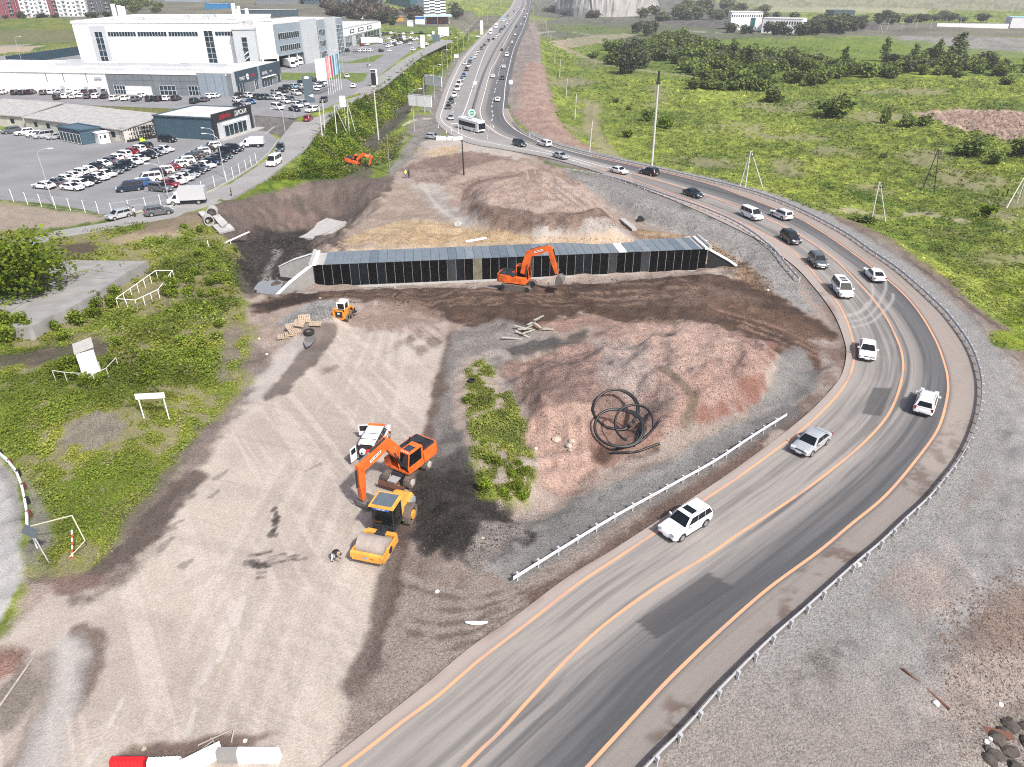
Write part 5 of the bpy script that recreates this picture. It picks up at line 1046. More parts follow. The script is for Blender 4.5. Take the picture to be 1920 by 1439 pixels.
for s in(-.72,.72): stick_box(m,(-1.2,1.5),(.9,1.3),.14,.22,.2); m.v[-12:]=[(v[0],v[1]+s,v[2]) for v in m.v[-12:]]; stick_box(m,(.9,1.3),(1.5,.5),.14,.2,.2); m.v[-12:]=[(v[0],v[1]+s,v[2]) for v in m.v[-12:]]
m.build('lift_arm',M('loader_orange',(.78,.27,.03),.4),t); m=MB(); m.ext([(1.4,.08),(2.2,.05),(2.2,.1),(1.55,.2),(1.5,.75),(1.4,.8)],-.95,.95); m.build('bucket',DARKM,t)
m=MB(); m.cyl((-.4,.3,2.25),(-.4,.3,2.42),.07); m.build('beacon',ORANGE,t)
# ------------------------------------------------------------------ service van with its doors open
b=g3(704,838); rz=head((694,852),(718,806)); t=car('minivan','white',b,rz,'white service van with orange markings, side and rear doors open','vehicles on the site'); g=GEO['minivan']; xr0,xr1,yr=g['roof']
m=MB(); m.box((xr1-.12,0,1.93),(.28,1.36,.1)); m.build('beacon_bar',ORANGE,t)
m=MB()
for k in range(4): m.box((1.5+.18*k,0,1.115-k*.02),(.07,1.1-.1*k,.02),R(30))
m.build('hood_stripe',M('stripe_red',(.6,.08,.05),.5),t)
m=MB(); m.box((.2,-.935,.82),(3.6,.012,.16)); m.box((.2,.935,.82),(3.6,.012,.16)); sd=m.build('side_stripe',ORANGE,t)
text('SERVICE',.34,M('stripe_red',(.6,.08,.05),.5),t,(-.3,-.945,.96),(R(90),0,0))
for x in(-.7,-1.6): m=MB(); m.box((x,0,1.91),(.06,1.4,.03)); m.build('roof_bar',TRIM,t)
m=MB(); m.box((0,.45,0),(.06,.95,1.1)); q=m.build('side_door',PAINT['white'],t); q.location=(1.25,.92,.95); q.rotation_euler=(0,0,R(10)); m=MB(); m.box((.0,.45,.2),(.075,.75,.55)); m.build('door_lining',TRIM,q)
for s in(-1,): m=MB(); m.box((-.42,0,0),(.85,.05,1.35)); q=m.build('rear_door',PAINT['white'],t); q.location=(-2.42,.90,1.05); q.rotation_euler=(0,0,R(-18)); m=MB(); m.box((-.42,0,.3),(.6,.062,.5)); m.build('door_window',GLASS,q)
m=MB(); m.box((-2.43,0,1.12),(.06,1.5,1.25)); m.build('load_opening',BLACK,t)
for col,y,nm in((WHITE,.28,'white round tank in the back of the service van'),(REDP,-.28,'red round tank in the back of the service van')):
    p=t.matrix_basis@Vector((-2.5,y,1.15)); m=MB(); m.loft([[(a,r*math.cos(2*math.pi*k/14),r*math.sin(2*math.pi*k/14)) for k in range(14)] for a,r in((-.25,.12),(-.2,.25),(-.05,.31),(.15,.31),(.3,.25))]); o=m.build('tank',col,loc=p,rz=rz,smooth=50); m=MB(); m.cyl((-.27,0,0),(-.22,0,0),.1,n=10); m.build('cap',TRIM if col is WHITE else WHITE,o); tag(o,nm,'tank')
# ------------------------------------------------------------------ buildings
WALLW=M('white_cladding',(.80,.80,.80),.55,0,.03,.15); WALLG=M('light_grey_cladding',(.42,.45,.47),.5,0,.05,.2); WALLB=M('blue_grey_cladding',(.23,.28,.32),.5,0,.07,.2); WALLD=M('dark_slate_cladding',(.035,.06,.08),.5,0,.1,.3); WALLS=M('slate_grey_cladding',(.16,.18,.195),.5,0,.08,.3)
ROOFL=M('pale_roof',(.52,.51,.49),.85,0,.1,.15); ROOFD=M('old_slate_roof',(.34,.335,.325),.9,0,.2,.8); WIN=M('dark_window',(.012,.03,.045),.12,0,.5,.4,0,.7); WINL=M('curtain_window',(.45,.48,.5),.3,0,.5,.5); FRAME=M('window_frame',(.6,.62,.63),.5); PLAST=M('old_plaster',(.52,.50,.46),.9,0,.14,.5); SIGNW=M('sign_white',(.85,.85,.85),.5,0,.02); SIGNR=M('sign_red',(.45,.01,.03),.4)
class Face:
    """a facade: u runs along it, n points out of it; panels are thin boxes set proud of the wall"""
    def __init__(s,a,b,par,out=1):
        s.a=Vector(a); d=Vector(b)-s.a; d.z=0; s.L=d.length; s.u=d.normalized(); s.n=Vector((s.u.y,-s.u.x,0))*out; s.par=par; s.ang=math.atan2(s.u.y,s.u.x); s.z=s.a.z
    def box(s,m,u0,u1,z0,z1,pr=.06,th=.12):
        c=s.a+s.u*((u0+u1)/2)+s.n*(pr-th/2)+Vector((0,0,(z0+z1)/2)); m.box(c-s.par.location,(u1-u0,th,z1-z0),s.ang); return m
    def panel(s,name,mat,u0,u1,z0,z1,pr=.06,par=None):
        m=MB(); s.box(m,u0,u1,z0,z1,pr,max(.12,pr)); o=m.build(name,mat,par or s.par); return o
    def window(s,u0,u1,z0,z1,nu,nz,pr=.06,mat=None,name='window'):
        o=s.panel(name,mat or WIN,u0,u1,z0,z1,pr); m=MB(); t=.12 if nu+nz<20 else .09
        for k in range(nu+1): x=u0+(u1-u0)*k/nu; s.box(m,x-t/2,x+t/2,z0,z1,pr+.05,.05)
        for k in range(nz+1): z=z0+(z1-z0)*k/nz; s.box(m,u0,u1,z-t/2,z+t/2,pr+.053,.05)
        m.build('frame',FRAME,o); return o
    def text(s,txt,size,mat,u,z,pr=.1,al='CENTER'):
        c=s.a+s.u*u+s.n*(pr+.02)+Vector((0,0,z))-s.par.location
        ang=s.ang if s.n.dot(Vector((s.u.y,-s.u.x,0)))>0 else s.ang+math.pi
        return text(txt,size,mat,s.par,c,(R(90),0,ang),al=al)
def block(name,label,cat,A,B,depth,h,wall,roof,parapet=.5,zb=None,group=None,root=None,wname='wall'):
    """box building from two ground points of its front"""
    a=g3(*A) if not isinstance(A,Vector) else A.copy(); b=g3(*B) if not isinstance(B,Vector) else B.copy(); z=min(a.z,b.z) if zb is None else zb; a.z=b.z=z
    d=(b-a); L=d.length; u=d/L; n=Vector((-u.y,u.x,0)); 
    t=root or thing(name,label,cat,a,0,group); o=a-t.location; m=MB(); ang=math.atan2(u.y,u.x); c=o+u*L/2+n*depth/2
    m.box(c+Vector((0,0,h/2-.5)),(L,depth,h+1),ang); m.build(wname,wall,t)
    m=MB(); m.box(c+Vector((0,0,h+.03)),(L-.5,depth-.5,.1),ang); m.build('roof',roof,t)
    if parapet:
        m=MB()
        for off,(lx,ly) in(((0,-depth/2),(L,.3)),((0,depth/2),(L,.3)),((-L/2,0),(.3,depth)),((L/2,0),(.3,depth))):
            m.box(c+u*off[0]+n*off[1]+Vector((0,0,h+parapet/2)),(lx+.31,ly+.31,parapet),ang)
        m.build('parapet',wall,t)
    P0=a;P1=b;P2=b+n*depth;P3=a+n*depth
    return t,Face(P0,P1,t),Face(P1,P2,t),(P0,P1,P2,P3),n
# ---- white hall and its grey wings
t,f,s,c,n=block('service_hall','big white car service hall with tall window strips and grey wings','building',(160,140),(455,138),62,18.5,WALLW,ROOFL,.9)
sc_=f.L/300
f.panel('grey_surround',WALLG,f.L*.098,f.L*.195,0,17.6,.1); f.window(f.L*.125,f.L*.172,0,15.6,2,7,.16)
for u0,u1 in((.205,.378),(.388,.568),(.58,.762)): f.window(f.L*u0,f.L*u1,13.8,15.5,10,1,.08)
f.window(f.L*.80,f.L*.855,1.5,15.8,2,7,.1); f.window(f.L*.87,f.L*.985,13.9,15.5,6,1,.08)
m=MB()
for k in(.2,.385,.575,.775,.86): f.box(m,f.L*k,f.L*k+.12,0,18,.05,.06)
m.build('panel_joint',WALLG,t)
m=MB()
for k in range(40): p=c[0]+f.u*(f.L*(k+.5)/40)+n*4-t.location; m.cyl(p+Vector((0,0,18.5)),p+Vector((0,0,19.6)),.05,n=5)
for k in(0,.9): 
    p0=c[0]+n*4-t.location+Vector((0,0,18.7+k)); p1=p0+f.u*f.L; m.cyl(p0,p1,.05,n=5)
m.build('roof_railing',STEEL,t)
rr_=random.Random(11)
for u,dd,r,h in((.075,30,.9,6),(.1,32,.9,5.5),(.12,33,.8,5),(.86,34,.9,6),(.885,36,.7,5),(.93,38,.8,4),(.9,30,.5,4)):
    p=c[0]+f.u*(f.L*u)+n*dd-t.location; m=MB(); m.cyl(p+Vector((0,0,18.3)),p+Vector((0,0,18.5+h)),r,n=10); m.build('roof_flue',WALLW,t,40)
for u,dd,lx,ly in((.3,20,3,2),(.5,40,2,2),(.7,25,3,2),(.62,48,5,3)): p=c[0]+f.u*(f.L*u)+n*dd-t.location; m=MB(); m.box(p+Vector((0,0,19.2)),(lx,ly,1.4),f.ang); m.build('roof_unit',WALLG,t)
block('',0,0,(449,140),(489,139),16,16.2,WALLG,ROOFL,.5,None,None,t,'stair_tower'); a=g3(449,140);a.z=c[0].z;b=g3(489,139);b.z=c[0].z; ff_=Face(a,b,t)
ff_.window(ff_.L*.36,ff_.L*.62,1.0,13.6,1,7,.12)
m=MB()
for k in(0,2,3): 
    for q in range(5): ff_.box(m,ff_.L*(.37+q*.048),ff_.L*(.40+q*.048),1.4+k*1.85+q*.28,1.9+k*1.85+q*.28,.2,.05)
m.build('mural',SIGNW,t)
a2=g3(489,134);a2.z=c[0].z+5.4;b2=g3(523,131);b2.z=a2.z
block('',0,0,a2,b2,20,13.2,WALLW,ROOFL,.6,a2.z,None,t,'white_box')
for q in((497,141),(524,131)): p=g3(*q); m=MB(); m.cyl((p.x-t.location.x,p.y-t.location.y,-.2),(p.x-t.location.x,p.y-t.location.y,6),.45,n=10); m.build('column',WALLW,t)
# office wing: its face runs up the street
a=g3(523,131);a.z=c[0].z; b=g3(648,104); b.z=a.z; w_=Face(a,b,t); wn=-w_.n; L=w_.L
m=MB(); q=[a,b,b+wn*26,a+wn*26]; zz=a.z-t.location.z
m.loft([[(p.x-t.location.x,p.y-t.location.y,zz+5.0) for p in q],[(p.x-t.location.x,p.y-t.location.y,zz+17.2) for p in q]]); m.build('office_wing',WALLB,t)
q2=[a+w_.u*L*.36,b,b+wn*26,a+w_.u*L*.36+wn*26]; m=MB(); m.loft([[(p.x-t.location.x,p.y-t.location.y,zz-.5) for p in q2],[(p.x-t.location.x,p.y-t.location.y,zz+4.99) for p in q2]]); m.build('office_base',WALLB,t)
m=MB(); m.loft([[(p.x-t.location.x,p.y-t.location.y,zz+z) for p in q] for z in(17.21,17.3)]); m.build('roof',ROOFL,t)
m=MB(); w_.box(m,0,L*.36,0,5,-9,.3); m.build('dock_wall',WALLD,t)
for k in(.16,.27): m=MB(); w_.box(m,L*k,L*k+.6,0,5,-.3,.6); m.build('column',WALLG,t)
w_.window(L*.045,L*.32,11.2,13.8,10,1,.08); w_.window(L*.05,L*.32,6.6,9.0,10,1,.08)
for u0,u1 in((.35,.56),(.71,.86)): w_.panel('light_panel',WALLG,L*u0,L*u1,0,17.9,.9)
w_.window(L*.565,L*.60,.5,16.6,1,8,.1,WALLS,'window_strip')
for z in(1.2,5.8,10.6): w_.window(L*.605,L*.70,z,z+2.6,5,1,.1)
w_.window(L*.865,L*.99,1.0,14.2,5,8,.12,M('reflecting_glass',(.05,.09,.12),.06,0,.8,.15,0,.9))
# ---- showroom strip
t,f,s,c,n=block('showroom','long low showroom, white wall turning grey, with dark glass entrance end','showroom',(-110,170),(430,181.8),34,6.4,WALLW,ROOFL,.35)
L=f.L; fr=lambda x:(x+110)/540.0*L
f.panel('grey_wall',WALLS,fr(214),fr(381),0,6.6,.12); f.panel('slate_wall',WALLB,fr(381),fr(430),0,6.9,.5)
m=MB()
for k in range(1,10): f.box(m,fr(214)+k*(fr(381)-fr(214))/10,fr(214)+k*(fr(381)-fr(214))/10+.08,0,6.6,.13,.03)
for k in range(1,4): f.box(m,fr(381)+k*(fr(438)-fr(381))/4,fr(381)+k*(fr(438)-fr(381))/4+.08,0,6.9,.52,.03)
for z in(2.2,4.4): f.box(m,fr(214),fr(381),z,z+.07,.131,.03)
m.build('panel_joint',WALLD,t)
for u0,u1,z1,mt in((225,245,2.9,WIN),(245,293,2.7,SIGNW),(308,337,3.1,WIN),(360,383,3.1,WIN)): f.window(fr(u0),fr(u1),.1,z1,4,2,.2,mt,'shop_window')
m=MB()
for x in(102,134,177): f.box(m,fr(x),fr(x)+.25,3.6,6.3,.1,.12)
m.build('drain_pipe',WALLS,t); m=MB()
for x in(193,200): f.box(m,fr(x),fr(x)+1.1,4.6,5.4,.4,.4)
m.build('air_conditioner',WALLG,t)
for x in(124,168,192,222): f.panel('service_door',WALLG,fr(x),fr(x)+1.6,0,2.3,.08)
for x,d_,lx,ly,h in((70,20,9,1,.8),(110,24,16,1.2,.7),(150,22,12,1,.9),(200,26,20,1,.8),(260,23,14,1.2,.9),(290,25,4,2,1.1),(320,27,16,1,.9),(370,22,10,1,.8),(60,27,6,2,1.5),(300,12,22,.5,.4),(180,10,14,.5,.4)):
    p=c[0]+f.u*fr(x)+n*d_-t.location; m=MB(); m.box(p+Vector((0,0,6.4+h/2)),(lx,ly,h),f.ang); m.build('roof_duct',WALLG,t)
a=g3(440,182);b=g3(529,154.5); a.z=b.z=c[0].z; e_=Face(a,b,t); L2=e_.L
m=MB(); q=[a,b,b-e_.n*12,a-e_.n*12]; m.loft([[(p.x-t.location.x,p.y-t.location.y,z) for p in q] for z in(-.4,7.0)]); m.build('entrance_block',WALLS,t)
m=MB(); m.loft([[(p.x-t.location.x,p.y-t.location.y,z) for p in q] for z in(7.01,7.1)]); m.build('entrance_roof',ROOFL,t)
e_.panel('pilaster',WALLG,0,L2*.05,0,7.2,.3); 
for u0,u1,nm in((.055,.49,'fascia'),(.53,.985,'fascia')): e_.panel(nm,WALLD,L2*u0,L2*u1,3.5,7.3,.35)
e_.panel('pilaster',WALLB,L2*.485,L2*.53,0,7.2,.32)
e_.window(L2*.07,L2*.22,.1,3.4,3,1,.1); e_.panel('porch',WALLS,L2*.2,L2*.36,0,3.3,.8); e_.window(L2*.36,L2*.48,.1,3.4,3,1,.1); e_.window(L2*.55,L2*.78,.1,3.2,4,1,.1); e_.panel('porch_canopy',SIGNW,L2*.56,L2*.84,3.25,3.5,.9); e_.window(L2*.9,L2*.97,.1,3.4,1,1,.1)
e_.text('TENET',1.35,SIGNW,L2*.17,4.4,.36); e_.text('CHERY',1.2,SIGNR,L2*.38,4.6,.36); e_.text('HAVAL',1.5,SIGNW,L2*.63,4.3,.36); e_.text('CITY',.9,SIGNW,L2*.76,4.5,.36)
cc=e_.a+e_.u*L2*.275+e_.n*.4+Vector((0,0,5.0))-t.location; m=MB(); m.cyl(cc,cc+e_.n*.05,.95,n=20); m.build('emblem',SIGNW,t); m=MB(); m.box(cc+e_.n*.08,(1.5,.03,.18),e_.ang); m.build('emblem_slash',WALLD,t)
# ---- blue tyre shop
t,f,s,c,n=block('tyre_shop','dark blue flat roofed tyre shop with red and white sign','shop',(296,258),(405,264),17,5.2,M('navy_cladding',(.045,.085,.115),.5,0,.08,.3),ROOFL,.25)
m=MB()
for k in range(1,6): f.box(m,f.L*k/6,f.L*k/6+.07,0,5.1,.03,.04)
m.build('panel_joint',WALLD,t)
s.panel('portal_frame',BLACK,-.3,s.L*.98,4.1,6.2,.5); s.panel('portal_leg',BLACK,-.3,s.L*.06,0,4.1,.45); s.panel('portal_leg',BLACK,s.L*.92,s.L*.98,0,4.1,.45); s.panel('portal_wall',WALLG,s.L*.06,s.L*.92,0,4.1,.3); s.window(s.L*.22,s.L*.8,.1,2.9,5,1,.4); s.panel('sign_board',SIGNW,s.L*.2,s.L*.84,3.1,3.6,.5)
s.text('ШИНЫ',1.5,SIGNR,s.L*.27,4.6,.52); s.text('ДИСКИ',1.5,SIGNW,s.L*.68,4.6,.52)
m=MB(); s.box(m,-1,s.L+1.5,-.02,.25,2.6,2.6); m.build('step',CONC,t)
# ---- old sheds
for A,B,lab in(((-62,232),(49,241),'first old white shed with worn slate roof, half out of the picture'),((51,243),(134,254),'middle old white shed with worn slate roof'),((136,255),(236,268),'old white shed with worn slate roof beside the tyre racks')):
    a=g3(*A);b=g3(*B);a.z=b.z=2.0; d=b-a; Ls=d.length; rz=math.atan2(d.y,d.x); t=thing('storage_shed',lab,'shed',a,rz,'old sheds along the lot'); D=13
    m=MB(); m.loft([[(x,0,-.3),(x,D,-.3),(x,D,4.6),(x,0,3.0)] for x in(0,Ls)]); m.build('wall',PLAST,t)
    m=MB(); m.loft([[(x,-.5,2.95),(x,D+.3,4.65),(x,D+.3,4.85),(x,-.5,3.15)] for x in(-.3,Ls+.35)]); m.build('roof',ROOFD,t)
    for k in range(3): m=MB(); m.box((Ls*(.25+.28*k),-.03,1.7),(1.3,.1,1.2)); m.build('window',WIN,t)
# ---- glass pavilion and booth
a=g3(115,265);b=g3(156,273);a.z=b.z=2.06
t,f,s,c,n=block('glass_pavilion','small dark blue flat roofed pavilion with glass front','pavilion',a,b,5.2,3.3,M('navy_cladding',(.045,.085,.115),.5),M('navy_roof',(.07,.12,.155),.6),.25,2.06)
f.window(.3,f.L-.3,.2,2.4,6,1,.06)
a=g3(188,271);b=g3(208,268);a.z=b.z=2.06
t,f,s,c,n=block('guard_booth','small white guard booth next to the glass pavilion','booth',a,b,2.4,2.5,WALLW,WALLW,.1,2.06); f.panel('window',WIN,f.L*.5,f.L*.72,1.2,1.9,.05); f.panel('window',WIN,f.L*.12,f.L*.25,1.2,1.9,.05)
# ---- tyre racks
a=g3(232,268);b=g3(293,258);a.z=b.z=2.06; d=b-a; t=thing('tyre_rack','three level steel rack of used tyres beside the blue shop','rack',a,math.atan2(d.y,d.x)); Lr=d.length; m=MB()
for k in range(6):
    x=Lr*k/5
    for y in(0,1.0): m.box((x,y,1.7),(.08,.08,3.4))
for z in(.35,1.35,2.35,3.3):
    for y in(0,1.0): m.box((Lr/2,y,z),(Lr,.07,.07))
m.build('frame',WALLS,t)
tw=MB(); tw.wheel((0,0,0),.40,.26,n=12); tme=tw.mesh('stored_tyre',TYRE,40); twr=tw; twr2=MB(); twr2.v=list(tw.v); twr2.f=list(tw.f); twr2.m=list(tw.m); twr2.cur=1; twr2.cyl((0,-.06,0),(0,.06,0),.2,n=8); tme2=twr2.mesh('stored_tyre',[TYRE,SIGNW],40)
rt=random.Random(4); nt_=0
for lv,z in enumerate((.72,1.72,2.72)):
    nn=int(Lr/.36)
    for k in range(nn):
        o=bpy.data.objects.new('stored_tyre',tme2 if rt.random()<.22 else tme); COL.objects.link(o); p=t.matrix_basis@Vector((.35+k*(Lr-.7)/(nn-1),.12+(k%2)*.5+rt.uniform(-.06,.06),z-.02)); o.location=p; o.rotation_euler=(0,0,t.rotation_euler.z+R(90)+rt.uniform(-.5,.5))
        tag(o,f'tyre on the {("lowest","middle","top")[lv]} level of the tyre rack','tyre',f'tyres on the {("lowest","middle","top")[lv]} rack level')
for k in range(9):
    for q in range(2):
        o=bpy.data.objects.new('stored_tyre',tme); COL.objects.link(o); p=t.matrix_basis@Vector((1+k*.85,-.75,.14+q*.25)); o.location=p; o.rotation_euler=(R(90),0,0); tag(o,f'tyre lying flat in the {"lower" if q==0 else "upper"} layer in front of the tyre rack','tyre',f'tyres stacked in front of the rack, {"lower" if q==0 else "upper"} layer')
b=g3(266,266); m=MB(); m.cyl((0,0,0),(0,0,.9),.5,.42,12); m.cyl((.5,.2,0),(.5,.2,.6),.35,n=10); o=m.build('bin',M('lime_plastic',(.45,.60,.04),.5),loc=b,smooth=40); tag(o,'lime green bin in front of the tyre rack','bin')
# ---- apartment blocks
def flats(x0,x1,y,h,wall,lab,bays,y1=None):
    a=g3(x0,y);b=g3(x1,y1 or y); t,f,s,c,n=block('apartment_block',lab,'apartment building',a,b,18,h,wall,ROOFL,.5,min(a.z,b.z)-.5,'apartment blocks on the hill')
    for fl in range(int(h/3)):
        for k in range(bays):
            u=f.L*(k+.5)/bays; w=1.7
            o=f.panel('window',WIN,u-w/2,u+w/2,1.2+fl*3,2.9+fl*3,.08); m=MB(); f.box(m,u-.08,u+.08,1.2+fl*3,2.9+fl*3,.14,.05); m.build('frame',SIGNW,o)
            if k%3==1 and fl: f.panel('balcony',WALLS if wall!=WALLW else WALLG,u-1.5,u+1.5,.5+fl*3,1.5+fl*3,1.0)
    return t,f
APR=M('plum_render',(.22,.055,.075),.8,0,.1,.2); APG=M('charcoal_render',(.075,.08,.09),.8,0,.1,.2)
flats(-28,43,35,24,APR,'plum red apartment block at the picture corner',6,34); flats(43,95,34,24,WALLW,'white apartment block beside the plum red one',6,32); flats(95,112,32,24,APR,'narrow plum red section between white apartment blocks',2,31.5); flats(112,165,32,24,WALLW,'white apartment block beside the charcoal one',6,31); flats(165,208,30,24,APG,'charcoal apartment block at the end of the row',5,29)
# ---- far left: dark roofs, containers
for x0,x1,y,h,dp,mt,lab,nm in((255,300,5,9,30,WALLS,'far grey building row beyond the meadow, left part','office_building'),(300,380,4,9,30,WALLB,'far blue grey building row beyond the meadow','office_building'),(385,428,18,5,14,M('bright_blue_sheet',(.02,.17,.38),.5),'bright blue metal shed far behind the white hall','metal_shed'),(452,560,33,6,20,WALLD,'dark blue roofed shed behind the white hall','metal_shed'),(480,560,9,10,30,WALLS,'far dark building row beyond the shrubs','office_building'),(570,640,9,9,30,WALLD,'far dark building with white lorries in front','office_building'),(645,720,8,9,30,WALLS,'far dark gabled building beyond the shrubs','office_building'),(770,835,17,22,50,M('teal_blue_sheet',(.02,.085,.115),.5),'teal blue sheet metal warehouse behind the filling station','warehouse'),(648,712,37,4,3,WALLW,'long white yard wall behind the far showroom','yard_wall'),(701,715,37,4.5,5,M('bright_blue_sheet',(.02,.17,.38),.5),'blue kiosk at the end of the white yard wall','kiosk'),(741,756,42,4,6,M('ochre_sheet',(.50,.27,.06),.6),'ochre container near the filling station','container'),(764,774,50,4,4,WALLW,'white cube cabin before the filling station','cabin'),(779,796,46,6,5,WALLW,'white station kiosk with blue band','kiosk')):
    t,f,s,c,n=block(nm,lab,'building' if 'container' not in nm else 'container',(x0,y),(x1,y),dp,h,mt,ROOFL if 'wall' not in nm else mt,.2)
    if nm in('office_building',):
        for k in range(10): f.panel('window',WIN,f.L*(k+.2)/10,f.L*(k+.75)/10,h*.45,h*.75,.1)
    if 'blue band' in lab: f.panel('blue_band',BLUEP,-.1,f.L+.1,h-2,h+.1,.15)
    if nm=='warehouse': 
        f.panel('white_sign',SIGNW,f.L*.42,f.L*.72,h*.62,h*.92,.5); f.window(f.L*.1,f.L*.9,.5,h*.3,12,1,.2)
# ---- checker building and filling station
t,f,s,c,n=block('checkered_building','black and white chequered building behind the filling station canopy','building',(796,31),(836,30),16,16,WALLW,ROOFL,.3)
for k in range(4):
    for q in range(5): f.panel('dark_band',WALLD,f.L*k/4+.1,f.L*(k+1)/4-.1,1.5+q*2.9+(k%2)*.9,2.9+q*2.9+(k%2)*.9,.15)
a=g3(796,45.5);b=g3(848,45.0); d=b-a; t=thing('filling_station','filling station with white and blue canopy and pumps','filling station',a,math.atan2(d.y,d.x)); L=d.length
m=MB(); m.box((L/2,6,6.2),(L,14,1.3)); cn_=m.build('canopy',SIGNW,t); m=MB(); m.box((L/2,-1.05,6.3),(L,.1,.9)); m.build('blue_band',M('pale_blue',(.25,.5,.65),.5),cn_)
for k in range(5):
    m=MB(); m.cyl((L*(.08+.21*k),6,0),(L*(.08+.21*k),6,5.6),.35,n=8); m.build('canopy_column',BLUEP if k%2 else SIGNW,t); m=MB(); m.box((L*(.08+.21*k)+2.2,6,.9),(1,.7,1.8)); m.build('fuel_pump',BLUEP if k%2 else SIGNR,t)
m=MB(); m.box((L/2,14,2.5),(L*.8,6,5)); m.build('shop',M('brick_pink',(.30,.15,.12),.8),t)
# ---- far showroom at the head of the lot
a=g3(645,92);b=g3(715,72); a.z=b.z=3.66; f0=(b-a).normalized()
t,f,s,c,n=block('showroom','grey showroom with white roof and dark entrances at the far lot','showroom',a,b,26,9.5,WALLG,ROOFL,.5,3.66)
L=f.L; f.panel('white_band',WALLW,-.2,L+.2,6.0,10,.3); 
for u0,u1 in((.16,.26),(.36,.5),(.6,.72)): f.panel('sign_panel',WALLD,L*u0,L*u1,6.8,8.8,.4); f.panel('sign_inset',SIGNW,L*(u0+.02),L*(u1-.02),7.3,8.3,.45)
for u0,u1 in((.05,.2),(.3,.45),(.52,.95)): f.window(L*u0,L*u1,.2,5.6,5,2,.1)
# ---- right-hand far buildings
t,f,s,c,n=block('white_works','white works building with a row of windows and green sign, far field','building',(1368,57),(1426,57),24,15,WALLW,ROOFL,.3); f.panel('green_sign',M('sign_teal',(.02,.11,.11),.5),f.L*.64,f.L*.79,3,10.5,.2)
for k in range(14): f.panel('window',WIN,f.L*(k+.25)/14,f.L*(k+.7)/14,11.2,12.8,.12)
t,f,s,c,n=block('white_works','lower white works building with grey wing beside trees, far field','building',(1427,60),(1501,62),20,11,WALLW,ROOFL,.3)
for k in range(9): f.panel('window',WIN,f.L*(.35+k*.065),f.L*(.385+k*.065),6.5,9,.12)
t,f,s,c,n=block('metal_shed','teal roofed low shed among far trees','shed',(1563,30),(1602,30),30,6,WALLD,M('teal_roof',(.03,.11,.13),.5),.2)
t,f,s,c,n=block('white_works','long white works roof at the right edge, pale blue top','building',(1893,52),(2000,54),30,9,WALLW,M('pale_blue',(.25,.5,.65),.5),.2)
t,f,s,c,n=block('yard_wall','long low white yard wall far across the meadow','wall',(1756,52),(1890,53),2,3.5,WALLW,WALLW,0)
# ------------------------------------------------------------------ vegetation
def leaf_mat(name,rnd=.25):
    m=bpy.data.materials.new(name); m.use_nodes=True; nt=m.node_tree; b=nt.nodes['Principled BSDF']; b.inputs['Roughness'].default_value=.75; b.inputs['Specular IOR Level'].default_value=.12
    at=nt.nodes.new('ShaderNodeVertexColor'); at.layer_name='Col'; oi=nt.nodes.new('ShaderNodeObjectInfo'); mr=nt.nodes.new('ShaderNodeMapRange'); mr.inputs['To Min'].default_value=1-rnd; mr.inputs['To Max'].default_value=1+rnd
    _lk(nt,oi.outputs['Random'],mr.inputs['Value']); sc=nt.nodes.new('ShaderNodeVectorMath'); sc.operation='SCALE'; _lk(nt,at.outputs['Color'],sc.inputs[0]); _lk(nt,mr.outputs[0],sc.inputs['Scale']); _lk(nt,sc.outputs[0],b.inputs['Base Color'])
    tr=nt.nodes.new('ShaderNodeBsdfTranslucent'); _lk(nt,sc.outputs[0],tr.inputs['Color']); mx=nt.nodes.new('ShaderNodeMixShader'); mx.inputs[0].default_value=.35
    _lk(nt,b.outputs[0],mx.inputs[1]); _lk(nt,tr.outputs[0],mx.inputs[2]); _lk(nt,mx.outputs[0],nt.nodes['Material Output'].inputs['Surface']); return m
LEAF=leaf_mat('foliage'); LEAFS=leaf_mat('weed_foliage',0)
def quads(c,sz,up=.55,asp=1.0,r=None):
    """one small leaf face per centre, randomly tilted; up=1 lies flat, 0 any way"""
    r=r or rng; n=len(c); d=r.normal(size=(n,3)); d[:,2]=np.abs(d[:,2])+up*2; d/=np.linalg.norm(d,axis=1)[:,None]
    a=np.cross(d,r.normal(size=(n,3))); a/=np.linalg.norm(a,axis=1)[:,None]+1e-9; b=np.cross(d,a)
    sz=np.broadcast_to(np.asarray(sz,float),(n,))[:,None]; a=a*sz*.5; b=b*sz*.5*asp
    v=np.stack([c-a,c-b*.8,c+a,c+b*.8],1).reshape(-1,3); return v,np.arange(4*n).reshape(n,4)
def lcol(n,c1,c2,t=None,j=.22):
    t=rng.random(n) if t is None else t; c=1.5*(np.array(c1)*(1-t[:,None])+np.array(c2)*t[:,None]); c=c*(1+j*rng.normal(size=(n,1))); c=np.clip(c,.004,.9)
    return np.repeat(np.c_[c,np.ones(n)],4,0)
def crown(n,lobes,sz,c1,c2,spread=.14):
    k=rng.integers(0,len(lobes),n); L=np.array(lobes)[k]; d=rng.normal(size=(n,3)); d/=np.linalg.norm(d,axis=1)[:,None]; rad=.72+.32*rng.random(n)**.6; rad=np.where(rng.random(n)<.25,rng.random(n)*.8,rad)
    c=L[:,:3]+d*rad[:,None]*L[:,3:6]+rng.normal(size=(n,3))*spread*.4; c[:,2]=np.abs(c[:,2]); 
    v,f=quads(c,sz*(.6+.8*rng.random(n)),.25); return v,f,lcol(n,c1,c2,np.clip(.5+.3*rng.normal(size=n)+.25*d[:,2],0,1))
def mesh_of(name,parts,mat):
    v=[];f=[];c=[];o=0
    for a,b,d in parts: v.append(a); f.append(b+o); c.append(d); o+=len(a)
    ob_=fast(name,np.vstack(v),np.vstack(f),mat,np.vstack(c)); me=ob_.data; bpy.data.objects.remove(ob_); return me
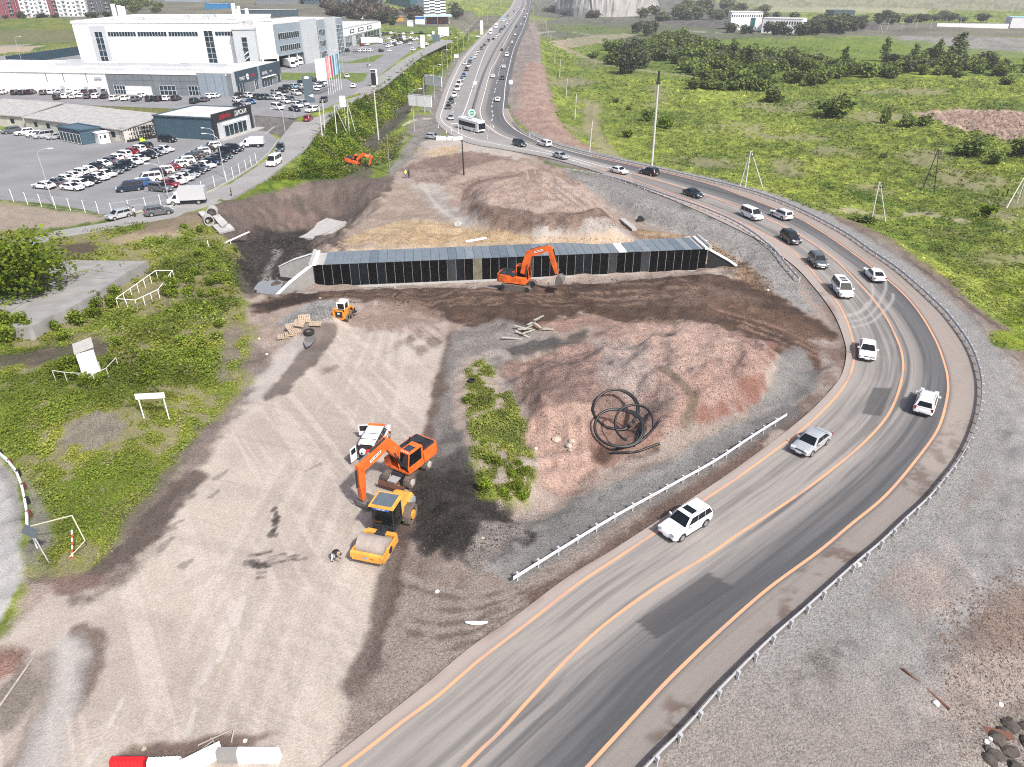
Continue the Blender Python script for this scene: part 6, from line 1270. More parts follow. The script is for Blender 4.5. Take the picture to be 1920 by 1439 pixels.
def lobes(w,h,n,seed):
    q=random.Random(seed); o=[]
    for k in range(n):
        a=q.uniform(0,6.28); r=w*.5*q.uniform(.15,.68); rr=w*q.uniform(.2,.34); o.append((r*math.cos(a),r*math.sin(a),h*q.uniform(.25,.72),rr,rr,h*q.uniform(.2,.34)))
    return o
BK={}
def kind(nm,w,h,nl,n,sz,c1,c2,var=3):
    BK[nm]=[mesh_of('crown',[crown(n,lobes(w,h,nl,hash(nm)%97*0+k*7+len(nm)),sz,c1,c2)],LEAF) for k in range(var)]
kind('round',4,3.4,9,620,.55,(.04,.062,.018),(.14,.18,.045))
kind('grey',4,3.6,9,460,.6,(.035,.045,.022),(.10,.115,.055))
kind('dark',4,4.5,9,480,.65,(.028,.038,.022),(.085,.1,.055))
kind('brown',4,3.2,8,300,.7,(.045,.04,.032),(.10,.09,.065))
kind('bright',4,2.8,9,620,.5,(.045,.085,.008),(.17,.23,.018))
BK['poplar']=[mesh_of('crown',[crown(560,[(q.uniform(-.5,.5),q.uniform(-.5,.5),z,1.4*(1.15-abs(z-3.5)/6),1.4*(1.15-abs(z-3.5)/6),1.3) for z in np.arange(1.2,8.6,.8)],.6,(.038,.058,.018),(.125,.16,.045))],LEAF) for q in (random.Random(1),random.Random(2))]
BARK=M('bark',(.16,.13,.10),.9,0,.25,4)
tk=MB(); tk.tube([(0,0,-.3),(.05,.02,1.0),(-.05,.05,2.2),(.05,0,3.4)],[.17,.14,.1,.04],7)
for a in range(5): tk.tube([(0,0,.6+.3*a),(.6*math.cos(a*1.3),.6*math.sin(a*1.3),1.4+.35*a),(1.1*math.cos(a*1.3),1.1*math.sin(a*1.3),1.9+.4*a)],[.08,.05,.02],5)
TRK=tk.mesh('trunk',BARK,60)
def plant(kd,px,py,w,h,label,group=None,name=None,trunk=False,cat=None):
    """w,h in photo pixels"""
    b=g3(px,py); s=math.hypot(b.x,b.y); u=b.y*ct-(b.z-CH)*st; mpp=u/F; me=rng.choice(BK[kd]); bw,bh=(2.8,9.0) if kd=='poplar' else (4,{'round':3.2,'grey':3.4,'dark':4.2,'brown':3.0,'bright':2.7}[kd])
    W=w*mpp/bw; H=h*mpp/bh*1.05; nm=name or ('poplar_tree' if kd=='poplar' else 'bush')
    if trunk:
        t=thing(nm,label,cat or ('tree' if 'tree' in nm else 'bush'),(b.x,b.y,b.z-.1),rng.random()*6,group); t.scale=(W,W,H); o=ob('crown',me,t); o2=ob('trunk',TRK,t); 
        if kd=='poplar': o2.scale=(1.1,1.1,2.0)
    else:
        t=bpy.data.objects.new(nm,me); COL.objects.link(t); t.location=(b.x,b.y,b.z-.1); t.rotation_euler=(0,0,rng.random()*6.28); t.scale=(W,W,H); tag(t,label,cat or ('tree' if 'tree' in nm else 'bush'),group)
    return t
def rnd_in(poly,n):
    a=np.array(poly,float); o=[]
    while len(o)<n:
        x=rng.uniform(a[:,0].min(),a[:,0].max(),200); y=rng.uniform(a[:,1].min(),a[:,1].max(),200); k=seg_d(x,y,[tuple(p) for p in a],True)>0
        o+=list(zip(x[k],y[k]))
    return o[:n]
def belt(kd,poly,n,w,h,label,group,name='bush'):
    for x,y in sorted(rnd_in(poly,n),key=lambda p:p[1]): s=.65+.7*rng.random(); plant(kd,x,y,w*s,h*s*(.8+.4*rng.random()),label,group,name)
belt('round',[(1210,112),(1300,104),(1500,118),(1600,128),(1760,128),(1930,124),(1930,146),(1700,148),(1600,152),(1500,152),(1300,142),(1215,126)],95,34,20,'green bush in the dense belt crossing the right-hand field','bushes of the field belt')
belt('grey',[(1210,108),(1300,102),(1500,114),(1600,122),(1760,122),(1930,118),(1930,132),(1600,138),(1300,126),(1215,120)],45,34,20,'grey green willow bush along the back of the field belt','willows of the field belt')
belt('round',[(1285,164),(1330,150),(1440,154),(1550,152),(1540,161),(1420,174),(1300,168)],26,36,22,'green bush in the front clump of the field belt','bushes in the front clump')
belt('round',[(1088,108),(1180,80),(1260,72),(1325,70),(1330,82),(1240,98),(1212,116),(1180,126),(1110,114)],34,30,17,'green bush on the stream bank by the dirt track','bushes on the stream bank')
belt('dark',[(1160,112),(1200,104),(1208,136),(1168,142)],9,30,34,'tall dark tree in the clump at the end of the dirt track','dark trees by the dirt track','tree')
belt('dark',[(1325,62),(1430,66),(1500,70),(1590,66),(1622,56),(1600,44),(1520,50),(1500,62)],34,26,20,'dark bare looking tree around the white works','dark trees around the white works','tree')
belt('dark',[(1184,62),(1230,56),(1240,66),(1190,72)],7,16,20,'dark upright tree behind the pale cutting','trees behind the pale cutting','tree')
belt('grey',[(1180,34),(1250,22),(1400,20),(1500,28),(1500,36),(1240,44)],38,26,14,'grey green tree in the far wood left of the hill','trees of the far wood','tree')
belt('dark',[(1560,42),(1700,34),(1860,36),(1860,44),(1600,48)],26,24,12,'dark tree in the far line before the hill','trees in the far line','tree')
belt('brown',[(600,14),(690,14),(790,30),(775,40),(620,40)],42,26,15,'brownish shrub on the slope behind the grey block','shrubs behind the grey block')
belt('dark',[(715,46),(742,42),(742,50),(718,50)],4,22,16,'dark shrub between far showroom and filling station','shrubs by the far showroom')
belt('dark',[(845,30),(870,20),(872,34),(850,40)],6,18,14,'dark tree beside the filling station','trees beside the filling station','tree')
belt('brown',[(1015,22),(1080,16),(1140,30),(1120,36),(1040,30)],22,18,10,'brown shrub at the foot of the pale bank','shrubs at the pale bank')
belt('round',[(205,8),(290,6),(340,24),(240,26)],14,22,12,'dull green tree beyond the flats','trees beyond the flats','tree')
belt('dark',[(3,34),(210,31),(210,34),(3,37)],12,16,8,'dark shrub at the foot of the flats','shrubs at the foot of the flats')
for k,(x,y,w,h,l) in enumerate(((1372,128,22,46,'tallest light green poplar in the middle of the belt'),(1388,130,14,34,'slim poplar right of the tallest one'),(1402,129,24,36,'broad poplar second right of the tallest one'),(1580,128,16,34,'lone slim poplar left of the four right-hand ones'),(1657,118,18,40,'slim poplar, first of the four on the right'),(1712,120,17,32,'slim poplar, second of the four on the right'),(1752,124,20,42,'leaning looking poplar, third of the four on the right'),(1792,114,30,44,'broad poplar, last of the four on the right'))): plant('poplar',x,y,w,h,l,'poplars in the field belt',None,True)
for x,y,w,h,l in ((1566,221,66,42,'large round bush alone in the meadow'),(1452,193,44,24,'medium round bush at the meadow edge left of the large one'),(1520,161,32,24,'round bush standing in front of the belt'),(1428,172,28,20,'small round bush at the left of the front clump'),(1820,294,58,34,'large dark bush below the pink heaps'),(1860,308,34,22,'smaller bush touching the large dark one below the heaps'),(1912,292,46,34,'bush at the right picture edge below the heaps'),(1660,233,22,30,'narrow bush left of the pink heaps'),(1697,238,34,22,'spreading bush beside the pink heaps'),(1735,236,30,20,'ragged bush at the tip of the pink heaps'),(1178,258,24,14,'small bright bush between the bend and the mast'),(1212,228,26,20,'bush left of the tall mast'),(1246,240,28,22,'bright bush right of the tall mast'),(1885,158,34,14,'low dark bush in front of the belt, far right'),(1657,297,16,10,'small bush left of the wooden A pole'),(1850,406,34,24,'yellowish bush near the right-hand poles'),(1155,194,14,9,'tiny dark bush on the upper meadow'),(1178,206,12,7,'tiny round bush on the upper meadow'),(1682,322,9,8,'tiny dark bush in the middle of the meadow'),(1610,415,36,12,'low bush at the foot of the A-frame pole'),(1632,418,30,14,'low bush under the A-frame pole')):
    plant('bright' if 'bright' in l or 'yellow' in l else 'round',x,y,w,h,l,None,None,True)
# ---- big bush left and shrubs on the weedy bank
big=[mesh_of('crown',[crown(5200,lobes(9.5,6.2,22,5),.34,(.03,.055,.007),(.15,.205,.014))],LEAF)]
b=g3(42,556); t=thing('bush','very large bright green bush at the left picture edge','bush',(b.x-.5,b.y,b.z),0); ob('crown',big[0],t); t.scale=(1.5,1.25,1.4); o=ob('trunk',TRK,t); o.scale=(1.5,1.5,1.1)
BK['shrub']=[mesh_of('crown',[crown(520,lobes(4,2.9,10,30+k),.42,(.035,.06,.008),(.16,.21,.02))],LEAF) for k in range(4)]; 
def shrub(x,y,s,label,group):
    b=g3(x,y); t=bpy.data.objects.new('shrub',BK['shrub'][rng.integers(4)]); COL.objects.link(t); t.location=(b.x,b.y,b.z-.1); t.rotation_euler=(0,0,rng.random()*6); s*=.8+.4*rng.random(); t.scale=(s,s,s*(.8+.4*rng.random())); tag(t,label,'shrub',group)
for poly,n,s,l in (([(60,612),(150,580),(210,540),(240,545),(200,600),(120,650),(60,650)],12,.5,'leafy green shrub along the front edge of the concrete slab'),([(330,500),(430,500),(445,545),(440,560),(350,570),(300,560)],12,.5,'leafy green shrub on the bank edge right of the railing frame'),([(210,600),(330,570),(430,570),(430,640),(300,720),(230,700)],12,.38,'leafy green shrub in the rough middle of the bank'),([(100,680),(135,668),(200,710),(190,740),(120,730)],8,.42,'leafy shrub crowding round the white cabinet'),([(330,420),(450,460),(440,500),(330,480),(280,470)],9,.38,'leafy shrub between the pipe ends and the slab'),([(0,600),(50,612),(60,640),(0,640)],8,.6,'leafy shrub at the slab corner, left picture edge'),([(860,700),(910,690),(990,830),(1010,900),(960,920),(890,880)],9,.24,'green shrub on the strip left of the red mound'),([(880,890),(1000,900),(990,940),(930,945)],6,.28,'green shrub at the lower end of the strip')):
    for x,y in sorted(rnd_in(poly,n),key=lambda p:p[1]): shrub(x,y,s,l,l.replace('leafy green shrub','shrubs').replace('leafy shrub','shrubs').replace('green shrub','shrubs'))
# ---- uncountable growth: colours follow the ground they stand on
def gcol(x,y):
    r=np.hypot(x,y); i=np.clip(np.searchsorted(rr,r),0,len(rr)-1); j=np.clip(((np.arctan2(x,y)/azm[i]+1)/2*(NC-1)).round().astype(int),0,NC-1); return C[i*NC+j]
def growth(name,label,polys,up=.35,asp=1.0,gain=(.75,1.95),green=True):
    v=[];f=[];c=[];o=0
    for poly,n,px_,h,cl in polys:
        p=np.array(rnd_in(poly,n)); x,y,z=G(p[:,0],p[:,1]); g=gcol(x,y)
        k=(g[:,1]>g[:,0]*1.06) if green else np.ones(len(x),bool)
        x,y,z,g=x[k],y[k],z[k],g[k]; d=np.hypot(x,y)
        tall=fbm(x,y,2.2,2,201)
        m=max(1,cl); x=np.repeat(x,m);y=np.repeat(y,m);z=np.repeat(z,m);g=np.repeat(g,m,0);d=np.repeat(d,m);tall=np.repeat(tall,m)
        s=np.sqrt(d*d+CH*CH)/F*px_; sp=s*(1.0 if m>1 else .2); x=x+rng.normal(size=len(x))*sp; y=y+rng.normal(size=len(x))*sp
        zz=hm(x,y)+h*np.clip(tall*2-.5,.08,1.3)*rng.random(len(x))*np.clip(s/.12,.6,3)
        a,b=quads(np.stack([x,y,zz],1),s*(.6+.8*rng.random(len(x))),up,asp)
        t=rng.random(len(x))*.55+np.clip(tall-.2,0,.8)*.5; col=g[:,:3]*(gain[0]+(gain[1]-gain[0])*t)[:,None]; yel=rng.random(len(x))<.16; col[yel]=col[yel]*np.array([1.25,1.1,.9]); big=fbm(x,y,7,3,207); col=col*(.75+.6*sst(.3,.7,big))[:,None]; dry=rng.random(len(x))<.03+.35*sst(.56,.72,fbm(x,y,4.5,3,209)); col[dry]=np.array((.22,.185,.11))*(.7+.6*rng.random((int(dry.sum()),1)))
        v.append(a);f.append(b+o);o+=len(a);c.append(np.repeat(np.c_[col,np.ones(len(x))],4,0))
    q=fast(name,np.vstack(v),np.vstack(f),LEAFS,np.vstack(c)); tag(q,label,None,None,'stuff'); return q
growth('weeds','weeds and tall herbs covering the left bank',[([(0,430),(130,440),(330,410),(400,420),(450,470),(450,560),(470,650),(440,740),(330,880),(185,1062),(60,1065),(110,1000),(60,900),(0,845)],26000,3.0,.34,3),([(230,500),(440,480),(450,560),(440,680),(300,760),(200,700)],5000,3.6,.7,3)],.3)
growth('weeds','weeds on the strip left of the red mound',[([(868,700),(905,672),(960,740),(1000,830),(1012,890),(1004,935),(975,915),(950,950),(925,905),(905,935),(890,860),(880,780)],9000,3.2,.35,3)],.3)
growth('weeds','tall weeds on the bank between street and highway',[([(500,340),(560,318),(585,275),(605,238),(645,205),(720,162),(790,108),(850,74),(880,76),(850,112),(800,160),(760,215),(715,262),(760,250),(740,300),(640,335)],14000,3.0,.6,3)],.35)
growth('grass','rough meadow grass right of the bend',[([(1010,40),(1560,90),(1930,130),(1930,700),(1760,560),(1640,450),(1500,385),(1300,330),(1120,285),(1045,230)],26000,3.2,.22,1),([(1100,150),(1930,150),(1930,640),(1640,440),(1260,320)],26000,3.2,.25,1)],.45)
# ------------------------------------------------------------------ poles, lamps, signs
CPOLE=M('concrete_pole',(.50,.49,.46),.85,0,.12,1.5); WPOLE=M('dark_wood_pole',(.05,.042,.036),.9,0,.3,3); LPOLE=M('lamp_pole_grey',(.47,.48,.49),.5,.2)
def pole(px,ty,tx,r,label,mat=CPOLE,arms=0,dark_top=False,name='utility_pole',group=None,cat='pole'):
    b=g3(*px); h=hgt(b,ty); t=thing(name,label,cat,b,0,group); mpp=(b.y*ct-(b.z-CH)*st)/F
    ex=proj((b.x,b.y,b.z+h))[0]; lean=(tx-ex)*mpp*.9 if tx is not None else 0; lean=max(-h*.06,min(h*.06,lean))
    m=MB(); m.cyl((0,0,-.4),(lean,0,h),r,r*.72,8); m.build('pole',mat,t,40)
    for k in range(arms): 
        m=MB(); z=h-.35-k*.8; m.box((lean*z/h,0,z),(1.7,.12,.12)); 
        for s in(-.75,0,.75): m.cyl((lean*z/h+s,0,z),(lean*z/h+s,0,z+.28),.07,n=6)
        m.build('cross_arm',DARKM,t)
    if dark_top: m=MB(); m.cyl((lean,0,h-1.9),(lean,0,h+.1),r*.95,n=8); m.box((lean,0,h-2.2),(.9,.5,.5)); m.build('top_fitting',DARKM,t)
    return t,h
pole((1222,313),135,1236,.27,'very tall pale mast with dark top beside the bend',CPOLE,0,True,'mast')
for px,ty,tx,lab in(((1105,287),227,1111,'nearest'),((1078,224),176,1081,'second'),((1061,184),147,1064,'third'),((1049,146),112,1051,'fourth'),((1040,121),92,1041,'fifth'),((1033,90),64,1033,'sixth'),((1027,75),55,1028,'seventh'),((1024,58),42,1024,'eighth')):
    pole(px,ty,tx,.15,f'bare pale post on the meadow beside the highway, {lab} from the bend',group='bare posts along the highway meadow')
pole((710,263),170,701,.22,'tall pale pole with cross arms at the ditch edge of the green bank',arms=2)
pole((605,262),200,598,.2,'pale pole with cross arms at the foot of the green bank, left of its neighbour',arms=2); pole((609,249),187,605,.18,'pale pole with cross arms just behind another at the street edge',arms=1)
pole((731,326),252,725,.17,'thin grey post on a pale base at the pit edge',M('grey_post',(.17,.175,.18),.7)); pole((870,329),263,866,.17,'black post standing in churned brown earth',BLACK)
def aframe(top,feet,label,mat=CPOLE,r=.14,group=None,brace=False,arms=1):
    bs=[g3(*f) for f in feet]; c=sum(bs,Vector())/len(bs); h=hgt(c,top[1]); t=thing('braced_pole',label,'pole',c,0,group)
    mpp=(c.y*ct-(c.z-CH)*st)/F; tp=Vector(((top[0]-proj((c.x,c.y,c.z+h))[0])*mpp,0,h))
    for b in bs: m=MB(); m.cyl(b-c+Vector((0,0,-.3)),tp+(b-c).normalized()*.12,r,r*.75,7); m.build('leg',mat,t,40)
    for k in range(arms): m=MB(); m.box(tp+Vector((0,0,-.3-k*.7)),(1.6,.1,.1)); [m.cyl(tp+Vector((s,0,-.3-k*.7)),tp+Vector((s,0,0-k*.7)),.06,n=6) for s in(-.7,.7)]; m.build('cross_arm',DARKM,t)
    if brace: m=MB(); a,b=(tp*.35+(bs[0]-c)*.65),(tp*.35+(bs[1]-c)*.65); m.cyl(a,b,.09,n=6); m.build('brace',mat,t)
    return t
aframe((1408,284),[(1386,352),(1397,354),(1431,352)],'pale three legged pole frame beside the bend',arms=2); aframe((1650,342),[(1633,419),(1661,416)],'pale two legged A-frame pole in low bushes',arms=2)
aframe((1760,281),[(1731,351),(1752,361)],'dark wooden A-frame pole alone in the meadow',WPOLE,.13,None,True,2); aframe((1925,325),[(1886,391),(1906,382),(1915,372)],'mixed pale and dark braced pole at the right picture edge',CPOLE,.14,None,False,1)
aframe((627,199),[(632,257),(653,253)],'pale pole with one long brace on the green bank',arms=1); aframe((651,193),[(655,249),(667,250)],'pale A-frame pole under the white panel on the green bank',arms=1); aframe((1651,47),[(1645,63),(1655,63)],'small far A-frame pole beyond the grey flat',r=.2)
t,h=pole((648,240),181,645,.12,'white blank panel on a slim post above the green bank',name='panel_sign',cat='sign'); m=MB(); m.box((0,-.15,h-1.3),(1.7,.12,2.9)); m.build('panel',SIGNW,t)
for k in range(9):
    x=1663+k*27; b=g3(x,57-k*.8); h=9; t=thing('utility_pole',f'far pale pole across the meadow, {ordn(k+1)} from the left','pole',b,0,'far poles across the meadow'); m=MB(); m.cyl((0,0,0),(0,0,h),.22,.15,6); m.build('pole',CPOLE,t); m=MB(); m.box((0,0,h-.5),(2,.2,.2)); m.build('cross_arm',DARKM,t)
def lamp(px,ty,dx,label,group='street lamps',r=.09,arm=2.2):
    b=g3(*px); h=hgt(b,ty); t=thing('street_lamp',label,'street lamp',b,0,group); m=MB(); m.cyl((0,0,-.2),(0,0,h),r,r*.6,7); m.build('pole',LPOLE,t,40)
    for s in((1,-1) if dx==0 else (dx,)):
        m=MB(); m.tube([(0,0,h-.1),(s*arm*.35,0,h+.55),(s*arm,0,h+.75)],r*.55,6); m.build('arm',LPOLE,t,40); m=MB(); m.box((s*(arm+.3),0,h+.74),(.8,.28,.14)); m.build('lamp_head',SIGNW,t)
for px,ty,dx,l in(((101,386),287,1,'lamp post with curved arm behind the lot fence, near the two front white sedans'),((316,372),315,-1,'lamp post at the front of the right parking block'),((422,334),258,-1,'lamp post between the right parking block and the street'),((298,308),285,-1,'low lamp post between the two parking blocks'),((404,266),246,-1,'lamp post at the tyre shop corner'),((448,250),230,0,'double armed lamp post beside the tyre shop steps'),((479,240),212,-1,'lamp post on the grey slope, first right of the tyre shop'),((535,251),209,-1,'lamp post on the grey slope by the street kerb'),((553,222),204,-1,'short lamp post at the forecourt exit'),((44,126),72,1,'lamp post before the far left meadow'),((480,60+110),140,-1,'lamp post before the white box entrance'),((644,138),98,-1,'lamp post on the verge before the grey block'),((691,112),92,-1,'lamp post at the narrow verge by the far lot')): lamp(px,ty,dx,l)
HL=[((777,246),172),((815,187),126),((797,213),146),((830,146),97),((839,130),84),((847,117),74),((859,106),64),((869,93),59),((879,83),51),((891,63),40),((900,56),32),((914,46),20),((924,36),14),((938,26),6)]
for k,(px,ty) in enumerate(HL): lamp(px,ty,1,f'lamp post left of the highway, {ordn(k+1)} from the junction','lamp posts left of the highway',.11)
for k,(px,ty) in enumerate([((982,53),22),((985,42),18),((1000,38),13),((1009,31),9),((1014,24),4)]): lamp(px,ty,-1,f'lamp post right of the highway, {ordn(k+1)} from the bend','lamp posts right of the highway',.13)
def board(x0,x1,y0,y1,yb,label,n=4):
    a=g3(x0,yb);b=g3(x1,yb); z=min(a.z,b.z); c=(a+b)/2; t=thing('billboard',label,'billboard',(c.x,c.y,z),math.atan2(b.y-a.y,b.x-a.x)); L=(b-a).length; h1=hgt(Vector((c.x,c.y,z)),y0); h0=hgt(Vector((c.x,c.y,z)),y1)
    m=MB(); m.box((0,0,(h0+h1)/2),(L,.3,h1-h0)); m.build('panel',M('board_white',(.72,.73,.73),.5,0,.04),t); m=MB(); m.box((0,-.17,h1-.06),(L+.2,.08,.12)); m.box((0,-.17,h0+.06),(L+.2,.08,.12)); m.build('frame',STEEL,t)
    for k in range(n): m=MB(); m.cyl((L*(-.42+.84*k/(n-1)),.2,-.3),(L*(-.42+.84*k/(n-1)),.2,h1-.1),.13,n=7); m.build('post',STEEL,t)
board(768,810,178,200,212,'large blank pale billboard left of the queue, the nearer of two'); board(798,829,142,161,172,'blank pale billboard left of the queue, the farther of two',3); board(852,860,102,109,117,'tiny blank board further up the highway edge',2)
def pylon(x0,x1,ty,by,mat,label,inset=None,sym=None,th=.9):
    a=g3(x0,by);b=g3(x1,by);c=(a+b)/2; h=hgt(c,ty); L=(b-a).length; t=thing('pylon_sign',label,'sign',c,0,'pylon signs'); m=MB(); m.box((0,0,h/2),(L,th,h)); m.build('body',mat,t)
    if inset: m=MB(); m.box((-L*.08,-th/2-.03,h*.52),(L*.78,.06,h*.88)); m.build('face',inset,t); m=MB(); m.box((-L*.08,-th/2-.07,h*.84),(L*.72,.03,h*.02)); m.build('stripe',SIGNW,t)
    if sym=='tri':
        m=MB(); m.add([(L*.5,-th/2-.04,h*.34),(L*.5,-th/2-.04,h*.20),(L*-.05,-th/2-.04,h*.27)],[(0,1,2)]); m.build('white_triangle',SIGNW,t); m=MB(); m.cyl((0,-th/2-.02,h*.93),(0,-th/2-.06,h*.93),L*.3,n=18); m.v=[(x,y,h*.93+(z-h*.93)*.45) for x,y,z in m.v]; m.build('emblem',SIGNW,t)
pylon(573,590,142,193,M('pylon_slate',(.09,.13,.155),.5),'tall slate pylon sign with white triangle at the forecourt corner',None,'tri'); pylon(697,709,130,163,SIGNW,'black faced pylon sign with white edge at the top of the green bank',M('pylon_black',(.012,.018,.025),.4))
for x0,x1,ty,by,mt,l in((789,797,66,90,SIGNW,'white pylon sign at the far lot, first of three white ones'),(811,815,59,71,SIGNW,'small white pylon sign at the far lot'),(816,820,65,80,M('pylon_slate',(.09,.13,.155),.5),'blue grey pylon sign at the far lot'),(829,835,51,68,SIGNW,'white pylon sign with curved dark foot at the far lot'),(901,906,39,65,SIGNW,'tall white pylon sign at the far junction')): pylon(x0,x1,ty,by,mt,l)
# ---- flags
FC=[('big white flag, first in the row','white',SIGNW,3.4),('pink red flag, second in the row','red',M('flag_pink',(.62,.22,.25),.8),1.2),('pale pink flag, third in the row','red',M('flag_pale_pink',(.70,.42,.44),.8),1.2),('red flag, fourth in the row','red',M('flag_red',(.55,.09,.12),.8),1.2),('blue grey flag, fifth in the row','blue',M('flag_blue',(.10,.25,.36),.8),1.2),('pale blue flag, sixth in the row','blue',M('flag_pale_blue',(.30,.45,.55),.8),1.2),('teal flag, last in the row','blue',M('flag_teal',(.06,.20,.26),.8),1.2)]
for k,(l,_,mt,w) in enumerate(FC):
    b=g3(617+k*4.0,180.5-k*2.2); h=11.5; t=thing('flagpole','white flagpole with '+l,'flagpole',b,0,'flagpoles by the forecourt'); m=MB(); m.cyl((0,0,0),(0,0,h),.07,.05,7); m.build('pole',WHITE,t); m=MB(); rg=[]
    for q in range(6): x=-w*q/5 if k==0 else -w*q/5; rg.append([(x,.12*math.sin(q*1.7+k),h-.1-.25*q/5),(x,.12*math.sin(q*1.7+k),h-6.3-.1*q)])
    m.loft(rg,False,False); m.build('flag',mt,t)
# ---- lot fence, embankment clutter
FP=[(-60,369),(0,373),(52,384),(105,392),(160,399),(212,405),(275,394),(330,383),(380,362),(425,342),(462,320),(490,300)]
w=[g3(*q) for q in FP]; t=thing('lot_fence','white post and mesh fence round the fenced lot','fence',w[0]); pm=MB(); pm.cyl((0,0,-.2),(0,0,2.2),.06,n=6); pme=pm.mesh('post',WHITE); rm=MB(); 
for a,b in zip(w,w[1:]):
    n=max(2,int((b-a).length/3.2))
    for k in range(n): ob('post',pme,t,a.lerp(b,k/n)-w[0])
    for z in(.15,1.1,2.1): rm.cyl(a-w[0]+Vector((0,0,z)),b-w[0]+Vector((0,0,z)),.022,n=4)
rm.build('wire',STEEL,t)
a=g3(15,124);b=g3(152,103); t=thing('yard_fence','dark blue solid yard fence left of the white hall','fence',a,math.atan2(b.y-a.y,b.x-a.x)); L=(b-a).length; m=MB(); m.box((L/2,0,1.8),(L,.15,4.2)); m.build('panel',M('fence_navy',(.02,.05,.075),.5),t); m=MB()
for k in range(14): m.cyl((L*k/13,.12,-.2),(L*k/13,.12,4.8),.07,n=5)
m.build('post',STEEL,t)
a=g3(600,112);b=g3(722,94); t=thing('yard_fence','thin dark railing fence along the far lot verge','fence',a,math.atan2(b.y-a.y,b.x-a.x)); L=(b-a).length; m=MB()
for k in range(30): m.cyl((L*k/29,0,-.2),(L*k/29,0,2),.05,n=4)
for z in(.3,1.9): m.box((L/2,0,z),(L,.05,.05))
m.build('railing',DARKM,t)
# ------------------------------------------------------------------ bus, trucks
def busbox(name,label,cat,loc,rz,L,W,H,wheels,wz=(1.2,2.35),wr=.48):
    t=thing(name,label,cat,loc,rz); w=W/2; m=MB()
    m.loft([[(x,y*k,z) for y,z in((-w,.35),(-w,H-.35),(-w+.18,H-.05),(0,H),(w-.18,H-.05),(w,H-.35),(w,.35))] for x,k in((-L/2,.96),(-L/2+.25,1),(L/2-.5,1),(L/2-.08,.95),(L/2,.90))]); m.build('body',PAINT['white'],t,30)
    m=MB(); 
    for s in(-1,1): m.box((-.3,s*(w+.005),(wz[0]+wz[1])/2),(L-2.1,.02,wz[1]-wz[0])); 
    m.build('side_window',GLASS,t); m=MB(); m.box((L/2-.01,0,(wz[0]+wz[1])/2+.02),(.10,W*.88,wz[1]-wz[0]+.45)); m.build('windscreen',GLASS,t); m=MB(); m.box((-L/2+.01,0,wz[1]-.35),(.05,W*.8,.8)); m.build('rear_window',GLASS,t)
    for s in(-1,1): m=MB(); m.box((L/2-.02,s*w*.68,.85),(.12,.34,.2)); m.build('headlight',LAMP,t); m=MB(); m.tube([(L/2-.1,s*w*.8,H-.3),(L/2+.35,s*(w+.05),H-.5),(L/2+.4,s*(w+.1),H-1.0)],.05,5); m.build('mirror',TRIM,t)
    m=MB(); m.box((L/2,0,.5),(.12,W*.8,.22)); m.build('bumper',TRIM,t)
    tm,rm_=wheel_meshes(wr,.3)
    for x in wheels:
        for s in(-1,1): q=ob('wheel',tm,t,(x,s*(w-.13),wr)); ob('rim',rm_,q,(0,.02*s,0))
    return t
p0=P(866,240,ROADZ);p1=P(903,250,ROADZ); rz=math.atan2(float(p1[1]-p0[1]),float(p1[0]-p0[0]))
t=busbox('coach_bus','large white coach bus turning into the bend','bus',((float(p0[0]+p1[0])/2),float(p0[1]+p1[1])/2,ROADZ),rz,10.5,2.5,3.25,(3.2,-2.6)); m=MB(); m.box((0,0,3.3),(3,1.6,.18)); m.build('roof_unit',WALLG,t)
